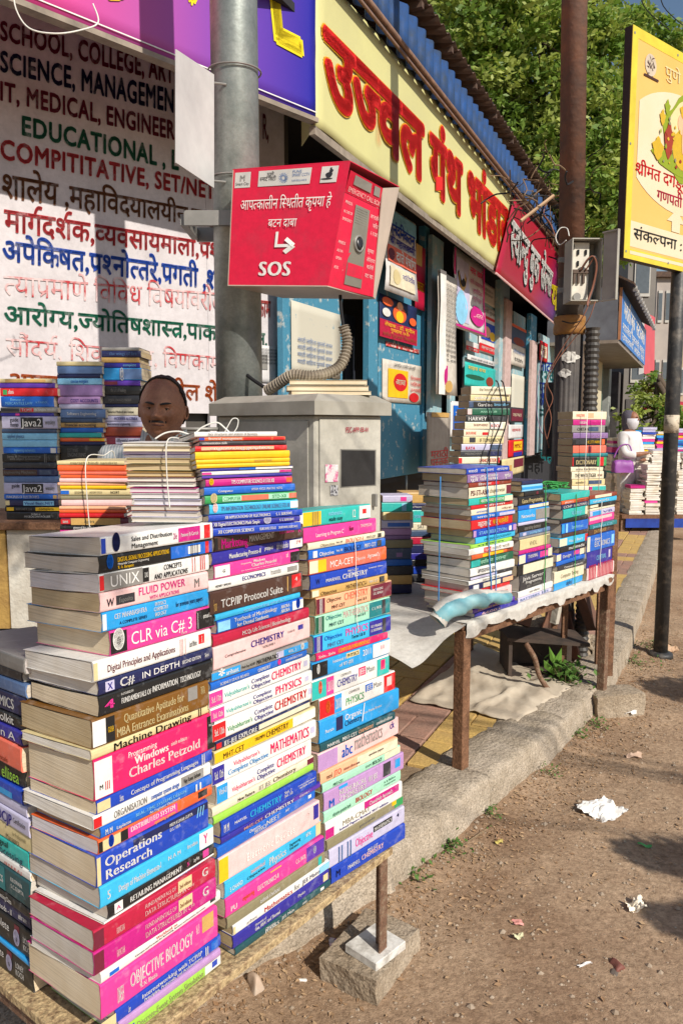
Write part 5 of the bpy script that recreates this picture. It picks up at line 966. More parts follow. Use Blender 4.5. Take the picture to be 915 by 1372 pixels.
b = B(); b.box(-.006, -.0005, .03, .53, .05, hc - .02, ch=.002); b.build('side_panel', M_cab, cabn)
ci = cabn.matrix_world.inverted()
def cabq(x0, y0, x1, y1, off=.011): 
    P = [CB.hit(x0, y1), CB.hit(x1, y1 - (x1 - x0) * .06), CB.hit(x1, y0 + (x1 - x0) * .02), CB.hit(x0, y0)]
    return [ci @ (p + CB.n * off) for p in P]
mesh('window', cabq(455, 603, 500, 652, .0095), [(0, 1, 2, 3)], mat('dark_glass', (.035, .035, .037), rough=.25, var=.4, spec=.3), cabn)
mesh('gasket', cabq(453.5, 601.5, 501.5, 653.5, .009), [(0, 1, 2, 3)], mat('gasket', (.2, .19, .17)), cabn)
def cab_t(s, x0, y0, x1, y1, m, bo=.02, off=.012):
    q = cabq(x0, y0, x1, y1, off); text_quad('lettering', s, q, m, cabn, bo, 0.0005)
cab_t('PSC-APP-EB-01', 460, 572, 491, 580, ink('crimson'), .02)
mesh('sticker', cabq(433, 622, 450, 646), [(0, 1, 2, 3)], mat('sticker_pink', (.72, .70, .70), color2=(.7, .12, .3), scale=30, thr=(.42, .5)), cabn)
mesh('sticker', cabq(440, 650, 450, 664), [(0, 1, 2, 3)], mat('sticker_photo', (.5, .5, .52), color2=(.05, .05, .06), scale=70, thr=(.45, .55)), cabn)
b = B(); qq = ci @ (CB.hit(497, 668) + CB.n * .01); b.box(qq.x - .006, qq.x + .006, -.03, -.009, qq.z - .03, qq.z + .02, ch=.002); b.build('handle', M_galvd, cabn)
# papers lying on the cabinet
for i, (x0, x1, H) in enumerate(((383, 490, .016), (380, 489, .022), (386, 490, .020))):
    Yp = 2.98; a = at(x0, 525, Yp); c = at(x1, 525, Yp); z0 = .13 + hc + .0795 + sum((.016, .022, .020)[:i])
    book(frame((c.x, Yp + .16, z0), 262 + i * 3, 0), c.x - a.x, .16, H - .001, 'cream', 'cream', (), ('lowest', 'middle', 'topmost')[i] + ' cream paper pad on top of the grey cabinet', 'paper pads on the cabinet')
# corrugated conduit between call box and pole
M_cond = mat('dirty_conduit', (.34, .29, .22), rough=.7, color2=(.16, .13, .10), scale=14)
P = curve_pts([at(x, y, Y) for x, y, Y in ((460, 436, 3.2), (465, 460, 3.2), (458, 487, 3.18), (440, 500, 3.15), (415, 504, 3.12), (393, 502, 3.12), (376, 512, 3.15), (358, 524, 3.2))], 12)
rr = [.020 + .0035 * math.sin(i * 2.4) for i in range(len(P))]
cd = empty('flexible_conduit', (0, 0, 0), 'sagging corrugated cable conduit from the red call box to the pole', 'conduit')
B().tube(P, [.0245 if i % 2 else .0175 for i in range(len(P))], 12).build('corrugated_sleeve', M_cond, cd)
B().tube(curve_pts([at(456, 396, 3.25), at(457, 415, 3.22), at(460, 438, 3.2)], 4), .007, 8).build('cable', M_dark, cd, True)
B().tube(curve_pts([at(362, 524, 3.18), at(350, 516, 3.25), at(338, 508, 3.32), at(332, 503, 3.36)], 4), .008, 8).build('cable', M_dark, cd, True)
# SOS call box
M_red = mat('call_box_red', (.66, .012, .05), rough=.36, color2=(.50, .03, .06), scale=9, thr=(.28, .5), detail=9, speck=.1, sscale=30, bump=.05, bscale=12)
M_beige = mat('call_box_beige', (.56, .46, .38), rough=.5, color2=(.44, .36, .30), scale=5)
M_edge = mat('call_box_edge', (.50, .42, .36), rough=.5)
A = dict(tl=at(312, 228, 3.20), tr=at(469, 216.5, 3.06), br=at(438.5, 384, 3.08), bl=at(305, 383, 3.22), tr2=at(535, 251, 3.44), br2=at(503, 401, 3.40))
tl2 = A['tl'] + (A['tr2'] - A['tr']); bl2 = A['bl'] + (A['br2'] - A['br'])
o0 = A['bl'].copy(); L_ = lambda p: p - o0
box = empty('sos_call_box', o0, 'red emergency SOS call box with Marathi lettering on the street pole', 'call box')
def thick(name, q, t, m): # q ccw seen from outside, thickness inward
    n = (q[1] - q[0]).cross(q[3] - q[0]).normalized() * -t
    return B().slab([L_(p) for p in q], n).build(name, m, box)
thick('front_panel', [A['bl'], A['br'], A['tr'], A['tl']], .004, M_red)
thick('bottom_panel', [A['br'], A['bl'], bl2, A['br2']], .004, M_beige)
up = Vector((0, 0, .004))
thick('roof', [A['tl'] + up, A['tr'] + up, A['tr2'] + up, tl2 + up], .0035, M_red)
thick('back_panel', [bl2, tl2, A['tr2'], A['br2']], .004, M_beige)
thick('side_panel', [bl2, A['bl'], A['tl'], tl2], .004, M_beige)
# recessed intercom face: px corners measured
fTL = at(462, 258, 3.13); fTR = at(510, 281, 3.33); fBR = at(500, 398, 3.37); fBL = at(439.5, 383, 3.085)
fq = [fBL, fBR, fTR, fTL]
thick('intercom_panel', fq, .004, M_red)
fT2 = at(470, 228, 3.10); fT3 = at(513, 252, 3.30)
thick('header_panel', [fTL + Vector((0, 0, .002)), fTR + Vector((0, 0, .002)), fT3, fT2], .004, M_red)
thick('hood_side', [fBR, A['br2'], A['tr2'], fT3], .004, M_beige)
bi = Matrix.Translation(-o0)
def bil(q, u, v): return (q[0] * (1 - u) + q[1] * u) * (1 - v) + (q[3] * (1 - u) + q[2] * u) * v
def sub(q, u0, v0, u1, v1): return [bil(q, u0, v0), bil(q, u1, v0), bil(q, u1, v1), bil(q, u0, v1)]
fr = [A['bl'], A['br'], A['tr'], A['tl']]
def bx_text(s, q, u0, v0, u1, v1, c=W_, bo=.02): text_quad('lettering', s, sub(q, u0, v0, u1, v1), ink(c), box, bo, .0022, inv=bi)
def bx_patch(name, q, u0, v0, u1, v1, m, off=.0012):
    n = (q[1] - q[0]).cross(q[3] - q[0]).normalized() * off
    mesh(name, [L_(p + n) for p in sub(q, u0, v0, u1, v1)], [(0, 1, 2, 3)], m, box)
M_lab = mat('label_white', (.62, .60, .57), rough=.5)
bx_text('आपत्कालीन स्थितीत कृपया हे', fr, .09, .655, .90, .735, W_, .006)
bx_text('बटन दाबा', fr, .36, .50, .62, .565, W_, .006)
bx_text('SOS', fr, .31, .09, .63, .21, W_, .05)
bx_patch('arrow', fr, .44, .33, .465, .46, ink('white')); bx_patch('arrow', fr, .465, .33, .60, .355, ink('white'))
nn = (fr[1] - fr[0]).cross(fr[3] - fr[0]).normalized() * .0014
for (ua, va, ub, vb) in ((.54, .40, .62, .3425), (.54, .285, .62, .3425)):
    a_, b_ = bil(fr, ua, va), bil(fr, ub, vb); w_ = Vector((.006, 0, .006)) if vb < va else Vector((-.006, 0, .006))
    mesh('arrow', [L_(p + nn * 1.2) for p in (a_ - w_, b_ - w_, b_ + w_, a_ + w_)], [(0, 1, 2, 3)], ink('white'), box)
bx_patch('label', fr, .025, .845, .165, .975, M_lab); bx_patch('label', fr, .235, .845, .69, .975, M_lab); bx_patch('label', fr, .775, .845, .915, .975, M_lab)
bx_text('Smart City', fr, .035, .865, .155, .89, K_, .01); bx_text('M', fr, .07, .90, .12, .95, 'grey', .02)
bx_text('पुणे', fr, .31, .93, .37, .955, K_, 0); bx_text('स्मार्ट सिटी', fr, .25, .89, .39, .92, K_, 0); bx_text('PUNE', fr, .53, .94, .61, .962, 'steel', .01); bx_text('SMART CCTV', fr, .53, .91, .68, .935, 'steel', .01); bx_text('SURVEILLANCE', fr, .53, .87, .66, .885, 'steel', .0)
cc = bil(fr, .455, .905)
for k in range(16):
    a = k * math.pi / 8; e = (fr[1] - fr[0]).normalized(); f_ = Vector((0, 0, 1)); r0, r1 = .007, .020
    d = e * math.cos(a) + f_ * math.sin(a); s_ = (f_ * math.cos(a) - e * math.sin(a)) * .0012
    if k == 0: bm_ = B()
    bm_.add([L_(cc + d * r0 - s_ + nn * 1.3), L_(cc + d * r1 - s_ + nn * 1.3), L_(cc + d * r1 + s_ + nn * 1.3), L_(cc + d * r0 + s_ + nn * 1.3)], [(0, 1, 2, 3)])
bm_.build('emblem', ink('steel'), box)
# generic equestrian style emblem
def blob(cx_, cy_, rx, ry, q, c, n=14, off=.0028):
    nv = (q[1] - q[0]).cross(q[3] - q[0]).normalized() * off; P = []
    for k in range(n): a = 2 * math.pi * k / n; P.append(L_(bil(q, cx_ + rx * math.cos(a) * (1 + .15 * math.sin(3 * a)), cy_ + ry * math.sin(a)) + nv))
    mesh('emblem', P, [tuple(range(n))], ink(c), box)
blob(.845, .905, .028, .022, fr, 'charcoal'); blob(.86, .935, .016, .016, fr, 'charcoal'); blob(.83, .875, .05, .006, fr, 'charcoal'); blob(.855, .955, .008, .009, fr, 'charcoal')
# intercom plate
bx_patch('intercom_plate', fq, .30, .06, .68, .93, mat('intercom_steel', (.36, .33, .27), rough=.4, metal=.5), .004)
bx_patch('intercom_label', fq, .31, .16, .67, .30, M_red, .0055)
for i in range(9):
    for j in range(7):
        if i == 0 and j == 0: g_ = B()
        c_ = L_(bil(fq, .36 + i * .033, .74 + j * .026)); g_.box(c_.x - .0022, c_.x + .0022, c_.y - .006, c_.y - .0045, c_.z - .0022, c_.z + .0022)
g_.build('speaker_grille', M_dark, box)
cc = bil(fq, .49, .53); nf = (fq[1] - fq[0]).cross(fq[3] - fq[0]).normalized(); ex = (fq[1] - fq[0]).normalized(); ey = nf.cross(ex).normalized()
def ring(r0, r1, d0, d1, m, name, sx=1.0, n=28):
    V = []; F = []
    for r, d in ((r1, 0.004), (r1, d1), (r0, d1), (r0, d0)):
        for k in range(n): a = 2 * math.pi * k / n; V.append(L_(cc + ex * r * math.cos(a) + ey * r * math.sin(a) + nf * d))
    for s_ in range(3):
        for k in range(n): F.append((s_ * n + k, s_ * n + (k + 1) % n, (s_ + 1) * n + (k + 1) % n, (s_ + 1) * n + k))
    F.append(tuple(3 * n + k for k in range(n))); mesh(name, V, F, m, box, True)
ring(.026, .034, .007, .012, M_galvd, 'button_ring'); ring(.0, .022, .011, .014, mat('black_button', (.03, .03, .035), rough=.3), 'push_button')
for s, u0, v0, u1, v1 in (('PRESS',.04,.90,.22,.93),('IN CASE OF',.04,.80,.26,.83),('EMERGENCY',.04,.72,.27,.75),('PRESS',.04,.47,.20,.50),('AND WAIT FOR',.04,.38,.26,.41),('OPERATOR',.04,.30,.26,.33),('ASSISTANCE',.04,.20,.26,.23)): bx_text(s, fq, u0, v0, u1, v1, 'palepink', .01)
for s, u0, v0, u1, v1 in (('आपत्कालीन',.72,.86,.97,.90),('स्थितीत',.76,.77,.95,.81),('बटन दाबा',.76,.68,.95,.72),('कृपया',.74,.48,.90,.52),('ऑपरेटरच्या',.74,.38,.95,.42),('मदतीची',.76,.30,.93,.34),('वाट पहा.',.74,.20,.95,.24)): bx_text(s, fq, u0, v0, u1, v1, 'palepink', 0)
hq = [fTL, fTR, fT3, fT2]
bx_text('EMERGENCY CALL BOX', hq, .05, .12, .95, .34, 'palepink', .01)
bx_patch('label', hq, .15, .5, .65, .92, mat('label_grey', (.30, .28, .25))); bx_patch('label', hq, .74, .5, .92, .92, mat('label_grey'))
bm = B(); bm.tube([at(318, 320, 3.40) - o0, at(330, 330, 3.24) - o0], .02, 8); bm.build('mounting_arm', M_galvd, box)
# twine down, etc.
NDIL[0] = 6
# ================================================================ PAINTED WALL BOARD, BANNER
M_board = mat('whitewashed_hoarding', (.60, .565, .585), rough=.75, speck=.1, sscale=20, color2=(.48, .445, .46), scale=3, bump=.1, bscale=20, thr=(.3, .55), detail=10)
bd = empty('painted_hoarding', WALL.mat(0, 0, .13), 'large whitewashed hoarding hand-painted with English and Marathi book subjects', 'hoarding')
wi = bd.matrix_world.inverted(); P_ = WALL
def wq(x0, y0a, y0b, x1, y1a, y1b, off=.004): return [p + WALL.n * off for p in quad_on(P_, x0, y0a, y0b, x1, y1a, y1b)]
sR = P_.s_of(P_.hit(382, 300)); sM = P_.s_of(P_.hit(281, 540)); zB1 = P_.hit(281, 554).z - .13; zB2 = P_.hit(360, 545).z - .13
b = B(); b.box(-4.5, sM, 0, .03, zB1, 4.2); b.build('board_panel', M_board, bd)
b = B(); b.box(sM + .004, sR, .003, .03, zB2 - .25, 4.2); b.build('board_panel', M_board, bd)
s3 = P_.s_of(P_.hit(248, 560)); b = B(); b.box(s3 - .6, s3 + .03, .035, .06, P_.hit(248, 575).z - .13 - .6, zB1 - .002 + .1); b.build('board_panel', M_board, bd)
b = B(); b.box(-4.5, sR + .1, .07, .20, 0, 4.3); b.build('back_wall', mat('dark_plaster', (.10, .09, .08)), bd)
b = B()
for k in range(7): s_ = sM - .61 * k; b.box(s_ - .012, s_ - .006, -.0015, -.0003, zB1 + .02, 4.1)
LN = [('SCHOOL, COLLEGE, ART',0,28,53,233,83,112,'maroon',.042),('SCIENCE, MANAGEMEN',0,68,95,234,121,151,'darknavy',.042),('IIT, MEDICAL, ENGINEER',-8,107,132,234,163,187,'maroon',.042),('EDUCATIONAL , L',28,155,180,240,203,228,'deepgreen',.042),
 ('COMPITITATIVE, SET/NET',0,186,212,288,246,267,'paintred',.042),('शालेय ,महाविद्यालयीन,पाठ्य',2,233,264,300,287,307,'paintbrown',.02),('मार्गदर्शक,व्यवसायमाला,प्रश्न',6,281,309,306,329,349,'paintred',.025),
 ('अपेक्षित,प्रश्नोत्तरे,प्रगती ,शाळा',3,322,348,320,368,392,'paintblue',.03),('त्याप्रमाणे विविध विषयावरील',5,369,395,300,393,417,'paintfade',.0),('आरोग्य,ज्योतिषशास्त्र,पाक',5,410,432,290,437,456,'paintgreen',.025),
 ('सौंदर्य, शिवणकला, विणकाम',8,453,476,295,478,497,'paintfade',.01),('आमच्या येथे मिळतील शे',8,500,522,292,518,538,'paintorange',.02)]
PAL.update(darknavy='0e1a40', paintred='b02a30', paintbrown='70401c', paintblue='1846a8', paintfade='c0504c', paintgreen='0e6a50', paintorange='b0501c')
for s, x0, a0, b0, x1, a1, b1, c, bo in LN:
    m = paint(c)
    if c == 'paintfade':
        m = mat('flaked_red_paint', rgb('paintred'), rough=.7, color2=(.64, .50, .50), scale=9, thr=(.44, .60), detail=9)
    text_quad('lettering', s, wq(x0, a0, b0, x1, a1, b1), m, bd, bo, .001, inv=wi)
for s, x0, a0, b0, x1, a1, b1, c in (('R,', 351, 152, 186, 360, 154, 187, 'maroon'), ('ट', 346, 258, 280, 356, 260, 282, 'maroon'), ('न,', 346, 446, 462, 358, 447, 463, 'paintgreen'), ('काम', 346, 402, 424, 362, 404, 425, 'paintfade')):
    text_quad('lettering', s, wq(x0, a0, b0, x1, a1, b1), paint(c) , bd, .02, .001, inv=wi)
# small poster stuck on the board right of the pole
def poster(pl, x0, yt, yb, x1, label, m, parts=(), off=.012, name='poster', thickv=.003, cat='poster', yt1=None, yb1=None, curl=0.0, group=None):
    """upright sheet on a plane between picture columns; parts in (u,v) space"""
    pl = Plane(pl.P, pl.h, off); off = 0
    a = pl.hit(x0, yb); c = pl.hit(x1, yb); tl = pl.hit(x0, yt); s0, s1 = pl.s_of(a), pl.s_of(c); z0, z1 = a.z, tl.z
    W, H = s1 - s0, z1 - z0; root = empty(name, pl.mat(s0, off, z0), label, cat, group)
    nx, ny = 6, 8; V = []; F = []; sd = x0 * 1.3 + yt
    def dz(u, v): return -curl * (abs(noise.noise(Vector((u * 2 + sd, v * 2.5, 0)))) * .5 + (1 - v) ** 2 * .6 * u)
    for j in range(ny + 1):
        for i in range(nx + 1): u, v = i / nx, j / ny; V.append((u * W, dz(u, v), v * H))
    for j in range(ny):
        for i in range(nx): k = j * (nx + 1) + i; F.append((k, k + 1, k + nx + 2, k + nx + 1))
    sh = mesh('sheet', V, F, m, root, True); md = sh.modifiers.new('t', 'SOLIDIFY'); md.thickness = thickv; md.offset = 1 if False else -1
    lay = [0]
    def P(u, v, l): return Vector((u * W, dz(u, v) - .004 - .0012 * l, v * H))
    for it in parts:
        lay[0] += 1; l = lay[0] if it[0] == 't' else lay[0]
        if it[0] == 'b':
            _, u0, v0, u1, v1, c = it; mm = c if not isinstance(c, str) else mat('print_' + c, rgb(c), rough=.6)
            VV = []; FF = []; n = 4
            for j in range(n + 1):
                for i in range(n + 1): VV.append(P(u0 + (u1 - u0) * i / n, v0 + (v1 - v0) * j / n, l))
            for j in range(n):
                for i in range(n): k = j * (n + 1) + i; FF.append((k, k + 1, k + n + 2, k + n + 1))
            mesh('print_block', VV, FF, mm, root)
        elif it[0] == 'o':
            _, u, v, ru, rv, c = it; n = 20; mm = mat('print_' + c, rgb(c), rough=.6)
            mesh('print_block', [P(u + ru * math.cos(k * 2 * math.pi / n), v + rv * math.sin(k * 2 * math.pi / n), l) for k in range(n)], [tuple(range(n))], mm, root)
        elif it[0] == 't':
            _, s, u0, v0, u1, v1, c = it[:7]; bo = it[7] if len(it) > 7 else .01
            v_, f_, adv, lo, hi = text_geo(s, bo)
            mesh('lettering', [P(u0 + (u1 - u0) * p.x / adv, v0 + (v1 - v0) * (p.y - lo) / (hi - lo), l + .3 * p.z) for p in v_], f_, ink(c), root)
    return root
# ---- pink to blue banner above the hoarding
zb0 = BAN.hit(415, 156).z; zb1 = BAN.hit(38, 0).z; zb = (zb0 + zb1) / 2
ban = empty('shop_banner', BAN.mat(0, 0, zb0), 'pink to blue shop banner with yellow lettering above the painted hoarding', 'banner')
M_ban = bpy.data.materials.new('banner_vinyl'); M_ban.use_nodes = True; N = M_ban.node_tree.nodes; Lk = M_ban.node_tree.links
tc = N.new('ShaderNodeTexCoord'); sp_ = N.new('ShaderNodeSeparateXYZ'); Lk.new(tc.outputs['Object'], sp_.inputs[0]); mr = N.new('ShaderNodeMapRange'); Lk.new(sp_.outputs[0], mr.inputs[0])
mr.inputs[1].default_value = -2.2; mr.inputs[2].default_value = 0; cr = N.new('ShaderNodeValToRGB'); Lk.new(mr.outputs[0], cr.inputs[0]); e = cr.color_ramp.elements
e[0].color = (*rgb('e8387a'), 1); e[1].color = (*rgb('1c1c96'), 1); e2 = e.new(.45); e2.color = (*rgb('b04a9a'), 1); e3 = e.new(.72); e3.color = (*rgb('6a3aa6'), 1)
Lk.new(cr.outputs[0], N['Principled BSDF'].inputs['Base Color']); N['Principled BSDF'].inputs['Roughness'].default_value = .45
V = []; F = []; nx, ny = 60, 12
for j in range(ny + 1):
    for i in range(nx + 1):
        x = -3.2 + 3.2 * i / nx; z = 1.2 * j / ny; V.append((x, -.006 * noise.noise(Vector((x * 2, z * 2, 0))) , z + (.015 * noise.noise(Vector((x * 3, 0, 0))) if j == 0 else 0)))
for j in range(ny):
    for i in range(nx): k = j * (nx + 1) + i; F.append((k, k + 1, k + nx + 2, k + nx + 1))
o = mesh('vinyl_sheet', V, F, M_ban, ban, True); md = o.modifiers.new('t', 'SOLIDIFY'); md.thickness = .004; md.offset = 1
b = B(); b.box(-3.2, 0.0, -.012, -.009, .03, .036); b.build('white_line', ink('white'), ban)
b = B(); b.box(-3.2, .0, -.03, .03, -.03, -.004); b.build('bottom_batten', mat('dusty_batten', (.36, .30, .24), color2=(.18, .15, .12), scale=9), ban)
b = B(); b.box(-3.2, .05, .03, .74, 1.1, 1.18); b.build('awning_frame', M_rust, ban)
bi_ = ban.matrix_world.inverted()
PAL['bannergold'] = 'e6d020'
text_quad('lettering', 'UJWA', [p + BAN.n * .008 for p in quad_on(BAN, 70, -150, -60, 345, -70, 30)], ink('bannergold'), ban, .06, .001, slant=.05, inv=bi_)
text_quad('lettering', 'L', [p + BAN.n * .008 for p in quad_on(BAN, 362, -60, 50, 408, -40, 74)], ink('bannergold'), ban, .05, .001, slant=-.25, inv=bi_)

wire('wire', [at(*p) for p in ((18, -20, 3.0), (22, 12, 3.0), (40, 38, 3.0), (75, 45, 3.0), (110, 40, 3.05), (132, 30, 3.1), (125, 5, 3.1))], .003, M_str, 'white cable sagging across the top left of the pink banner', 'wire')
NDIL[0] = 12
# ================================================================ SHOP FRONT
M_blue = mat('peeling_blue_paint', (.06, .24, .37), rough=.6, speck=.2, color2=(.42, .48, .48), scale=11, thr=(.36, .42), bump=.3, bscale=40, detail=10)
M_blue2 = mat('pale_blue_paint', (.28, .45, .50), rough=.65, speck=.2, color2=(.50, .52, .50), scale=8, thr=(.38, .48), bump=.2, bscale=40, detail=10)
M_pinkpl = mat('dusty_pink_plank', (.56, .42, .40), rough=.8, color2=(.40, .28, .26), scale=18)
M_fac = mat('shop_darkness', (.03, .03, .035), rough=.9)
M_corr = mat('blue_corrugated', (.015, .07, .24), rough=.5, color2=(.03, .05, .09), scale=10)
M_roof = mat('rusted_roofing', (.13, .075, .05), rough=.85, color2=(.05, .035, .03), scale=12)
M_pipe = mat('brown_pipe', (.25, .14, .09), rough=.6, color2=(.12, .07, .05), scale=20)
zD = DOOR.hit(570, 632).z
shop = empty('book_kiosk', SHOP.mat(0, 0, .13), 'row of blue timber book kiosks with dark openings under the yellow sign', 'kiosk')
si = shop.matrix_world.inverted()
def sbox(pl, s0, s1, o0, o1, z0, z1, name, m, ch=0.0):      # o0<o1 = offset toward the street
    b = B(); M = si @ pl.mat(0, 0, 0); b.box(s0, s1, -o1, -o0, z0, z1, M=M, ch=ch); return b.build(name, m, shop)
def dS(px, y=500): return DOOR.s_of(DOOR.hit(px, y))
zST = (SHOP.hit(465, 0).z + SHOP.hit(600, 150).z) / 2
sEnd = SHOP.s_of(SHOP.hit(757, 400)); sEnd2 = dS(757)
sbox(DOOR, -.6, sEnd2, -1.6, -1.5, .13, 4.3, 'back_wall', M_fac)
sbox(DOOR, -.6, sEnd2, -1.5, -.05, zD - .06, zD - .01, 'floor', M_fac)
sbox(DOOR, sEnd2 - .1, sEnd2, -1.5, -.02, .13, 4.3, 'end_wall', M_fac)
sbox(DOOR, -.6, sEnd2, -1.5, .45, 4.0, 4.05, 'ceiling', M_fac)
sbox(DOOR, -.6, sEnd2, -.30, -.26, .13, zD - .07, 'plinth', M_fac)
def panel(x0, x1, yt, m, o0=-.03, o1=0, name='door_panel', zb=None, planks=1):
    pq = Plane(DOOR.P, 25, o1); s0, s1 = pq.s_of(pq.hit(x0, 500)), pq.s_of(pq.hit(x1, 500)); zt = pq.hit(x0, yt).z
    for k in range(planks):
        a = s0 + (s1 - s0) * k / planks; c = s0 + (s1 - s0) * (k + 1) / planks
        sbox(DOOR, a + .002, c - .002, o0, o1, zb or zD, zt, name, m, ch=.003)
panel(384, 459, 235, M_blue, planks=2); panel(380, 388, 240, M_blue, -.02, .03, 'door_post'); panel(494, 506, 235, M_blue, -.02, .04, 'door_post')
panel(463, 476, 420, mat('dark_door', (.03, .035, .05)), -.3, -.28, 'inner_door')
panel(507, 566, 300, M_blue, planks=2); panel(567, 573, 300, M_blue, -.04, .03, 'door_post')
panel(577, 592, 312, M_blue2, .05, .10, 'door_post', zb=zD + .6); panel(603, 610, 505, M_blue2, .0, .04, 'shutter_edge')
panel(622, 667, 368, M_blue2, -.03, 0, planks=1); panel(668, 680, 372, M_blue2, .02, .10, 'door_post'); panel(676, 684, 398, M_pinkpl, .10, .14, 'door_edge')
panel(686, 712, 415, M_blue2); panel(709, 717, 418, M_blue, .02, .09, 'door_post'); panel(712, 718.5, 455, M_pinkpl, .10, .15, 'door_edge')
panel(721, 756, 445, M_blue2)
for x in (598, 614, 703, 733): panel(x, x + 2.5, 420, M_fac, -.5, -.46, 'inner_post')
b = B(); M = si @ DOOR.mat(0, 0, 0); b.tube([M @ Vector((dS(543), -.02, zD)), M @ Vector((dS(543), -.02, zD - .22))], .014, 8); b.build('bolt', M_galv, shop, True)
# roof, blue strip, pipe
EAVE = Plane(C0, 25.0, .12); STRIP = Plane(C0, 25.0, .03)
zE = 4.90; zS1 = (STRIP.hit(560, 50).z + STRIP.hit(680, 195).z) / 2
rf = empty('kiosk_roof', SHOP.mat(0, 0, 3.4), 'rusty corrugated roof with blue corrugated fascia above the yellow sign', 'roof'); ri = rf.matrix_world.inverted()
def corr(q0, q1, q2, q3, n, amp, name, m, axis_n):
    V = []; F = []; N_ = n * 6
    for j in range(2):
        for i in range(N_ + 1):
            u = i / N_; a = q0.lerp(q1, u) if j == 0 else q3.lerp(q2, u); V.append(ri @ (a + axis_n * amp * math.sin(2 * math.pi * u * n)))
    for i in range(N_): F.append((i, i + 1, N_ + 2 + i, N_ + 1 + i))
    o = mesh(name, V, F, m, rf, True); md = o.modifiers.new('t', 'SOLIDIFY'); md.thickness = .003; return o
sX = SHOP.s_of(SHOP.hit(752, 300))
zTop = SHOP.hit(465, 0).z
corr(STRIP.pt(0, 0, zST - .02), STRIP.pt(sX, 0, zST - .02), STRIP.pt(sX, .0, zS1 + .02), STRIP.pt(0, 0, zS1 + .02), int(sX / .2), .025, 'blue_fascia', M_corr, STRIP.n)
corr(EAVE.pt(0, 0, zE), EAVE.pt(sX, 0, zE), EAVE.pt(sX, -1.9, zE + .35), EAVE.pt(0, -1.9, zE + .35), int(sX / .16), .02, 'roof_sheet', M_roof, Vector((0, 0, 1)))
for k in range(12): 
    s_ = .05 + k * (sX - .15) / 11; b = B(); b.box(s_, s_ + .05, -.10, 1.0, -.07, -.025, M=ri @ SHOP.mat(0, 0, zE)); b.build('rafter', M_roof, rf)
b = B(); b.box(.0, sX, 0.03, .06, zS1 - .1, zE - .1, M=ri @ SHOP.mat(0, 0, 0)); b.build('soffit', M_roof, rf)
b = B(); b.tube([ri @ SHOP.pt(.02, .09, zST + .0), ri @ SHOP.pt(sX, .09, zST + .0)], .022, 8); b.build('conduit_pipe', M_pipe, rf, True)
b = B(); b.tube([ri @ SHOP.pt(.02, .08, zST - .045), ri @ SHOP.pt(sX, .08, zST - .045)], .012, 8); b.build('conduit_pipe', M_pipe, rf, True)
b = B(); 
for k in range(5): s_ = .2 + k * 1.5; b.tube([ri @ SHOP.pt(s_, .09, zST + .0), ri @ SHOP.pt(s_, .03, zST + .08)], .01, 6)
b.build('pipe_bracket', M_pipe, rf)
# ---- the big yellow sign
def sign_sheet(name, pl, q, m, label, bow=.03, nx=40, ny=14):
    o0 = q[0]; root = empty(name, o0, label, 'sign'); V = []; F = []
    for j in range(ny + 1):
        for i in range(nx + 1):
            u, v = i / nx, j / ny; p = bil(q, u, v) - o0
            p = p + pl.n * (bow * noise.noise(Vector((u * 7, v * 3, 0))) + .004 * math.sin(u * 40 + 3 * v) * (1 - v))
            if j == 0: p.z += .02 * noise.noise(Vector((u * 12, 3, 0)))
            V.append(p)
    for j in range(ny):
        for i in range(nx): k = j * (nx + 1) + i; F.append((k, k + 1, k + nx + 2, k + nx + 1))
    s_ = mesh('vinyl_sheet', V, F, m, root, True); md = s_.modifiers.new('t', 'SOLIDIFY'); md.thickness = .004; md.offset = -1
    return root
M_ysign = mat('yellow_vinyl', (.64, .61, .27), rough=.5, color2=(.55, .52, .25), scale=1.6, bump=.2, bscale=5, detail=6)
q = [SHOP.hit(422, 168), SHOP.hit(668, 362), SHOP.hit(704, 262), SHOP.hit(422, -46)]
ys = sign_sheet('shop_sign', SHOP, q, M_ysign, 'long yellow shop sign with big red Devanagari lettering under the blue fascia', .008)
yi = Matrix.Translation(-q[0])
tq = [SHOP.hit(433, 126), SHOP.hit(678, 343), SHOP.hit(678, 283), SHOP.hit(433, 38)]
PAL['signorange'] = 'f0a820'; PAL['signred'] = 'e0241c'
text_quad('lettering_outline', 'उज्वल ग्रंथ भांडार', [p + SHOP.n * .008 for p in tq], ink('signorange'), ys, .072, .001, inv=yi, lay=.0005)
text_quad('lettering', 'उज्वल ग्रंथ भांडार', [p + SHOP.n * .0135 for p in tq], ink('signred'), ys, .052, .001, inv=yi, lay=.0005)
b = B(); 
for i in range(40): 
    p = bil(q, 0, i / 39) - q[0]
b.slab([p - q[0] for p in (q[0], q[1], q[1] + Vector((0, 0, -.05)), q[0] + Vector((0, 0, -.05)))][::-1], SHOP.n * -.04); b.build('bottom_batten', mat('dusty_batten'), ys)
# side return of the yellow sign (sheet wrapped round its left end)
b = B(); b.slab([p - q[0] for p in (q[0], q[3], q[3] + Vector((-.10, .35, 0)), q[0] + Vector((-.10, .35, 0)))], Vector((.003, 0, 0))); b.build('wrapped_end', M_ysign, ys)
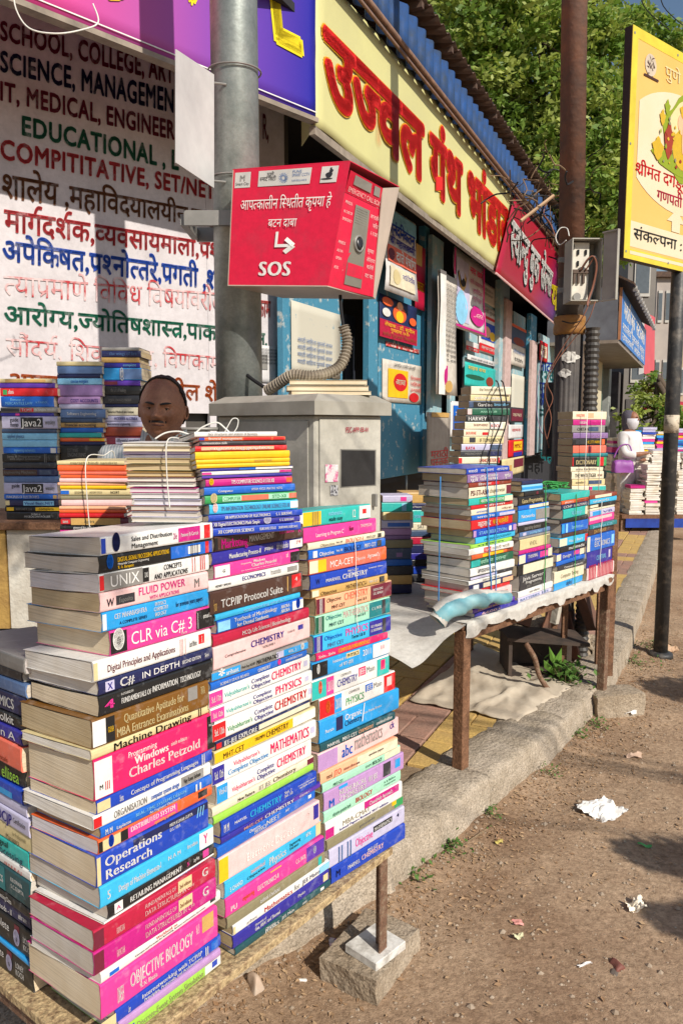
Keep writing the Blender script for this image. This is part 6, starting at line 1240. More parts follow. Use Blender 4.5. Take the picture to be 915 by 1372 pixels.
# ---- red sign
M_rsign = bpy.data.materials.new('red_violet_vinyl'); M_rsign.use_nodes = True; N = M_rsign.node_tree.nodes; Lk = M_rsign.node_tree.links
tc = N.new('ShaderNodeTexCoord'); gm = N.new('ShaderNodeSeparateXYZ'); Lk.new(tc.outputs['Generated'], gm.inputs[0]); cr = N.new('ShaderNodeValToRGB')
ad = N.new('ShaderNodeMath'); ad.operation = 'SUBTRACT'; Lk.new(gm.outputs[1], ad.inputs[0]); ml = N.new('ShaderNodeMath'); ml.operation = 'MULTIPLY'; ml.inputs[1].default_value = .5; Lk.new(gm.outputs[2], ml.inputs[0]); Lk.new(ml.outputs[0], ad.inputs[1])
Lk.new(ad.outputs[0], cr.inputs[0]); e = cr.color_ramp.elements; e[0].position = .40; e[0].color = (*rgb('9a0f2c'), 1); e[1].position = .85; e[1].color = (*rgb('461a70'), 1)
Lk.new(cr.outputs[0], N['Principled BSDF'].inputs['Base Color']); N['Principled BSDF'].inputs['Roughness'].default_value = .4
RS = Plane(C0, 25.0, .05)
q = [RS.hit(663, 366), RS.hit(742, 434), RS.hit(752, 338), RS.hit(689, 262)]
rs = sign_sheet('shop_sign', RS, q, M_rsign, 'red and purple shop sign with white Devanagari lettering behind the rusty pole', .004, 16, 8)
yi = Matrix.Translation(-q[0]); tq = [RS.hit(681, 340), RS.hit(736, 397), RS.hit(739, 366), RS.hit(684, 293)]
text_quad('lettering_outline', 'स्वान्दु बुक सेल्स', [p + RS.n * .010 - Vector((0, 0, .02)) for p in tq], ink('black'), rs, .045, .001, inv=yi)
text_quad('lettering', 'स्वान्दु बुक सेल्स', [p + RS.n * .014 for p in tq], ink('white'), rs, .03, .001, inv=yi)
text_quad('lettering', 'य', [p + RS.n * .014 for p in [RS.hit(737, 412), RS.hit(744, 415), RS.hit(745, 385), RS.hit(738, 382)]], ink('bannergold'), rs, .04, .001, inv=yi)
NDIL[0] = 4
b = B()
for (a_, c_) in ((q[0], q[1]),): b.tube([a_ - q[0] + RS.n * .01, c_ - q[0] + RS.n * .01], .012, 6)
b.build('frame', ink('palepink'), rs)
# posters and papers on the doors
PW = mat('newsprint', (.60, .56, .50), rough=.8, color2=(.46, .41, .35), scale=10, detail=8, thr=(.3, .6))
PWt = mat('torn_newsprint', (.52, .50, .42), rough=.85, color2=(.10, .26, .36), scale=11, detail=10, thr=(.30, .37))
PWw = mat('poster_white', (.70, .68, .68), rough=.6)
PG = 'posters on the kiosk doors'
def lines(n, u0, u1, v0, v1, s='मराठी साहित्य पुस्तके वाचन', c='charcoal', bo=0): return [('t', s, u0, v0 + (v1 - v0) * k / n, u1, v0 + (v1 - v0) * (k + .55) / n, c, bo) for k in range(n)]
poster(DOOR, 391, 402, 500, 456, 'torn blue and cream newspaper sheet pasted between pole and dark opening', PWt, lines(4, .1, .8, .15, .55, c='steel'), .012)
poster(DOOR, 515, 272, 388, 555, 'hanging newspaper placard with blue and red Marathi headlines', PWw, [('b', .0, .80, 1, .98, 'pale'), ('t', 'आनंदनिकेतन', .05, .70, .95, .82, 'royal', .04), ('t', 'श्री महालक्ष्मी', .12, .58, .95, .66, 'indigo', .04), ('b', .05, .36, .98, .55, 'salmon'), ('t', 'दाते पंचांग', .30, .40, .95, .50, 'white', .04), ('o', .17, .45, .10, .07, 'maroon'), ('b', .1, .08, .9, .32, 'cream'), ('t', 'मराठी दिनदर्शिका', .5, .2, .9, .26, 'indigo', 0), ('o', .3, .2, .12, .09, 'buff')], .14, curl=.05)
poster(DOOR, 556, 325, 412, 569, 'narrow red and tan paper hanging beside the newspaper placard', mat('print_crimson2', rgb('crimson')), [('b', .0, .68, .6, 1, 'tan'), ('t', 'आला', .1, .3, .8, .42, 'yellow', .03)], .05)
poster(DOOR, 508, 392, 450, 558, 'deity poster in orange, yellow and dark red on the blue door', mat('print_navy2', rgb('1a2a58')), [('b', 0, 0, 1, .42, 'crimson'), ('o', .5, .66, .18, .20, 'orange'), ('o', .5, .60, .10, .14, 'yellow'), ('o', .5, .86, .08, .10, 'peach'), ('o', .18, .86, .14, .1, 'orange'), ('o', .15, .60, .10, .10, 'white'), ('o', .85, .58, .10, .10, 'orange'), ('t', 'लेखक : डॉ. सुनील', .1, .28, .9, .36, 'yellow', .01), ('t', 'गुणसागर २०२०', .25, .17, .75, .25, 'yellow', .01), ('t', 'सर्वत्र पुस्तके मिळतील', .05, .05, .95, .12, 'gold', .01)], .05)
poster(DOOR, 517, 457, 463, 562, 'thin red torn strip across the blue door', mat('red_strip', rgb('c03030'), color2=rgb('d8c8c0'), scale=30, thr=(.4, .5)), [], .01)
poster(DOOR, 512, 480, 538, 564, 'weathered cream notice with yellow panel and red discs low on the blue door', PWt if False else PW, [('b', .12, .12, .62, .80, 'yellow'), ('o', .42, .50, .17, .22, 'red'), ('t', 'आज', .30, .44, .54, .56, 'cream', .04), ('o', .78, .16, .13, .12, 'red'), ('t', 'शिक्षण', .68, .6, .95, .68, 'red', 0), ('t', 'पहिला', .68, .45, .95, .53, 'red', 0), ('t', 'स्पर्धा', .68, .30, .95, .38, 'red', 0), ('t', 'जगातील भारतीय संस्कृती', .25, .86, .8, .93, 'charcoal', 0)], .012)
poster(DOOR, 584, 359, 528, 608, 'long newspaper board with dense print hung edge-on from the blue post', PW, lines(16, .32, .95, .28, .93, c='charcoal') + [('b', .05, .08, .35, .24, 'magenta'), ('o', .45, .07, .18, .05, 'tan'), ('b', .0, 0, .28, 1, 'white')], .22, curl=.06)
poster(DOOR, 605, 328, 437, 646, 'pink edged poster with a portrait and magenta Marathi text', PWw, [('b', 0, .02, .05, .98, 'pink'), ('b', .95, .02, 1, .98, 'pink'), ('b', .06, .10, .46, .9, 'lavender'), ('o', .24, .70, .15, .15, 'black'), ('o', .24, .64, .125, .14, 'tan'), ('o', .22, .28, .17, .22, 'pale'), ('t', 'नव वर्ष', .5, .80, .92, .88, 'hot', .02), ('t', 'सर्व वाचकांना', .5, .66, .92, .72, 'magenta', 0), ('t', 'हार्दिक', .55, .55, .88, .6, 'magenta', 0), ('t', 'शुभेच्छा', .55, .45, .88, .5, 'magenta', 0), ('o', .68, .25, .20, .14, 'magenta'), ('t', 'सवलत', .54, .22, .82, .28, 'palepink', .01), ('b', .06, .02, .94, .05, 'magenta')], .20, curl=.08)
poster(DOOR, 641, 405, 470, 665, 'white notice with red lines and a small blue picture on the pale door', PWw, [('b', .0, .74, 1, .80, 'red'), ('b', .10, .28, .92, .66, 'royal'), ('o', .4, .46, .2, .12, 'peach'), ('o', .7, .4, .16, .1, 'yellow'), ('b', 0, .02, 1, .18, 'red'), ('t', 'वाचनालय', .1, .07, .9, .13, 'white', .02), ('t', 'मराठी पुस्तके', .1, .86, .9, .92, 'charcoal', 0)], .02)
poster(DOOR, 640, 372, 400, 664, 'faded bluish paper at the top of the pale door', PWt, lines(2, .2, .8, .4, .8), .02)
poster(DOOR, 624, 455, 468, 641, 'white notice strip with a red band left of the picture notice', PWw, [('b', 0, .0, 1, .45, 'red'), ('t', 'पुस्तक', .15, .1, .9, .32, 'white', .02)], .06)
poster(DOOR, 626, 474, 481, 663, 'narrow printed white strip above the turquoise poster', PWw, lines(1, .1, .9, .2, .8, 'इयत्ता दहावी बारावी नोट्स'), .04)
poster(DOOR, 622, 484, 516, 665, 'turquoise poster with a green boat shape and a dark figure', mat('print_turq2', rgb('turq')), [('o', .30, .42, .28, .10, 'deepgreen'), ('o', .75, .35, .12, .22, 'rust'), ('t', 'साहस कथा', .08, .72, .6, .86, 'yellow', .01)], .05)
poster(DOOR, 684, 432, 488, 703, 'hanging calendar page with a mountain picture on the pale door', PW, [('b', 0, .52, 1, .93, 'slate'), ('o', .5, .62, .4, .10, 'rust'), ('b', 0, .93, 1, 1, 'orange'), ('t', '१२३४५', .2, .12, .8, .2, 'charcoal', .02), ('t', 'लोकसत्ता', .1, .3, .9, .38, 'steel', 0)], .05)
poster(DOOR, 684, 500, 560, 708, 'torn white and blue paper low on the pale door', PWt, [], .02)
poster(DOOR, 722, 455, 482, 733, 'small red square notice near the rusty pole', mat('print_red2', rgb('red')), [('b', .15, .2, .85, .8, 'cream'), ('t', 'आहे', .25, .35, .75, .65, 'red', .02)], .04)
for k, (y0, y1, c, s) in enumerate(((484, 496, 'royal', 'नोट्स'), (496, 510, 'teal', '१२ वी'), (512, 526, 'royal', 'पुस्तके'), (528, 545, 'royal', 'अभ्यास'), (548, 562, 'teal', 'नोंदी'), (602, 616, 'teal', 'वही'))):
    text_quad('lettering', s, [si @ (p + DOOR.n * .008) for p in quad_on(DOOR, 722, y0, y1, 743, y0 + 3, y1 + 3)], ink(c), shop, .03, .001)
for (x0, x1, y0, y1, m, pr, lab) in ((682, 701, 545, 566, 'print_charcoal', [('b', .1, .1, .9, .9, 'maroon'), ('t', 'कथा', .2, .4, .8, .6, 'cream', .02)], 'dark maroon magazine hanging right of the leaning novel stack'),
    (681, 700, 569, 588, 'poster_white', [('t', 'सामना', .2, .5, .8, .7, 'red', .01)], 'white magazine with red title hanging above the red magazine'),
    (681, 700, 590, 613, 'print_red3', [('b', .3, .35, .9, .9, 'yellow'), ('b', .3, .0, .9, .25, 'indigo'), ('t', 'MPSC', .35, .5, .85, .75, 'red', .02)], 'red and yellow exam magazine hanging beside the leaning stack'),
    (672, 701, 616, 640, 'print_yellow3', [('b', .5, .4, .95, .9, 'maroon'), ('b', .1, .2, .4, .6, 'tan')], 'yellow magazine at the foot of the hanging magazines')):
    mm = {'print_charcoal': mat('print_charcoal', rgb('charcoal')), 'poster_white': PWw, 'print_red3': mat('print_red3', rgb('red')), 'print_yellow3': mat('print_yellow3', rgb('buff'))}[m]
    poster(DOOR, x0, y0, y1, x1, lab, mm, pr, .16, 'magazine', .012, 'magazine')
poster(DOOR, 573, 552, 632, 602, 'grey leaning board with faded red Marathi words below the newspaper board', mat('grey_board', (.42, .38, .33), color2=(.30, .26, .22), scale=9), [('t', 'मराठी', .1, .22, .9, .34, 'red', .01), ('t', 'पुस्तके', .1, .08, .9, .2, 'red', .01), ('b', .1, .92, .9, 1.0, 'tan')], .25, 'board', .02, 'board')
poster(DOOR, 603, 537, 585, 623, 'blue paper with white border beside the leaning grey board', PWw, [('b', .15, .08, .9, .88, 'blue'), ('t', 'वही', .3, .5, .8, .7, 'white', .03)], .18)
poster(WALL, 347, 462, 512, 372, 'small photocopied notice stuck on the hoarding just right of the pole', PWw, [('b', .1, .35, .45, .75, 'grey')] + lines(5, .1, .9, .5, .95), .008)
NDIL[0] = 2
# ================================================================ BOOKS ON THE SECOND TABLE
F5 = Plane(T2.pt(0, -.012, 0), 43.0)
zt2 = .789
c1 = [(628,634,625,686,'royal','grey','',(T('मराठी   व्याकरण   अभ्यास',.03,.95,.5,.4,W_,.01),)),(635,644,626,687,'mauve','tan','UPSC',(T('MPSC UPSC राज्यसेवा',.05,.65,.66,.3,W_,.01),T('पूर्व परीक्षा',.05,.65,.3,.25,W_,.0),T('भूगोल',.8,.95,.5,.4,W_,.01))),(645,651,628,686,'rust','grey','',(Bd(.35,.7,'red'),T('विज्ञान',.2,.5,.5,.4,W_,.01))),
 (651,664,628,686,'cream','grey','PSI STI ASO',(Bd(.88,.999,'maroon'),T('PSI-STI-ASO',.03,.45,.5,.5,'maroon',.02),T('chapterwise',.47,.84,.5,.32,'olive',0))),(664,672,628,687,'turq','tan','',(Bd(.22,.80,'green'),Bd(.8,.999,'cream'),T('सामान्य ज्ञान',.25,.78,.5,.4,W_,.01))),
 (672,677,631,690,'red','grey','',(T('परीक्षा',.3,.8,.5,.4,W_,.01),)),(677,684,631,692,'cream','grey','',(T('अर्थशास्त्र',.1,.4,.5,.3,'blue',0),T('नोट्स',.7,.95,.5,.3,'rust',0))),(684,690,632,692,'blue','tan','',(Bd(.62,.999,'lavender'),T('भारतीय',.1,.5,.5,.4,W_,.01))),
 (690,699,631,694,'red','tan','',(T('महाराष्ट्र',.15,.45,.5,.5,W_,.02),T('चालू घडामोडी',.5,.88,.5,.45,'yellow',.02))),(701,710,634,694,'royal','tan','',(Bd(0,.06,'lilac'),Bd(.92,.999,'lilac'),T('STAFF SELECTION',.12,.75,.5,.4,'pale',.01),Bd(.82,.88,'white',.2,.8))),
 (710,717,637,690,'cyan','grey','',(T('HUMAN GEOGRAPHY',.2,.9,.5,.4,'teal',0),)),(719,724,630,696,'lime','lav','',(T('गणित',.15,.8,.5,.4,'deepgreen',0),)),(724,731,628,695,'white','white','',(Bd(.32,.48,'red'),T('TALATHI',.33,.47,.5,.4,W_,.01),T('तलाठी भरती',.5,.9,.5,.4,'olive',0))),
 (731,737,632,695,'orange','white','',(Bd(.25,.75,'yellow'),Bd(.85,.999,'rust'))),(737,746,631,693,'deepgreen','white','',(Bd(0,.2,'turq'),T('पर्यावरण व्यवस्था',.2,.8,.5,.4,'mint',.01))),(747,757,630,694,'white','white','Chartsheet',(T('अभ्यासमाला बुक',.15,.55,.5,.45,K_,0),)),
 (757,762,630,694,'charcoal','grey','',(Bd(0,.6,'lavender'),)),(762,767,628,690,'white','grey','',(T('सामाजिक',.3,.7,.5,.4,'olive',0),)),(767,775,629,690,'navy','grey','',(Bd(.08,.2,'white'),Bd(.3,.7,'cream'),Bd(.75,.999,'peach'))),
 (775,780,627,690,'red','grey','',()),(780,790,627,690,'palepink','grey','',(T('इतिहास',.15,.35,.5,.3,'red',.01),T('आधुनिक भारत',.55,.9,.5,.3,'rust',0))),(791,795,630,688,'gold','white','',(Bd(.5,.9,'yellow'),)),
 (795,800,634,694,'violet','white','',(T('CURRENT AFFAIRS',.1,.7,.5,.45,'yellow',.02),)),(800,805,636,694,'indigo','white','',(T('6600+',.15,.6,.5,.6,'palepink',.02),))]
stack_px(F5, c1, zt2, 'tied left column, second table', 'books of the left column on the second table', depth=.245, yawj=1.5, dh=0)
c2 = [(645,650,699,727,'navy','tan','',()),(650,658,699,727,'pale','tan','',(Bd(0,.999,'sky',.3,.7),)),(658,665,702,729,'black','tan','',(Bd(.6,.7,'maroon'),)),(665,675,694,735,'black','grey','Game',(T('Game Programming',.1,.8,.5,.5,'buff',.02),)),
 (676,682,694,735,'blue','tan','',(Bd(.35,.999,'cream'),)),(682,695,694,736,'sky','tan','',(Bd(.55,.999,'grey'),T('Networks',.08,.5,.5,.3,W_,0))),(697,701,694,733,'lavender','white','',()),(701,707,694,731,'black','grey','',(T('operating systems',.2,.8,.5,.4,'grey',0),)),
 (709,715,696,737,'steel','grey','',(Bd(.1,.2,'lavender'),T('compiler',.3,.7,.5,.4,'pale',0))),(715,718,695,737,'grey','grey','',()),(718,732,696,737,'buff','grey','',(Bd(.0,.85,'buff'),Bd(.88,.999,'olive'),T('VHDL',.3,.55,.5,.4,'olive',.01))),(732,737,695,738,'magenta','grey','',(T('physics',.2,.9,.5,.4,'pink',0),)),
 (737,749,695,742,'royal','tan','Thermal',(Bd(0,.18,'cream'),Bd(.22,.58,'indigo'),Bd(.62,.86,'pink',.2,.8),Bd(.87,.999,'cream'),T('THERMAL',.25,.55,.6,.35,W_,.02))),(750,763,693,742,'black','cream','',(Bd(.15,.999,'cream'),)),
 (763,783,696,742,'charcoal','grey','Server Programming',(T('Java Server',.08,.70,.74,.24,W_,.02),T('Programming',.16,.65,.46,.20,W_,.02),T('J2EE edition',.2,.6,.2,.14,'grey'),T('|||||',.78,.95,.5,.6,W_,.01))),(783,791,694,744,'white','grey','',(T('servlets',.3,.6,.5,.3,'grey'),)),(791,797,694,744,'lavender','grey','',(T('BATTERIES  EIES',.05,.9,.5,.5,'steel',.03),))]
stack_px(F5, c2, zt2, 'second column, second table', 'books of the second column on the second table', depth=.19, yawj=2, dh=-1)
c3 = [(662,671,751,790,'turq','tan','',()),(671,675,752,790,'orange','grey','',(Bd(.5,.999,'rust'),T('physics',.1,.4,.5,.4,W_))),(676,681,752,790,'navy','grey','',(T('CCNP  ROUTING',.05,.9,.5,.5,W_,.02),)),(682,694,754,789,'turq','grey','',(Bd(.85,.999,'cream'),T('VLSI design',.3,.7,.5,.4,'pale',0))),
 (695,699,750,788,'black','grey','',()),(700,712,752,788,'blue','grey','',(Bd(.15,.22,'pale'),T('Data Warehouse',.35,.8,.5,.3,'pale',0),Bd(0,.1,'sky'))),(713,717,753,789,'brown','grey','',()),(719,729,749,788,'cyan','grey','',(Bd(0,.25,'cream'),Bd(.88,.999,'red'),T('Visual Basic',.3,.8,.5,.3,W_,.01))),(730,737,750,786,'black','tan','',(T('multimedia',.3,.9,.5,.4,W_,0),)),
 (739,748,745,786,'royal','grey','',(Bd(0,.15,'cream'),T('Design',.2,.5,.5,.4,W_,.02),Bd(.6,.8,'pink',.3,.8),Bd(.82,.999,'cream'))),(749,753,745,786,'blue','tan','',()),(754,761,747,786,'charcoal','grey','',(T('Computer Networks',.2,.85,.5,.4,W_,.01),)),(762,776,742,785,'cream','grey','Software Testing',(T('Computer Testing',.2,.8,.5,.35,'olive',.01),)),(777,786,742,782,'sky','grey','',(T('alpha',.4,.6,.5,.5,'navy',.0),))]
stack_px(F5, c3, zt2, 'third column, second table', 'books of the third column on the second table', depth=.19, yawj=2, dh=-1)
c4 = [(664,669,789,827,'rust','grey','',(Bd(.2,.8,'cream'),)),(669,674,790,828,'cyan','white','',(T('networks',.1,.7,.5,.4,W_),)),(675,680,790,827,'black','tan','',(Bd(0,.3,'cream',.2,.8),)),(680,683,790,826,'cream','white','',()),(683,689,790,828,'lavender','cream','',(Bd(.1,.45,'sky'),T('VB',.5,.9,.5,.4,'indigo',.01))),
 (690,698,789,827,'pink','cream','',(Bd(0,.9,'palepink',.5,.9),)),(699,704,790,827,'teal','cream','',(T('JavaScript CSS',.1,.8,.5,.5,'pale',.01),)),(705,712,788,827,'brown','cream','',(T('DATABASE',.2,.7,.5,.5,'tan',.01),)),(713,731,786,828,'blue','grey','Kids Notebooks',(Bd(0,.1,'cream'),T('Advanced',.25,.5,.75,.2,W_,0),T('ELECTRONICS',.25,.8,.42,.35,W_,.02),Bd(.87,.97,'pale',.2,.8))),
 (732,748,786,827,'indigo','white','Central Processing',(T('CENTRAL',.35,.75,.5,.3,'pale',.02),Bd(.85,.92,'lavender',.3,.8))),(751,765,786,826,'palepink','tan','Striped pattern',(T('||||| |||||||||||',.05,.95,.5,.9,'crimson',.05),))]
stack_px(F5, c4, zt2, 'rightmost column, second table', 'books of the right column on the second table', depth=.19, yawj=2, dh=-1)
# coloured cords round these columns
M_bcord = mat('blue_cord', (.05, .25, .6), rough=.6); M_gcord = mat('green_cord', (.05, .35, .08), rough=.6); M_bk = mat('black_wire', (.02, .02, .022), rough=.5); M_cop = mat('copper_brown_wire', (.26, .10, .06), rough=.5)
on_front(F5, 651, 627, 656, 806, 'blue cord down the spines of the big tied column', M_bcord, .003, .006, seed=4)
on_front(F5, 663, 632, 662, 800, 'second blue cord beside the first on the big tied column', M_bcord, .0022, .006, seed=14)
pB = F5.hit(626, 700); side = Vector((-math.cos(R(43)), math.sin(R(43)), 0))
xx = Vector((math.sin(R(43)), math.cos(R(43)), 0))
o = B().tube(curve_pts([pB + side * .13 - xx * .012 + Vector((0, 0, z - pB.z)) for z in (1.385, 1.25, 1.1, .95, .80)], 4), .003, 6).build('twine', M_bcord, None, True); tag(o, 'blue cord down the page side of the big tied column', 'twine', 'twine round the stacks')
o = B().tube([pB + side * .13 + Vector((0, 0, 1.40 - pB.z)), F5.hit(651, 627) + Vector((0, 0, .0)) + F5.n * .004], .003, 6).build('twine', M_bcord, None, True); tag(o, 'blue cord across the top of the big tied column', 'twine', 'twine round the stacks')
on_front(F5, 729, 650, 728, 792, 'green cord down the second column of the second table', M_gcord, .0022, seed=5)
on_front(F5, 770, 662, 768, 784, 'green cord down the third column of the second table', M_gcord, .0022, seed=6)
on_front(F5, 805, 672, 803, 760, 'white string down the rightmost column of the second table', M_str, .0020, seed=7)
g = empty('green_cord_tangle', F5.hit(748, 656), 'tangle of green plastic cord on top of the third column', 'cord'); rn = random.Random(2)
for k in range(7):
    P = [Vector((rn.uniform(-.09, .07), .03 + rn.uniform(-.03, .06), rn.uniform(.0, .035))) for _ in range(4)]
    B().tube(curve_pts(P, 5), .003, 5).build('strand', M_gcord, g, True)
# leaning novel stack on a crate
def crate_box(name, x0, x1, y, d, z0, z1, label, m=M_crate, slats=4):
    r = empty(name, (x0, y, z0), label, 'crate'); H = z1 - z0
    for k in range(slats): b = B(); h0 = H * k / slats; b.box(0, x1 - x0, 0, .012, h0 + .004, h0 + H / slats - .006); b.build('slat', m, r)
    b = B(); b.box(0, .012, .0125, d, 0, H - .013); b.build('side_panel', m, r); b = B(); b.box(x1 - x0 - .012, x1 - x0, .0125, d, 0, H - .013); b.build('side_panel', m, r)
    b = B(); b.box(0, x1 - x0, 0, d, H - .0125, H); b.build('lid', m, r); return r
YA = 3.78
zA = at(620, 629, YA).z; a0 = at(613, 629, YA).x
crate_box('wooden_crate', a0 - .01, a0 + .26, YA + .0, .2, .783, zA - .001, 'wooden crate carrying the leaning novel stack behind the tied column', M_wood, 2)
AS = [(.040,'cream','tan','',(T('the bourne identity',.2,.8,.6,.3,'olive',0),)),(.030,'buff','tan','',(T('yellow wind',.1,.8,.5,.4,W_),)),(.034,'slate','tan','Gardine',(Bd(.1,.999,'black'),T('Gardine',.2,.55,.5,.5,W_,.02),T('bestseller',.6,.95,.5,.3,'pale'))),(.034,'deepgreen','tan','',(Bd(0,.1,'palepink'),T('ANCHOR',.3,.7,.5,.3,'mint'))),(.032,'black','tan','Harvey',(T('HARVEY',.05,.5,.5,.6,W_,.03),Bd(.6,.999,'charcoal'))),
 (.036,'cream','tan','Koch',(T('SHEPHERD',.2,.55,.6,.3,'rust',0),Bd(.6,.9,'white'),T('KOCH',.62,.85,.5,.4,'red',.03))),(.034,'cream','tan','',(T('BOURNE',.05,.3,.5,.4,'salmon'),Bd(.45,.6,'red',.2,.6))),(.036,'buff','tan','',(T('IF TOMORROW',.4,.95,.5,.5,'olive',.02),Bd(.15,.3,'charcoal',.2,.9))),
 (.032,'lavender','tan','Raya',(T('RAYA',.1,.33,.4,.5,'red',.03),Bd(.7,.999,'slate'))),(.030,'charcoal','tan','',(T('MELINCHAM',.1,.5,.5,.35,'grey',.01),Bd(.65,.999,'navy'))),(.034,'cream','tan','',(Bd(0,.08,'red'),Bd(.93,.999,'red'),T('LANCASTER',.5,.92,.5,.5,'red',.02))),(.026,'pale','tan','',(T('the sunset grill',.1,.7,.5,.3,'steel'),))]
k = (at(636, 517, YA).z - zA) / sum(s[0] for s in AS); n = len(AS)
AS = [(s[0] * k, s[1], s[2], s[3], s[4], .072 * (n - 1 - i) / n) for i, s in enumerate(AS)]
auto_stack((a0, YA, 0), 72, zA, AS, 'leaning novel stack', 'novels of the leaning stack', L=.225, D=.13, yawj=2, first_rn=51, lj=.003)
for k, (x0, x1) in enumerate(((664, 657), (671, 668))):
    o = B().tube(curve_pts([at(x0, 510, YA + .1), at(x0 + 4, 518, YA - .015), at(x0 + 8, 560, YA - .012), at(x1, 600, YA - .012), at(x1 - 2, 628, YA - .012)], 5), .0035, 6).build('wire', M_bk, None, True); tag(o, ('left', 'right')[k] + ' black wire tied round the leaning novel stack', 'wire', 'black wires round the novel stack')
# dictionary stack on a wooden stand by the rusty pole
YB = 4.30; zB = at(765, 664, YB).z; b0 = at(765, 640, YB).x
st_ = empty('wooden_stand', (b0 - .02, YB, .15), 'dark wooden stand carrying the dictionary stack beside the rusty pole', 'stand')
b = B(); b.box(0, .30, 0, .24, zB - .15 - .03, zB - .151); b.build('top', M_wood, st_)
for x in (0.0, .27):
    for y in (0.005, .21): b = B(); b.box(x, x + .03, y, y + .03, 0, zB - .15 - .031); b.build('leg', M_wood, st_)
BS = [(.042,'cream','tan','',(T('MARITIME',.1,.35,.5,.4,'salmon',0),Bd(.45,.62,'peach',.2,.8))),(.030,'magenta','tan','Robin',(T('ROBIN SHARMA',.2,.4,.5,.5,W_,.02),T('secret letters',.6,.95,.5,.3,'pink'))),(.038,'grey','tan','',(T('CHETAN',.15,.5,.5,.4,'charcoal',.03),Bd(.5,.8,'slate',.2,.8))),(.030,'mauve','tan','',(T('five point',.4,.95,.5,.3,'lilac'),)),
 (.036,'black','tan','',(T('SCOTT',.45,.65,.5,.4,'yellow',.02),T('PARRY',.67,.85,.5,.4,'yellow',.02),Bd(.9,.999,'orange'),Bd(.1,.4,'charcoal',.2,.8))),(.040,'salmon','tan','',(Bd(.45,.55,'maroon'),)),(.018,'teal','tan','',()),
 (.052,'black','tan','Dictionary',(T('DICTIONARY',.10,.70,.45,.45,'buff',.03),Bd(.72,.999,'green'),Bd(.80,.92,'red'),Bd(.0,.03,'red'))),(.026,'cream','tan','',(T('anna karenina',.15,.8,.5,.4,'grey'),)),(.040,'cream','tan','White Tiger',(T('THE WHITE TIGER',.10,.75,.5,.5,K_,.02),T('man booker',.8,.95,.5,.3,'rust'))),(.034,'buff','tan','',(Bd(.5,.9,'slate',.2,.8),T('stonebird',.1,.4,.5,.3,'olive'))),
 (.028,'cream','tan','',(Bd(.6,.999,'turq'),Bd(.5,.6,'magenta',.2,.8))),(.022,'charcoal','tan','',(T('SPEAKING TREE',.1,.7,.5,.5,W_),))]
k = (at(765, 551, YB).z - zB) / sum(s[0] for s in BS); BS = [(s[0] * k, *s[1:]) for s in BS]
auto_stack((b0, YB, 0), 72, zB, BS, 'dictionary stack', 'novels of the dictionary stack', L=.225, D=.15, yawj=2, first_rn=52, lj=.006)
for dx in (.07, .15):
    o = B().tube([(b0 + dx, YB - .018, zB - .01), (b0 + dx, YB - .02, at(765, 550, YB).z)], .002, 6).build('twine', M_str, None, True); tag(o, ('left' if dx < .1 else 'right') + ' pale string down the dictionary stack', 'twine', 'twine round the stacks')
# two small stacks at the rear left of the second table
for q, (x0, x1, yt, Y, sp, wh) in enumerate(((512, 534, 664, 3.62, [(.030,'lavender','tan','',(Bd(.6,.8,'pink',.2,.8),)),(.040,'turq','tan','',(Bd(.65,.8,'pale',.1,.9),)),(.036,'buff','tan','',(Bd(.1,.9,'tan',.1,.9),)),(.034,'lavender','tan','',(Bd(.2,.9,'blue',.2,.7),)),(.030,'lilac','tan','',()),(.020,'mauve','tan','',()),(.036,'olive','tan','',()),(.048,'slate','tan','',(Bd(.5,.7,'mauve',.2,.6),)),(.030,'blue','tan','',()),(.04,'charcoal','tan','',()),(.04,'tan','tan','',()),(.04,'navy','tan','',())], 'small stack right of cabinet'),
    (540, 572, 660, 3.90, [(.056,'tan','tan','',()),(.034,'navy','tan','',(T('Electrical Measurement',.1,.7,.5,.3,W_),)),(.066,'turq','tan','',(T('control systems',.1,.75,.5,.25,'pale'),Bd(0,.04,'cream'))),(.040,'cream','tan','SAT',(T('SAT',.5,.75,.5,.5,'grey',.02),)),(.034,'slate','tan','',()),(.040,'crimson','tan','',()),(.044,'navy','tan','',()),(.036,'indigo','tan','',()),(.036,'black','tan','',()),(.04,'royal','tan','',()),(.04,'charcoal','tan','',())], 'small stack left of the tied column'))):
    p0 = at(x0, 700, Y); p1 = at(x1, 700, Y); zt_ = at(x0, yt, Y).z; k = (zt_ - .79) / sum(s[0] for s in sp); sp = [(s[0] * k, *s[1:]) for s in sp]
    auto_stack((p0.x, Y, 0), 84, .79, sp, wh, 'books of the ' + wh, L=max(.15, p1.x - p0.x + (.05 if q == 0 else 0)), D=.16, yawj=3, first_rn=60 + q, lj=.006)
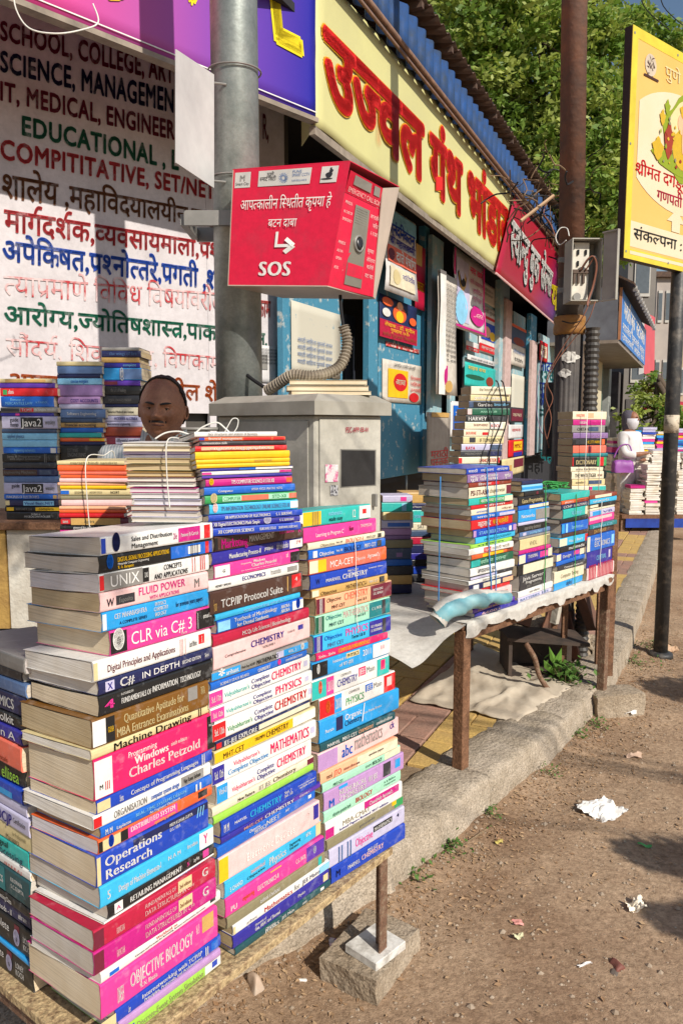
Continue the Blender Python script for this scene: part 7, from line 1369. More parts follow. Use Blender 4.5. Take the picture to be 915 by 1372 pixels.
# ================================================================ RUSTY POLE, JUNCTION BOX
M_rp = mat('rust_brown_pole', (.22, .10, .06), rough=.75, color2=(.10, .065, .055), scale=6, metal=.15, bump=.4, bscale=30, thr=(.35, .65), detail=9)
M_bp = mat('black_ribbed_pole', (.045, .040, .040), rough=.6, color2=(.10, .085, .075), scale=9, bump=.3, bscale=30)
M_brass = mat('ochre_collar', (.36, .17, .04), rough=.55, color2=(.22, .10, .03), scale=20)
YP = 4.80; Xp = 1.40
rp = empty('utility_pole', (Xp, YP, .13), 'rusty brown utility pole with black ribbed lower half behind the dictionary stack', 'pole')
zc = at(762, 445, YP).z - .13
b = B(); ztop = 7.0
def ribbed(b, r, z0, z1, n=20, amp=.006):
    base = len(b.V); N_ = n * 4
    for z in (z0, z1):
        for k in range(N_): w = 2 * math.pi * k / N_; rr = r + amp * math.sin(w * n); b.V.append(Vector((rr * math.cos(w), rr * math.sin(w), z)))
    for k in range(N_): b.F.append((base + k, base + (k + 1) % N_, base + N_ + (k + 1) % N_, base + N_ + k))
    b.F.append(tuple(base + N_ + k for k in range(N_))); return b
ribbed(B(), .080, 0, zc, 18, .004).build('lower_shaft', M_bp, rp, True)
B().lathe([(.083, zc - .02), (.095, zc - .01), (.097, zc + .02), (.090, zc + .05), (.096, zc + .06), (.094, zc + .09), (.080, zc + .095)], n=30).build('collar', M_brass, rp, True)
B().tube([(0, 0, zc + .09), (0, 0, zc + .32)], [.078, .076], 28).build('middle_shaft', M_bp, rp, True)
b = B(); b.tube([(0, 0, zc + .321), (-.10, .0, ztop)], [.076, .070], 28); b.build('upper_shaft', M_rp, rp, True)
B().lathe([(.086, .0), (.125, .0), (.125, .03), (.10, .05), (.09, .3), (.085, .3)], n=24).build('base_flange', M_rp, rp, True)
for k in range(4): a = k * math.pi / 2 + .4; M = Matrix.Rotation(a, 4, 'Z'); b = B(); b.hexa([M @ Vector(v) for v in ((.08, -.006, .0), (.22, -.006, .0), (.22, .006, .0), (.08, .006, .0))], [M @ Vector(v) for v in ((.08, -.006, .30), (.09, -.006, .30), (.09, .006, .30), (.08, .006, .30))]); b.build('base_gusset', M_rp, rp)
for (x, y, w_, h_) in ((764, 478, 26, 14), (758, 500, 15, 12)):
    c = at(x, y, YP - .1) - rp.location; P = []; n = 18; rn = random.Random(x)
    for k in range(n):
        a = 2 * math.pi * k / n; r_ = rn.uniform(.7, 1.15); dx = math.cos(a) * w_ / 2 * r_ * YP / 1030; dz = math.sin(a) * h_ / 2 * r_ * YP / 1030
        xx_ = c.x + dx; P.append((xx_, -math.sqrt(max(.0001, .0865 ** 2 - xx_ ** 2)) if abs(xx_) < .085 else -.01, c.z + dz))
    mesh('paper_scrap', P, [tuple(range(n))], mat('paper_scrap', (.6, .58, .54), color2=(.2, .18, .17), scale=40, thr=(.35, .5)), rp)
# big ribbed conduit beside the pole
Xc = at(788, 600, 4.72).x; P = [(Xc + .0 * i, 4.72, .10 + i * .0175) for i in range(int((at(788, 432, 4.72).z - .10) / .0175))]
o = B().tube(P, [.045 if i % 2 else .037 for i in range(len(P))], 14).build('ribbed_conduit', mat('black_plastic', (.03, .028, .028), rough=.5, color2=(.08, .07, .06), scale=12), None); tag(o, 'thick black ribbed conduit standing right of the rusty pole', 'conduit')
# dark debris box at the base under the table
r_ = empty('metal_box', at(712, 868, 4.25), 'dark overturned metal box at the foot of the rusty pole', 'box')
M_dk = mat('dark_rusted_sheet', (.035, .028, .024), rough=.8, color2=(.09, .06, .045), scale=10)
zz = .15 - r_.location.z
b = B(); b.box(-.13, .30, 0, .25, zz, zz + .02); b.box(-.13, -.11, 0, .25, zz + .021, zz + .22); b.box(-.109, .30, .23, .25, zz + .021, zz + .22); b.build('shell', M_dk, r_)
b = B(); b.box(-.15, .32, -.03, .27, zz + .221, zz + .24, M=Matrix.Rotation(R(4), 4, 'Y')); b.build('lid', M_dk, r_)
for (x0, y0, x1, y1, Y0, Y1, w_, lab) in ((724, 760, 700, 838, 4.5, 4.4, .05, 'dark slanting plank under the second table, left one'), (757, 760, 742, 835, 4.5, 4.5, .028, 'pale slanting lath under the second table'), (777, 790, 795, 842, 4.62, 4.62, .045, 'dark slanting strut right of the pole base')):
    a = at(x0, y0, Y0); c = at(x1, y1, Y1); c.z = max(c.z, .14); o = B().tube([a, c], w_, 4).build('plank', M_rp if w_ != .028 else M_wplank, None); tag(o, lab, 'plank')
P = curve_pts([at(x, y, 4.05) for x, y in ((704, 862), (716, 882), (722, 905), (735, 925), (748, 940))], 5)
tag(B().tube(P, .014, 8).build('bent_bar', M_rust, None, True), 'bent rusty bar lying from the metal box towards the leafy plant', 'bar')
# junction box
M_jb = mat('junction_box_grey', (.40, .38, .33), rough=.5, color2=(.30, .28, .24), scale=8)
M_jw = mat('junction_board_white', (.72, .69, .60), rough=.6, color2=(.55, .50, .42), scale=20)
YJ = 4.50; q = [at(764, 403, YJ), at(803, 406, YJ + .02), at(803, 322, YJ + .02), at(764, 322, YJ)]
jb = empty('junction_box', q[0], 'open grey junction box with loose wires on the rusty pole', 'box'); L2 = lambda p: p - q[0]
W_j = (q[1] - q[0]).length; H_j = (q[2] - q[1]).length
Mj = Matrix(((.98, -.17, 0, 0), (.17, .98, 0, 0), (0, 0, 1, 0), (0, 0, 0, 1))) @ Matrix.Rotation(R(-8), 4, 'Z')
b = B(); t = .006; d = .14
for bx in ((0, t, 0, d, 0, H_j), (W_j - t, W_j, 0, d, 0, H_j), (t, W_j - t, 0, d, 0, t), (t, W_j - t, 0, d, H_j - t, H_j), (t, W_j - t, d - t, d, t, H_j - t)): b.box(*bx, M=Mj)
b.build('casing', M_jb, jb)
b = B(); b.box(.012, W_j * .66, .05, .06, .015, H_j * .96, M=Mj, ch=.002); b.build('white_board', M_jw, jb)
b = B()
for (x, z) in ((.02, .88), (.05, .80), (.095, .80), (.05, .62)): b.box(x - .005, x + .005, .04, .049, H_j * z - .014, H_j * z + .014, M=Mj)
b.build('terminal', M_dark, jb)
b = B(); b.box(.02, .115, .035, .049, H_j * .46, H_j * .52, M=Mj)
for x in (.03, .055, .085): b.box(x - .006, x + .006, .035, .049, H_j * .30, H_j * .45, M=Mj)
b.build('breaker', mat('bakelite', (.10, .06, .04)), jb)
Pd = Mj @ Vector((W_j + .002, -.005, 0)); Md = Matrix.Translation(Pd) @ Matrix.Rotation(R(-52), 4, 'Z')
b = B(); b.box(0, .10, 0, .005, -.005, H_j + .03, M=Md); b.box(.0, .10, -.016, -.0005, -.005, .003, M=Md); b.box(.0, .10, -.016, -.0005, H_j + .022, H_j + .03, M=Md); b.box(.094, .10, -.016, -.0005, .0035, H_j + .0215, M=Md); b.build('door', M_jb, jb)
b = B(); b.lathe([(.02, 0), (.022, .0), (.022, .006), (.0, .006)], n=20); 
for v in b.V: v.xyz = Mj @ Vector((v.x + .05, .045 - v.z, v.y + .03))
b.build('cable_gland', M_galvd, jb)
for k, (x0, x1) in enumerate(((.06, .13), (.065, .14), (.09, .135))):
    P = [Mj @ Vector(v) for v in ((x0, .03, H_j * .50), (x0 + .03, .0, H_j * .66), (x1 - .01, -.01, H_j * .70), (x1 + .012, .0, H_j * .55), (x1, .01, H_j * .25), (x1 - .03, .0, .0), (x1 - .035, -.01, -.03))]
    B().tube(curve_pts(P, 6), .0045, 6).build('wire', M_bk if k == 1 else M_cop, jb, True)
for z in (.2, .7): B().box(-.03, W_j, d + .001, d + .02, H_j * z, H_j * (z + .08), M=Mj).build('mounting_bracket', M_galvd, jb)
def W(pts, r, m, lab, cat='wire', g=None): return wire('wire', [at(*p) for p in pts], r, m, lab, cat, g)
W([(790, 404, 4.5), (780, 425, 4.5), (760, 455, 4.6), (742, 485, 4.62), (733, 505, 4.64), (730, 530, 4.66), (738, 560, 4.66), (732, 590, 4.66)], .003, M_cop, 'copper brown wire sagging from the junction box across the ribbed pole', g='loose wires on the rusty pole')
W([(797, 404, 4.5), (788, 428, 4.5), (770, 452, 4.6), (748, 480, 4.62), (738, 498, 4.64), (733, 515, 4.66), (740, 535, 4.66), (728, 565, 4.66), (735, 600, 4.66)], .0028, M_cop, 'second brown wire looping lower beside the first', g='loose wires on the rusty pole')
W([(752, 430, 4.68), (765, 433, 4.66), (778, 430, 4.68)], .004, M_bk, 'black wire tied round the pole above the collar')
W([(745, 320, 4.7), (737, 300, 4.75), (728, 285, 4.8), (735, 268, 4.8), (748, 262, 4.75)], .0035, M_cop, 'thin cable loop left of the junction box')
W([(758, 322, 4.5), (749, 328, 4.6), (744, 318, 4.62), (750, 306, 4.62), (759, 306, 4.6), (762, 316, 4.5)], .003, M_str, 'white cable loop at the top left of the junction box')
W([(727, 470, 5.3), (722, 500, 5.3), (718, 540, 5.3), (722, 570, 5.3), (731, 590, 5.3)], .003, mat('violet_wire', (.35, .25, .35)), 'thin mauve wire hanging left of the pole')
# black box hanging at pole's left
tag(B().box(at(730, 600, 4.9).x, at(742, 600, 4.9).x, 4.9, 4.98, at(735, 612, 4.9).z, at(735, 512, 4.9).z, ch=.006).build('cable_duct', M_bp), 'narrow black cable duct hugging the left of the rusty pole', 'duct')
# bundle of tangled cables / dry sticks at the pole beside the roof end
tg = empty('cable_tangle', at(745, 262, 4.9), 'tangle of dry twigs and cables where the roof ends at the rusty pole', 'tangle'); rn = random.Random(77); b = B(); b2 = B()
for k in range(70):
    c = Vector((rn.gauss(-.02, .13), rn.gauss(.15, .14), rn.gauss(.0, .15))); P = [c]
    d_ = Vector((rn.gauss(0, 1), rn.gauss(0, 1), rn.gauss(-.2, 1))).normalized()
    for _ in range(4): d_ = (d_ + Vector((rn.gauss(0, .5), rn.gauss(0, .5), rn.gauss(-.1, .5)))).normalized(); P.append(P[-1] + d_ * rn.uniform(.03, .09))
    (b if k % 2 else b2).tube(curve_pts(P, 3), rn.uniform(.002, .006), 5)
b.build('twigs', mat('dry_twig', (.26, .17, .10), rough=.9), tg); b2.build('cables', M_bk, tg)
tag(B().tube([at(697, 296, 4.6), at(741, 262, 4.75)], .010, 5).build('bamboo_stick', mat('dry_stick', (.46, .30, .18), rough=.9)), 'pale split stick poking left from the cable tangle', 'stick')
# ================================================================ BLACK POLE AND YELLOW BOARD
base = ground(884, 878); M_bpole = mat('black_painted_pole', (.035, .035, .036), rough=.5, color2=(.14, .12, .10), scale=14, thr=(.28, .5), bump=.2)
bp_ = empty('sign_pole', base, 'slim black pole rising from the kerb to carry the yellow board', 'pole')
B().tube([(0, 0, -.02), (0, 0, 3.9)], .047, 22).build('shaft', M_bpole, bp_, True)
B().lathe([(.085, -.01), (.08, .02), (.05, .03)], n=20).build('base_collar', M_bpole, bp_, True)
c = at(889, 560, base.y - .05) - base
b = B(); b.tube([(0, 0, c.z - .10), (0, 0, c.z + .02)], .0485, 20); b.build('paper_wrap', mat('torn_label', (.55, .47, .36), color2=(.25, .2, .15), scale=30, thr=(.4, .5)), bp_, True)
YS = Plane((2.23, 5.15, 0), 52.0)
zb_, zt_ = YS.hit(834, 345).z, YS.hit(848, 33).z; s0 = YS.s_of(YS.hit(841, 190)); 
yb = empty('yellow_board', YS.mat(s0, .0, zb_), 'large yellow festival board with Marathi text on the black pole', 'sign'); yi = yb.matrix_world.inverted(); Hh = zt_ - zb_; Wd = 1.75
M_yb = mat('board_amber', (.74, .40, .09), rough=.4, color2=(.68, .46, .14), scale=1.5); M_yel = mat('board_yellow', (.72, .58, .05), rough=.4); M_crm = mat('board_cream', (.70, .60, .44), rough=.45, color2=(.66, .54, .34), scale=2)
b = B(); b.box(0, Wd, .002, .05, 0, Hh); b.build('box_frame', mat('board_frame_dark', (.045, .03, .025), rough=.6), yb)
b = B(); b.box(.0, Wd, -.001, .0015, 0.0, Hh); b.build('panel', M_yb, yb)
def yrect(x0, x1, z0, z1, m, k=1, name='print_block'): mesh(name, [(x0, -.001 - .0012 * k, z0), (x1, -.001 - .0012 * k, z0), (x1, -.001 - .0012 * k, z1), (x0, -.001 - .0012 * k, z1)], [(0, 1, 2, 3)], m, yb)
def ypoly(P, m, k=2, name='print_block'): mesh(name, [(x, -.001 - .0012 * k, z) for x, z in P], [tuple(range(len(P)))], m, yb)
yrect(0, .06, 0, Hh, M_yel, 1, 'border'); yrect(.06, Wd, 0, .06, M_yel, 1, 'border'); yrect(.06, Wd, Hh - .06, Hh, M_yel, 1, 'border')
yrect(.06, Wd, .075, .225, M_crm, 1); yrect(.06, Wd, .03, .05, M_crm, 2)
cz = .70; n = 48; ypoly([(.62 + math.cos(a) * .66, cz + math.sin(a) * (.36 if math.sin(a) > 0 else .36)) for a in [2 * math.pi * k / n for k in range(n)] if .62 + math.cos(a) * .66 > .06], M_crm, 2)
def yt(s, x0, x1, z0, z1, c, bo=.01, k=4): text_quad('lettering', s, [(x0, -.001 - .0012 * k, z0), (x1, -.001 - .0012 * k, z0), (x1, -.001 - .0012 * k, z1), (x0, -.001 - .0012 * k, z1)], ink(c), yb, bo, 0)
yt('श्रीमंत दगडूशेठ हलवाई', .08, 1.15, .50, .565, 'red', .015); yt('गणपती बाप्पा मोरया', .33, 1.15, .39, .45, 'crimson', .015)
yt('संकल्पना : श्री.हेमंत रासने', .09, 1.45, .125, .185, 'black', .0); yt('पुणे शहर', .36, .8, Hh - .19, Hh - .13, 'buff', .01)
ypoly([(.52 + x, .16 + z) for x, z in ((0, .07), (0, .13), (-.06, .13), (.05, .21), (.16, .13), (.10, .13), (.10, .07))], M_crm, 3)
n = 24; ypoly([(.20 + .062 * math.cos(2 * math.pi * k / n), Hh - .17 + .062 * math.sin(2 * math.pi * k / n)) for k in range(n)], mat('logo_cream', (.62, .52, .40)), 3)
rn = random.Random(9)
for k in range(16): x, z = .20 + rn.gauss(0, .022), Hh - .17 + rn.gauss(0, .022); ypoly([(x + rn.uniform(-.02, .02), z + rn.uniform(-.02, .02)) for _ in range(3)], ink('brown'), 4)
yrect(.13, .29, Hh - .245, Hh - .232, ink('brown'), 4)
# ornamental seated figure with floral arch (plain generic ornament)
gc = (.60, .78)
def ell(x, z, rx, rz, c, k=5, n=22, w=0): ypoly([(gc[0] + x + rx * math.cos(2 * math.pi * i / n) * (1 + w * math.sin(5 * 2 * math.pi * i / n)), gc[1] + z + rz * math.sin(2 * math.pi * i / n) * (1 + w * math.cos(4 * 2 * math.pi * i / n))) for i in range(n)], ink(c), k)
PAL.update(idolgreen='8a9a20', idolgold='c8a428', idolred='9a3a22')
ell(0, .02, .23, .24, 'idolgreen', 5, 30, .12); ell(0, .04, .17, .20, 'buff', 6, 26, .05); ell(0, -.13, .34, .07, 'idolgreen', 6, 30, .12); ell(0, -.04, .13, .12, 'idolgold', 7, 24, .06); ell(0, .11, .075, .07, 'peach', 8); ell(0, .185, .055, .045, 'idolgold', 9, 20, .15)
ell(-.17, -.02, .05, .10, 'idolred', 8, 20, .15); ell(.17, -.02, .05, .10, 'idolred', 8, 20, .15); ell(-.29, -.09, .06, .06, 'idolgold', 8, 20, .2); ell(.29, -.09, .06, .06, 'idolgold', 8, 20, .2); ell(0, .02, .02, .09, 'peach', 9); ell(-.25, .10, .03, .04, 'idolgold', 7, 16, .25); ell(-.20, .17, .03, .04, 'idolgreen', 7, 16, .25)
for k in range(40):
    a = rn.uniform(0, 6.28); r_ = rn.uniform(.12, .30); ell(r_ * math.cos(a), r_ * math.sin(a) * .7 - .02, rn.uniform(.006, .016), rn.uniform(.006, .016), rn.choice(('idolgreen', 'idolgold', 'olive', 'idolred')), 10, 8, .2)
for (x, z) in ((.02, .04), (.02, Hh - .04), (.02, Hh / 2), (.5, .03), (.5, Hh - .03)):
    b = B(); b.tube([(x, -.004, z), (x, -.001, z)], .008, 8); b.build('rivet', M_galvd, yb)
for z in (.15, Hh - .2): b = B(); b.box(.30, 1.0, .052, .085, z, z + .04); b.build('rail', mat('board_frame_dark'), yb)
# ================================================================ TREE
rn = random.Random(123)
M_bark = mat('tree_bark', (.14, .10, .07), rough=.9, color2=(.06, .045, .035), scale=8, bump=.8, bscale=20)
def leafmat(k, a, b_):
    if k in _M: return _M[k]
    m = mat(k, a, rough=.5, color2=b_, scale=1.2, thr=(.35, .65), spec=.35); N = m.node_tree.nodes; L = m.node_tree.links; p = N['Principled BSDF']
    t = N.new('ShaderNodeBsdfTranslucent'); mx = N.new('ShaderNodeMixShader'); mx.inputs[0].default_value = .3; t.inputs[0].default_value = (a[0] * 1.3, a[1] * 1.4, a[2], 1)
    L.new(p.outputs[0], mx.inputs[1]); L.new(t.outputs[0], mx.inputs[2]); L.new(mx.outputs[0], N['Material Output'].inputs[0])
    return m
M_l1 = leafmat('leaf_green', (.22, .33, .06), (.09, .17, .03)); M_l2 = leafmat('leaf_olive', (.38, .43, .10), (.20, .26, .06))
def tree(name, base, h, blobs, nleaf, ls, label, seed, limbs=()):
    rn = random.Random(seed); root = empty(name, base, label, 'tree'); tr = B()
    top = Vector((0, 0, h * .62)); pts = [Vector((0, 0, 0)), Vector((.1, .05, h * .2)), Vector((-.05, .1, h * .42)), top]
    tr.tube(curve_pts(pts, 4), [.02 * h * (1 - .045 * i) for i in range(13)], 10)
    for (c, r) in blobs:
        c = Vector(c); a = pts[2].lerp(top, rn.random()); mid = a.lerp(c, .5) + Vector((rn.uniform(-.2, .2), rn.uniform(-.2, .2), rn.uniform(-.1, .3)))
        tr.tube(curve_pts([a, mid, c], 4), [.09 - .008 * i for i in range(9)], 6)
        for _ in range(5):
            d = Vector((rn.gauss(0, 1), rn.gauss(0, 1), rn.gauss(.2, .8))).normalized() * r * rn.uniform(.7, 1.05); tr.tube(curve_pts([c, c + d * .5 + Vector((0, 0, .1)), c + d], 3), [.03 - .003 * i for i in range(7)], 5)
    tr.build('trunk', M_bark, root, True)
    tot = sum(r ** 2 for _, r in blobs)
    for part in range(2):
        V = []; F = []
        for (c, r) in blobs:
            n = int(nleaf * r * r / tot / 2); c = Vector(c); ncl = max(6, int(n / 34)); 
            for q in range(ncl):
                d = Vector((rn.gauss(0, 1), rn.gauss(0, 1), rn.gauss(0, 1))).normalized(); rr = r * (rn.random() ** .38) * (1 + .25 * noise.noise(d * 2 + c)); cc_ = c + Vector((d.x * rr, d.y * rr, d.z * rr * .85)); cr_ = rn.uniform(.10, .22) * (r ** .4)
                for _ in range(34):
                    p = cc_ + Vector((rn.gauss(0, cr_), rn.gauss(0, cr_), rn.gauss(0, cr_ * .7))) * .62
                    l = ls * rn.uniform(.6, 1.3); a = Vector((rn.gauss(0, 1), rn.gauss(0, 1), rn.gauss(-.15, .6))).normalized(); s_ = a.cross(Vector((rn.gauss(0, 1), rn.gauss(0, 1), rn.gauss(0, 1)))).normalized() * l * .24
                    k = len(V); V += [p, p + a * l * .5 + s_, p + a * l, p + a * l * .5 - s_]; F.append((k, k + 1, k + 2, k + 3))
        mesh('crown', V, F, (M_l1, M_l2)[part], root)
    return root
def bl(px, py, Y, r, base): p = at(px, py, Y) - Vector(base); return ((p.x, p.y, p.z), r)
bs = Vector((4.0, 13.8, .1))
tree('broadleaf_tree', bs, 8, [bl(640, 20, 13.5, 1.1, bs), bl(610, 45, 14.5, .8, bs), bl(690, 60, 13.5, 1.2, bs), bl(650, 110, 13.8, .9, bs), bl(725, 130, 13.4, 1.15, bs), bl(700, 175, 13.8, .9, bs), bl(730, 20, 13.8, .8, bs), bl(735, 230, 13.2, .9, bs), bl(745, 280, 13.2, .8, bs), bl(668, -30, 13.8, 1.2, bs), bl(600, -20, 14.2, .9, bs), bl(720, -30, 14, 1.0, bs)], 34000, .125, 'big leafy tree behind the kiosk roof, left of the rusty pole', 1)
bs = Vector((4.05, 13.2, .1))
tree('broadleaf_tree', bs, 7.5, [bl(800, 60, 13.0, .7, bs), bl(832, 140, 13.0, .5, bs), bl(800, 170, 12.8, .95, bs), bl(790, 240, 12.6, .95, bs), bl(815, 290, 12.4, .8, bs), bl(797, 335, 12.4, .55, bs), bl(825, 210, 12.8, .6, bs), bl(872, 75, 13.6, .6, bs), bl(840, 40, 13.6, .45, bs), bl(800, 20, 13.4, .5, bs)], 32000, .12, 'leafy tree between the rusty pole and the yellow board with sky showing through', 2)
bs = Vector((8.2, 20, .1))
tree('street_or_shade_tree', bs, 4.5, [bl(868, 560, 20, .75, bs), bl(862, 590, 19.5, .5, bs), bl(905, 575, 20, .8, bs), bl(885, 600, 20, .5, bs), bl(930, 590, 20, .9, bs), bl(870, 520, 21, .5, bs)], 7000, .16, 'low bushy tree far down the street behind the white book piles', 3)
# ================================================================ FAR STREET
FW = Plane(C0, 25.0, -.2)
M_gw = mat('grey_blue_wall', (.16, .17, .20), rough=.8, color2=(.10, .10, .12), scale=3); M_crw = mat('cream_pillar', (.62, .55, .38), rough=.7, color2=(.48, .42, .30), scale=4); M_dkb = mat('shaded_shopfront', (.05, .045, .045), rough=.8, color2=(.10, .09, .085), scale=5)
FS = Plane(C0, 25.0, .0)
def fS(px, y=500, pl=FS): return pl.s_of(pl.hit(px, y))
s1 = fS(800); s2 = fS(862)
sh2 = empty('corner_shop', FS.mat(0, 0, .13), 'far shop with dark opening, cream pillar and sloping canopy past the rusty pole', 'shop'); hi = sh2.matrix_world.inverted()
def fbox(s0, s1_, o0, o1, z0, z1, name, m, par=sh2, inv=None, pl=FS):
    b = B(); M = (inv or hi) @ pl.mat(0, 0, 0); b.box(s0, s1_, -o1, -o0, z0, z1, M=M); return b.build(name, m, par)
fbox(sEnd + .3, s2 + 5, -3.0, -2.9, .13, 4.2, 'back_wall', M_dkb); fbox(s1 - 1.2, s1 - .9, -2.9, .0, .13, 5.2, 'side_wall', M_gw)
fbox(fS(798), fS(809), -.3, -.05, .13, 3.6, 'pillar', M_crw); fbox(fS(811), fS(813), -.3, -.1, .13, 3.4, 'pillar', mat('green_frame', (.10, .16, .13)))
fbox(fS(821), fS(824), -.3, -.1, .13, 3.4, 'door_frame', mat('pale_frame', (.36, .38, .36))); fbox(fS(833), fS(837), -.3, -.1, .13, 3.2, 'door_frame', M_dkb)
# canopy with blue sign
CN = Plane(C0, 25.0, .75)
zlo = (CN.hit(826, 462).z + CN.hit(856, 505).z) / 2; zhi = (CN.hit(836, 392).z + CN.hit(862, 465).z) / 2
zlo += .24; zhi += .24
sc0, sc1 = CN.s_of(CN.hit(829, 430)), CN.s_of(CN.hit(862, 480))
ca = empty('canopy', CN.mat(sc0, 0, zlo), 'dark sloping canopy with a scalloped edge above the blue shop sign', 'canopy'); cai = ca.matrix_world.inverted(); Lc = sc1 - sc0
b = B(); b.box(-.05, Lc, .0, 1.3, -.06, 0.0); b.build('underside', mat('canopy_underside', (.30, .25, .21), color2=(.2, .16, .13), scale=4), ca)
b = B(); b.box(-.05, -.01, .03, 1.3, .001, zhi - zlo); b.build('end_panel', M_gw, ca)
b = B(); zz = zhi - zlo; b.hexa([(-.15, -.25, zz), (Lc + .1, -.25, zz), (Lc + .1, 1.4, zz + .9), (-.15, 1.4, zz + .9)], [(-.15, -.25, zz + .04), (Lc + .1, -.25, zz + .04), (Lc + .1, 1.4, zz + .94), (-.15, 1.4, zz + .94)]); b.build('roof_sheet', M_roof, ca)
for k in range(14): u = (k + .5) / 14; b = B(); b.tube([(Lc * u, -.27, zz - .02), (Lc * u, -.20, zz - .02)], .055, 8); b.build('scallop', mat('pale_scallop', (.5, .48, .45)), ca)
sg = empty('shop_sign', CN.mat(sc0, .03, zlo), 'blue shop sign with white lettering hanging under the far canopy', 'sign')
b = B(); b.box(0, Lc, 0, .03, 0.01, zz - .04); b.build('panel', mat('sign_blue', (.03, .20, .62), rough=.4), sg)
b = B(); b.box(-.03, -.001, -.01, .04, 0.0, zz - .02); b.build('frame', mat('orange_frame', (.45, .20, .10)), sg)
for s, x0, x1, z0, z1, bo in (('मराठी बुक', .08, .45, .50, .80, .04), ('स्टोअर्स', .52, .92, .50, .80, .04), ('शालेय पुस्तके वह्या', .05, .93, .24, .38, .01), ('उपलब्ध आहेत येथे', .05, .93, .06, .18, .01)):
    text_quad('lettering', s, [(x0 * Lc, -.001, z0 * zz), (x1 * Lc, -.001, z0 * zz), (x1 * Lc, -.001, z1 * zz), (x0 * Lc, -.001, z1 * zz)], ink('white'), sg, bo, .002)
# white and red projecting sign
sg2 = empty('shop_sign', at(862, 500, 22), 'white and red vertical shop sign beyond the blue one', 'sign')
o0 = at(862, 500, 22); V = [at(862, 500, 22), at(876, 508, 22.6), at(877, 425, 22.6), at(863, 418, 22)]
b = B(); b.slab([v - o0 for v in V], Vector((0, .1, 0))); b.build('panel', mat('sign_redpink', (.55, .10, .12), color2=(.45, .08, .1), scale=2), sg2)
V = [at(855, 502, 22), at(862, 500, 21.98), at(863, 418, 21.98), at(857, 424, 22)]; b = B(); b.slab([v - o0 for v in V], Vector((0, .1, 0))); b.build('side', M_plate, sg2)
# far buildings
def building(x0, x1, yt, Y, m, label, floors, wins, dx=0, depth=5, seed=1):
    a = at(x0, yt, Y); c = at(x1, yt, Y); r = empty('building', (a.x, Y, .0), label, 'building'); Wd_ = c.x - a.x; H = a.z
    b = B(); b.box(0, Wd_, 0, depth, .13, H); b.build('wall', m, r); b = B(); b.box(-.15, Wd_ + .15, -.2, depth + .2, H + .001, H + .2); b.build('roof', M_roof if seed % 2 else m, r)
    gl = mat('far_glass', (.10, .12, .14), rough=.2, spec=.5); fm = mat('far_frame', (.5, .48, .44))
    for f in range(floors):
        for w_ in range(wins):
            z = 2.9 + f * 2.6; x = Wd_ * (w_ + .5) / wins
            if z + 1.3 > H: continue
            wd_ = Wd_ / wins * .28; o = B().box(x - wd_, x + wd_, -.05, -.005, z, z + 1.2).build('window', fm, r)
            B().box(x - wd_ * .85, x + wd_ * .85, -.06, -.051, z + .1, z + 1.1).build('pane', gl, o)
    b = B(); b.box(Wd_ * .1, Wd_ * .9, -.04, -.003, .14, 2.4); b.build('shopfront', M_dkb, r)
    return r
building(842, 880, 338, 24, mat('grey_far_wall', (.20, .18, .16), color2=(.13, .12, .11), scale=1), 'grey far building with a framed window above the blue sign', 3, 1, seed=2)
building(880, 900, 372, 30, mat('tan_far_wall', (.44, .38, .33), color2=(.3, .26, .24), scale=1), 'narrow tan far building left of the black pole', 2, 2, seed=3)
building(898, 960, 372, 34, mat('cream_far_wall', (.40, .31, .22), color2=(.38, .30, .2), scale=1), 'ochre far building at the right edge of the street', 3, 2, seed=1)
building(852, 990, 440, 60, mat('pale_far_wall', (.34, .34, .35), color2=(.38, .38, .38), scale=.5), 'pale block closing the far end of the street', 2, 5, seed=4)
# red umbrella
um = empty('market_umbrella', at(895, 535, 21), 'dark red umbrella beyond the low bushy tree', 'umbrella')
b = B(); b.lathe([(.9, -.35), (.6, -.12), (.02, .0)], n=8); b.build('canopy', mat('umbrella_red', (.45, .03, .05)), um); B().tube([(0, 0, -2.2), (0, 0, 0)], .025, 6).build('pole', M_galvd, um)
# ================================================================ FAR BOOK TABLE
ft0 = at(833, 690, 10.4); FT = Plane((ft0.x, ft0.y, 0), 62)
ftb = empty('book_table', Matrix.Translation((ft0.x, ft0.y, 0)), 'low far table draped in blue sheet under the white book piles', 'table')
ztb = at(833, 690, 10.4).z
b = B(); b.box(0, 1.15, 0, 1.3, ztb - .05, ztb); b.build('table_top', M_wood, ftb)
b = B(); b.box(.05, 1.1, -.01, .012, .20, ztb - .051); b.build('blue_drape', mat('blue_tarpaulin', (.02, .07, .42), rough=.45, color2=(.01, .03, .2), scale=5), ftb)
for x in (.0, 1.10):
    for y in (.03, 1.2): b = B(); b.box(x, x + .05, y, y + .05, .13, ztb - .051); b.build('leg', M_rust, ftb)
rn = random.Random(4); cols_ = ['pink', 'sky', 'white', 'cream', 'magenta', 'blue', 'royal', 'lavender', 'turq', 'red', 'yellow']
bb = {}
for col in range(5):
    for row in range(3):
        x = ft0.x + .12 + col * .215 - row * .02; y = ft0.y + .05 + row * .33; zt_ = (.98, 1.22, 1.52)[row] + rn.uniform(-.06, .06) - (0 if col else .18); z = ztb + .001; k = 0
        while z < zt_:
            H = rn.uniform(.018, .045); k += 1; c_ = rn.choice(cols_) if (row == 2 and z > 1.15) or rn.random() < .04 else 'white'
            M = frame((x + rn.uniform(-.012, .012), y + rn.uniform(-.01, .01), z), 90 + rn.uniform(-6, 6)); b = bb.setdefault(c_, B()); w_ = rn.uniform(.17, .20)
            b.box(0, w_, .001, .24, .001, H - .003, M=M); b.box(-.002, w_ + .002, -.003, .24, H - .003, H - .001, M=M); z += H
V = []; F = []; mi = []; ms = []
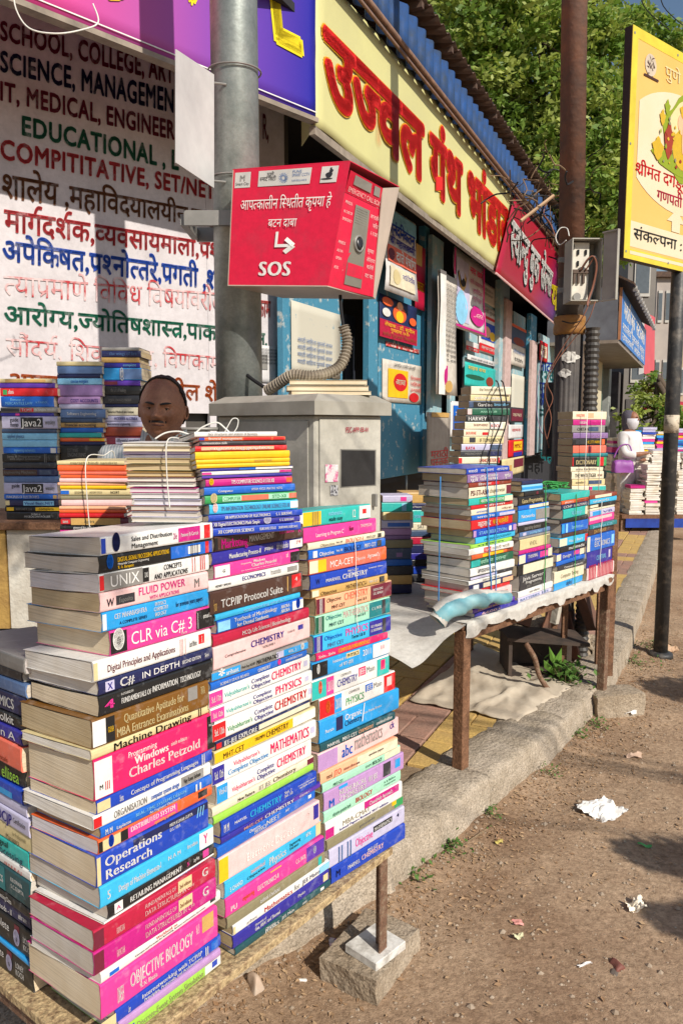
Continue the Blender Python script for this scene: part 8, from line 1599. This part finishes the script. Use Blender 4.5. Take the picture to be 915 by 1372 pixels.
for c_, b in bb.items():
    n = len(V); V += b.V; F += [tuple(i + n for i in f) for f in b.F]; mi += [len(ms)] * len(b.F); ms.append(cover_mat(c_) if c_ != 'white' else page_mat('white'))
tag(mesh('book_piles', V, F, ms, None, False, mi), 'dense piles of white-edged books on the far low table', 'books', kind='stuff')

for k, (x0, x1) in enumerate(((858, 866), (884, 892))):
    wire('wire', [at(x0, -30, 9), at((x0 + x1) / 2, 8, 9.5), at(x1 + 30, 40, 10)], .006, M_bk, ('left', 'right')[k] + ' overhead line in the sky above the yellow board', 'wire', 'overhead lines')
# ================================================================ PEOPLE
def skin(name, verts, edges, radii, m, parent, sub=2, root=0):
    me = bpy.data.meshes.new(name); me.from_pydata([tuple(v) for v in verts], edges, []); o = bpy.data.objects.new(name, me); COL.objects.link(o)
    o.modifiers.new('k', 'SKIN'); lay = me.skin_vertices[0] if me.skin_vertices else None
    if lay is None:
        me.attributes  # pragma
    for i, r in enumerate(radii): me.skin_vertices[0].data[i].radius = r if isinstance(r, tuple) else (r, r)
    me.skin_vertices[0].data[root].use_root = True
    o.modifiers['k'].use_smooth_shade = True; s = o.modifiers.new('s', 'SUBSURF'); s.levels = sub; s.render_levels = sub
    bpy.context.view_layer.update(); dg = bpy.context.evaluated_depsgraph_get(); nm = bpy.data.meshes.new_from_object(o.evaluated_get(dg)); nm.name = name
    bpy.data.objects.remove(o); nm.materials.clear(); nm.materials.append(m); nm.polygons.foreach_set('use_smooth', [True] * len(nm.polygons))
    return link(bpy.data.objects.new(name, nm), parent)
M_skin = mat('brown_skin', (.33, .15, .085), rough=.5, color2=(.22, .095, .055), scale=16, thr=(.36, .58), bump=.35, bscale=120, speck=.1, spec=.35)
M_hair = mat('black_hair', (.018, .014, .013), rough=.6, bump=.8, bscale=200)
M_shirt = bpy.data.materials.new('striped_shirt'); M_shirt.use_nodes = True; N = M_shirt.node_tree.nodes; Lk = M_shirt.node_tree.links
tc = N.new('ShaderNodeTexCoord'); wv = N.new('ShaderNodeTexWave'); wv.inputs['Scale'].default_value = 32; wv.inputs['Distortion'].default_value = .6; Lk.new(tc.outputs['Object'], wv.inputs[0]); cr = N.new('ShaderNodeValToRGB'); Lk.new(wv.outputs[0], cr.inputs[0])
cr.color_ramp.elements[0].color = (.36, .42, .42, 1); cr.color_ramp.elements[1].color = (.62, .63, .60, 1); Lk.new(cr.outputs[0], N['Principled BSDF'].inputs['Base Color']); N['Principled BSDF'].inputs['Roughness'].default_value = .85
def body(root, H, m, turn=0, arms=None):
    # joints (m) for standing height H, facing -Y
    k = H / 1.68; v = lambda x, y, z: Vector((x * k, y * k, z * k))
    V = [v(0, 0, .95), v(0, .0, 1.10), v(0, -.01, 1.25), v(0, .0, 1.39), v(0, -.005, 1.47), v(0, -.02, 1.53)]; R_ = [(.155, .115), (.145, .105), (.165, .115), (.12, .085), (.056, .056), (.055, .058)]; E = [(0, 1), (1, 2), (2, 3), (3, 4), (4, 5)]
    fing = []
    for s in (-1, 1):
        b0 = len(V); pts = (arms or {}).get(s) or [(s * .17, 0, 1.375), (s * .22, .02, 1.22), (s * .245, .03, 1.08), (s * .25, -.04, .95), (s * .25, -.10, .84), (s * .25, -.125, .78)]
        V += [v(*p) for p in pts]; R_ += [.062, .052, .042, .038, .026, (.036, .018)]; E += [(3, b0)] + [(b0 + i, b0 + i + 1) for i in range(5)]
        palm = Vector(pts[5]); d = (Vector(pts[5]) - Vector(pts[4])).normalized(); sx = Vector((1, 0, 0)); sx = (sx - d * sx.dot(d)).normalized()
        for f in range(4):
            o = palm + sx * (f - 1.5) * .019 + d * .025; ln = (.062, .072, .066, .052)[f]; cu = Vector((0, .35, -.1)); i0 = len(V)
            V += [v(*o), v(*(o + d * ln * .55)), v(*(o + d * ln * .8 + cu * ln * .5))]; R_ += [.0095, .0085, .0070]; E += [(b0 + 5, i0), (i0, i0 + 1), (i0 + 1, i0 + 2)]
        i0 = len(V); o = palm - sx * s * .034 - d * .01; V += [v(*o), v(*(o - sx * s * .018 + d * .035))]; R_ += [.011, .009]; E += [(b0 + 5, i0), (i0, i0 + 1)]
    for s in (-1, 1):
        b0 = len(V); V += [v(s * .095, 0, .86), v(s * .10, -.01, .50), v(s * .10, .02, .10), v(s * .10, -.10, .045)]; R_ += [.088, .058, .042, (.042, .032)]; E += [(0, b0), (b0, b0 + 1), (b0 + 1, b0 + 2), (b0 + 2, b0 + 3)]
    return skin('body', V, E, R_, m, root)
def garment_top(root, H, m, arms=None, grow=.018, name='shirt', hem=.86):
    k = H / 1.68; v = lambda x, y, z: Vector((x * k, y * k, z * k))
    V = [v(0, 0, hem), v(0, 0, 1.0), v(0, .0, 1.10), v(0, -.01, 1.25), v(0, .0, 1.385), v(0, .0, 1.435)]; R_ = [(.19, .15), (.185, .14), (.175, .135), (.19, .14), (.13, .10), (.075, .07)]; E = [(i, i + 1) for i in range(5)]
    for s in (-1, 1):
        b0 = len(V); pts = (arms or {}).get(s) or [(s * .17, 0, 1.375), (s * .22, .02, 1.22), (s * .245, .03, 1.08), (s * .25, -.02, .98)]
        V += [v(*p) for p in pts[:4]]; R_ += [.085, .076, .068, .062]; E += [(4, b0)] + [(b0 + i, b0 + i + 1) for i in range(3)]
    return skin(name, V, E, R_, m, root)
def head(root, loc, size, rot, m, hair=True, scarf=None, brow=True, stub=True):
    """size = head height; a sculpted ellipsoid facing -Y"""
    def G(x, c, w): return math.exp(-((x - c) / w) ** 2)
    nu, nv = 96, 72; V = []; F = []; S = size / 2.0
    def surf(th, ph):                                   # th around, 0 = front (-Y); ph from -90 (chin) to 90
        x, y, z = math.sin(th) * math.cos(ph), -math.cos(th) * math.cos(ph), math.sin(ph)
        w = .70; d = .86
        jaw = max(0, -z); w *= 1 - .16 * jaw ** 2.2 ; 
        X = math.copysign(abs(x) ** .93, x) * w; Y = y * d; Z = z * 1.0
        fr = max(0, math.cos(th)) ** .5 if math.cos(th) > 0 else 0
        if z < 0: Y += .10 * jaw * (1 if Y < 0 else 0) * 0
        if z < -.15 and Y > 0: Y *= 1 - .45 * min(1, (-.15 - z) / .6)        # nape
        if fr > 0:
            ax = abs(X)
            Y += .085 * G(Z, .02, .12) * (G(ax, .27, .15))                       # eye socket in
            Y -= .075 * G(Z, .19, .07) * G(ax, .22, .20)                       # brow ridge
            Y -= .25 * G(X, 0, .11) * G(Z, -.19, .085) + .15 * G(X, 0, .07) * G(Z, -.02, .17)      # nose tip and bridge
            Y -= .075 * G(ax, .105, .055) * G(Z, -.235, .055)                   # nostrils
            Y += .03 * G(X, 0, .3) * G(Z, -.34, .04)
            Y -= .075 * G(X, 0, .20) * G(Z, -.43, .06)                         # upper lip
            Y += .045 * G(X, 0, .22) * G(Z, -.475, .016)                        # mouth line
            Y -= .070 * G(X, 0, .16) * G(Z, -.53, .05)                         # lower lip
            Y += .035 * G(X, 0, .2) * G(Z, -.62, .05)
            Y -= .085 * G(X, 0, .20) * G(Z, -.78, .12)                         # chin
            Y -= .045 * G(ax, .38, .13) * G(Z, -.16, .14)                       # cheekbones
            Y += .05 * G(ax - .12 * (-.2 - Z), .22, .035) * G(Z, -.34, .13) + .03 * G(ax, .24, .1) * G(Z, -.12, .035)                      # cheek hollow / fold
        return Vector((X, Y, Z))
    for j in range(nv + 1):
        ph = -math.pi / 2 + math.pi * j / nv
        for i in range(nu):
            t = 2 * math.pi * i / nu; t = t - .35 * math.sin(t) ; V.append(surf(t, ph) * S)
    for j in range(nv):
        for i in range(nu): F.append((j * nu + i, j * nu + (i + 1) % nu, (j + 1) * nu + (i + 1) % nu, (j + 1) * nu + i))
    M = Matrix.Translation(loc) @ rot
    h = mesh('head', V, F, m, root, True); h.matrix_local = M
    # neck joins head to body
    for s in (-1, 1):                                   # ears
        b = B(); V2 = []; F2 = []; n1, n2 = 14, 8
        for a in range(n1):
            A = 2 * math.pi * a / n1; rz, ry = .19 * (1.1 if math.sin(A) > 0 else .9), .105
            for c in range(n2):
                Cc = 2 * math.pi * c / n2; r = 1 + .22 * math.cos(Cc); V2.append(Vector((s * (.70 + .05 * math.cos(A) * .8 + .035 * math.sin(Cc) + .03), .05 + ry * math.cos(A) * r, -.10 + rz * math.sin(A) * r)) * S)
        for a in range(n1):
            for c in range(n2): F2.append((a * n2 + c, a * n2 + (c + 1) % n2, ((a + 1) % n1) * n2 + (c + 1) % n2, ((a + 1) % n1) * n2 + c))
        k = len(V2); V2.append(Vector((s * .70, .05, -.10)) * S)
        for a in range(n1): F2.append((a * n2 + 4, ((a + 1) % n1) * n2 + 4, k))
        o = mesh('ear', V2, F2, m, root, True); o.matrix_local = M
        # eye: ball, iris and lids
        ex, ez = s * .245, .015; ey = surf(math.asin(min(.99, .245 / .72)) * s, .015).y + .045
        b = B(); b.lathe([(.001, -.095), (.06, -.075), (.095, 0), (.06, .075), (.001, .095)], n=14)
        b.V = [Vector((v.x + ex, v.z * .8 + ey + .02, v.y * .55 + ez)) * S for v in b.V]
        o = b.build('eye', mat('eye_white', (.34, .28, .25), rough=.25), root, True); o.matrix_local = M
        b = B(); n = 12; b.add([Vector((ex - s * .01 + .055 * math.cos(2 * math.pi * q / n), ey - .062, ez + .040 * math.sin(2 * math.pi * q / n))) * S for q in range(n)], [tuple(range(n))])
        o = b.build('iris', mat('dark_iris', (.02, .012, .01), rough=.2), root); o.matrix_local = M
        for (dz, hh, nm) in ((.055, .030, 'upper_eyelid'), (-.050, .018, 'lower_eyelid')):
            P = [Vector((ex + u * .125, ey - .050 + .05 * u * u - .006, ez + dz * (1 - u * u * .9))) * S for u in (-1, -.6, -.2, .2, .6, 1)]
            o = B().tube(P, [hh * S * q for q in (.4, .9, 1, 1, .9, .4)], 8).build(nm, m, root, True); o.matrix_local = M
        P = [Vector((ex + u * .125, ey - .072 + .05 * u * u, ez + .034 * (1 - u * u * .8))) * S for u in (-1, -.6, -.2, .2, .6, 1)]
        o = B().tube(P, [.011 * S * q for q in (.4, .9, 1, 1, .9, .4)], 6).build('eyelashes', M_hair, root, True); o.matrix_local = M
        if brow:
            P = [Vector((s * u, surf(math.asin(min(.99, u / .70)) * s, .16).y - .002, .145 + .05 * math.sin((u - .08) * 6))) * S for u in (.09, .17, .25, .33, .40)]
            o = B().tube(P, [q * S for q in (.026, .044, .042, .032, .012)], 6).build('eyebrow', M_hair, root, True); o.matrix_local = M
    # lips
    P = [Vector((u, surf(math.asin(max(-.99, min(.99, u / .60))), -.475).y - .004, -.475 - .010 * abs(u) * 4)) * S for u in (-.20, -.12, -.04, .04, .12, .20)]
    o = B().tube(P, [q * S for q in (.008, .020, .024, .024, .020, .008)], 6).build('mouth', mat('lips', (.085, .03, .028), rough=.5), root, True); o.matrix_local = M
    if stub:
        Vh = []; Fh = []; n1, n2 = 18, 3
        for j in range(n2 + 1):
            for i in range(n1 + 1):
                u = -.27 + .54 * i / n1; z = -.33 - .022 * j - .05 * abs(u) ** 1.5 * 3
                Vh.append((Vector((u, surf(math.asin(max(-.99, min(.99, u / .64))), z).y - .022, z))) * S)
        for j in range(n2):
            for i in range(n1): a = j * (n1 + 1) + i; Fh.append((a, a + 1, a + n1 + 2, a + n1 + 1))
        o = mesh('moustache', Vh, Fh, mat('thin_moustache', (.03, .02, .018), rough=.8), root, True); o.matrix_local = M
    if hair:
        Vh = []; Fh = []; idx = {}
        for j in range(nv + 1):
            for i in range(nu):
                v = V[j * nu + i] / S; q = v.normalized()
                front = -v.y; line = .78 - .0 * abs(v.x)
                # hairline: recedes in front, sideburns at the sides, nape behind
                lim = -.22 + 1.13 * max(0, min(1, (front + .20) / .50)) if front > -.2 else -.45
                if abs(v.x) > .52 and front > -.25: lim = min(lim, -.05 + max(0, front + .1) * 1.5)
                if v.z > lim: idx[(j, i)] = len(Vh); Vh.append((v * 1.0 + q * (.060 + .022 * noise.noise(v * 9) + .01 * noise.noise(v * 30))) * S)
        for j in range(nv):
            for i in range(nu):
                k = [(j, i), (j, (i + 1) % nu), (j + 1, (i + 1) % nu), (j + 1, i)]
                if all(a in idx for a in k): Fh.append(tuple(idx[a] for a in k))
        o = mesh('hair', Vh, Fh, M_hair, root, True); o.matrix_local = M; md = o.modifiers.new('t', 'SOLIDIFY'); md.thickness = .05 * S; md.offset = -1
    return M
# the bookseller
YM = 2.66; pm = at(222, 590, YM); floor = .135
man = empty('person', Matrix.Translation((pm.x, YM, floor)) @ Matrix.Rotation(R(8), 4, 'Z'), 'balding bookseller in a pale striped shirt facing the camera behind the piles', 'person')
hm = at(223, 547, YM); hz = hm.z - floor; Hm = 1.66
k_ = 1.60
body(man, (hz - .035) / 1.53 * 1.68 , M_skin)
Hs = (hz - .035) / 1.53 * 1.68
garment_top(man, Hs, M_shirt)
b = B(); kk = Hs / 1.68
for s in (-1, 1):
    b.slab([(s * .005, -.105 * kk, 1.40 * kk), (s * .085, -.07 * kk, 1.42 * kk), (s * .075, -.02, 1.49 * kk), (s * .012, -.10 * kk, 1.45 * kk)], (0, -.004, .002))
b.build('collar', M_shirt, man)
V_ = [(0, 0, .90), (0, 0, .97)]; E_ = [(0, 1)]; Rr = [(.175, .135), (.17, .13)]
for s in (-1, 1): i0 = len(V_); V_ += [(s * .095, 0, .85), (s * .10, -.01, .5), (s * .10, .02, .12)]; E_ += [(0, i0), (i0, i0 + 1), (i0 + 1, i0 + 2)]; Rr += [.105, .08, .065]
skin('trousers', [Vector(v) * kk for v in V_], E_, Rr, mat('grey_trousers', (.08, .08, .09), rough=.85), man)
head(man, Vector((0.0, -.075, hz - .004)), .213, Matrix.Rotation(R(-6), 4, 'Z') @ Matrix.Rotation(R(2), 4, 'X') @ Matrix.Rotation(R(3), 4, 'Y'), M_skin)
# customer in white with a purple bag
YW = 10.9; pw = at(842, 600, YW)
wo = empty('person', Matrix.Translation((pw.x, YW, .14)) @ Matrix.Rotation(R(40), 4, 'Z'), 'woman in white with a covered head and a purple bag at the far book piles', 'person')
M_wc = mat('white_cotton', (.70, .68, .68), rough=.85); Hw = 1.60
arms = {-1: [(-.17, 0, 1.375), (-.22, -.02, 1.22), (-.23, -.06, 1.10), (-.12, -.20, 1.10), (-.04, -.26, 1.12), (.0, -.28, 1.12)], 1: [(.17, 0, 1.375), (.22, -.02, 1.22), (.23, -.06, 1.08), (.12, -.18, 1.02), (.02, -.24, 1.02), (-.03, -.26, 1.02)]}
body(wo, Hw, M_skin, arms=arms); garment_top(wo, Hw, M_wc, {-1: arms[-1][:4], 1: arms[1][:4]}, name='kurta', hem=.62)
head(wo, Vector((0, -.03, 1.55)), .205, Matrix.Identity(4), M_skin, hair=False, stub=False)
b = B(); b.lathe([(.08, -.17), (.095, -.08), (.10, .0), (.098, .05), (.075, .10), (.03, .122), (.001, .124)], (0, .02, 1.545), 20)
b.build('headscarf', mat('dark_scarf', (.10, .09, .12), rough=.8), wo, True)
b = B(); b.lathe([(.001, -.16), (.07, -.13), (.096, -.06), (.098, .015)], (0, -.025, 1.535), 20); b.build('face_scarf', mat('pale_scarf', (.62, .60, .64), rough=.8), wo, True)
V_ = [(0, 0, .70), (0, 0, .85)]; E_ = [(0, 1)]; Rr = [(.18, .14), (.17, .13)]
for s in (-1, 1): i0 = len(V_); V_ += [(s * .095, 0, .60), (s * .10, -.01, .4), (s * .10, .0, .10)]; E_ += [(0, i0), (i0, i0 + 1), (i0 + 1, i0 + 2)]; Rr += [.105, .08, .06]
skin('trousers', [Vector(v) for v in V_], E_, Rr, M_wc, wo)
bg = empty('handbag', Matrix.Translation((pw.x - .16, YW - .22, .14 + .80)), 'purple handbag held under the arm of the woman in white', 'bag')
me_ = lump('bag_body', .27, .12, .17, mat('purple_leather', (.30, .08, .36), rough=.5), bg, 3, .01, 10, 6, 6, .8)
B().tube(curve_pts([(-.13, 0, .2), (-.05, 0, .36), (.08, 0, .38), (.14, 0, .2)], 5), .010, 6).build('strap', mat('purple_leather'), bg, True)
# ================================================================ ADDED UNSEEN TREE BEHIND THE CAMERA (leaf clumps placed to cast shade)
def shade_pt(target, h):                                # point up-sun of a target at height h
    t = (h - target.z) / -trav.z; return target - trav * t
SH = [((-.62, 2.62, 1.62), .22, 190), ((-.72, 2.95, 1.40), .26, 600), ((-1.05, 3.0, 1.50), .26, 380), ((-1.32, 3.0, 1.35), .28, 420), ((-1.20, 3.0, 1.62), .20, 160), ((-.98, 3.1, 1.75), .20, 160), ((-.62, 1.5, 1.27), .13, 170)]
g1 = ground(868, 1145); g2 = ground(900, 1232); g3 = ground(890, 925)
SH2 = [((g1.x, g1.y, 0), .075, 500), ((g1.x + .10, g1.y - .02, 0), .10, 600), ((g1.x + .24, g1.y - .02, 0), .10, 500), ((g2.x, g2.y, 0), .06, 350), ((g2.x + .1, g2.y, 0), .06, 300), ((g3.x + .05, g3.y, 0), .16, 800), ((g3.x + .3, g3.y - .05, 0), .2, 900)]
rt = empty('street_or_shade_tree', (6.3, -1.2, 0), 'added unseen tree behind the viewpoint, leaf clumps set to shade seller and road', 'tree'); o0 = Vector((6.3, -1.2, 0)); tr = B(); V = []; F = []; rn = random.Random(44)
tr.tube(curve_pts([(0, 0, -.02), (.05, .1, 1.6), (-.1, .2, 3.2), (-.2, .3, 5.0)], 4), [.16 - .006 * i for i in range(13)], 10)
for (t, r, n), h in [(q, 4.4) for q in SH] + [(q, 1.9) for q in SH2]:
    c = shade_pt(Vector(t), h) - o0; a = Vector((-.1, .2, 3.0)); tr.tube(curve_pts([a, a.lerp(c, .5) + Vector((0, 0, .35)), c], 4), [.011 - .001 * i for i in range(9)], 5)
    for _ in range(n):
        d = Vector((rn.gauss(0, 1), rn.gauss(0, 1), rn.gauss(0, .6))).normalized() * r * rn.random() ** .5; p = c + d; l = rn.uniform(.04, .07) * (1 if h > 3 else .8); a_ = Vector((rn.gauss(0, 1), rn.gauss(0, 1), rn.gauss(0, .5))).normalized(); s_ = a_.cross(Vector((rn.gauss(0, .4), rn.gauss(0, .4), 1))).normalized() * l * .3
        k = len(V); V += [p, p + a_ * l * .5 + s_, p + a_ * l, p + a_ * l * .5 - s_]; F.append((k, k + 1, k + 2, k + 3))
tr.build('trunk', M_bark, rt, True); mesh('crown', V, F, M_l1, rt)
bpy.data.objects.remove(_to)
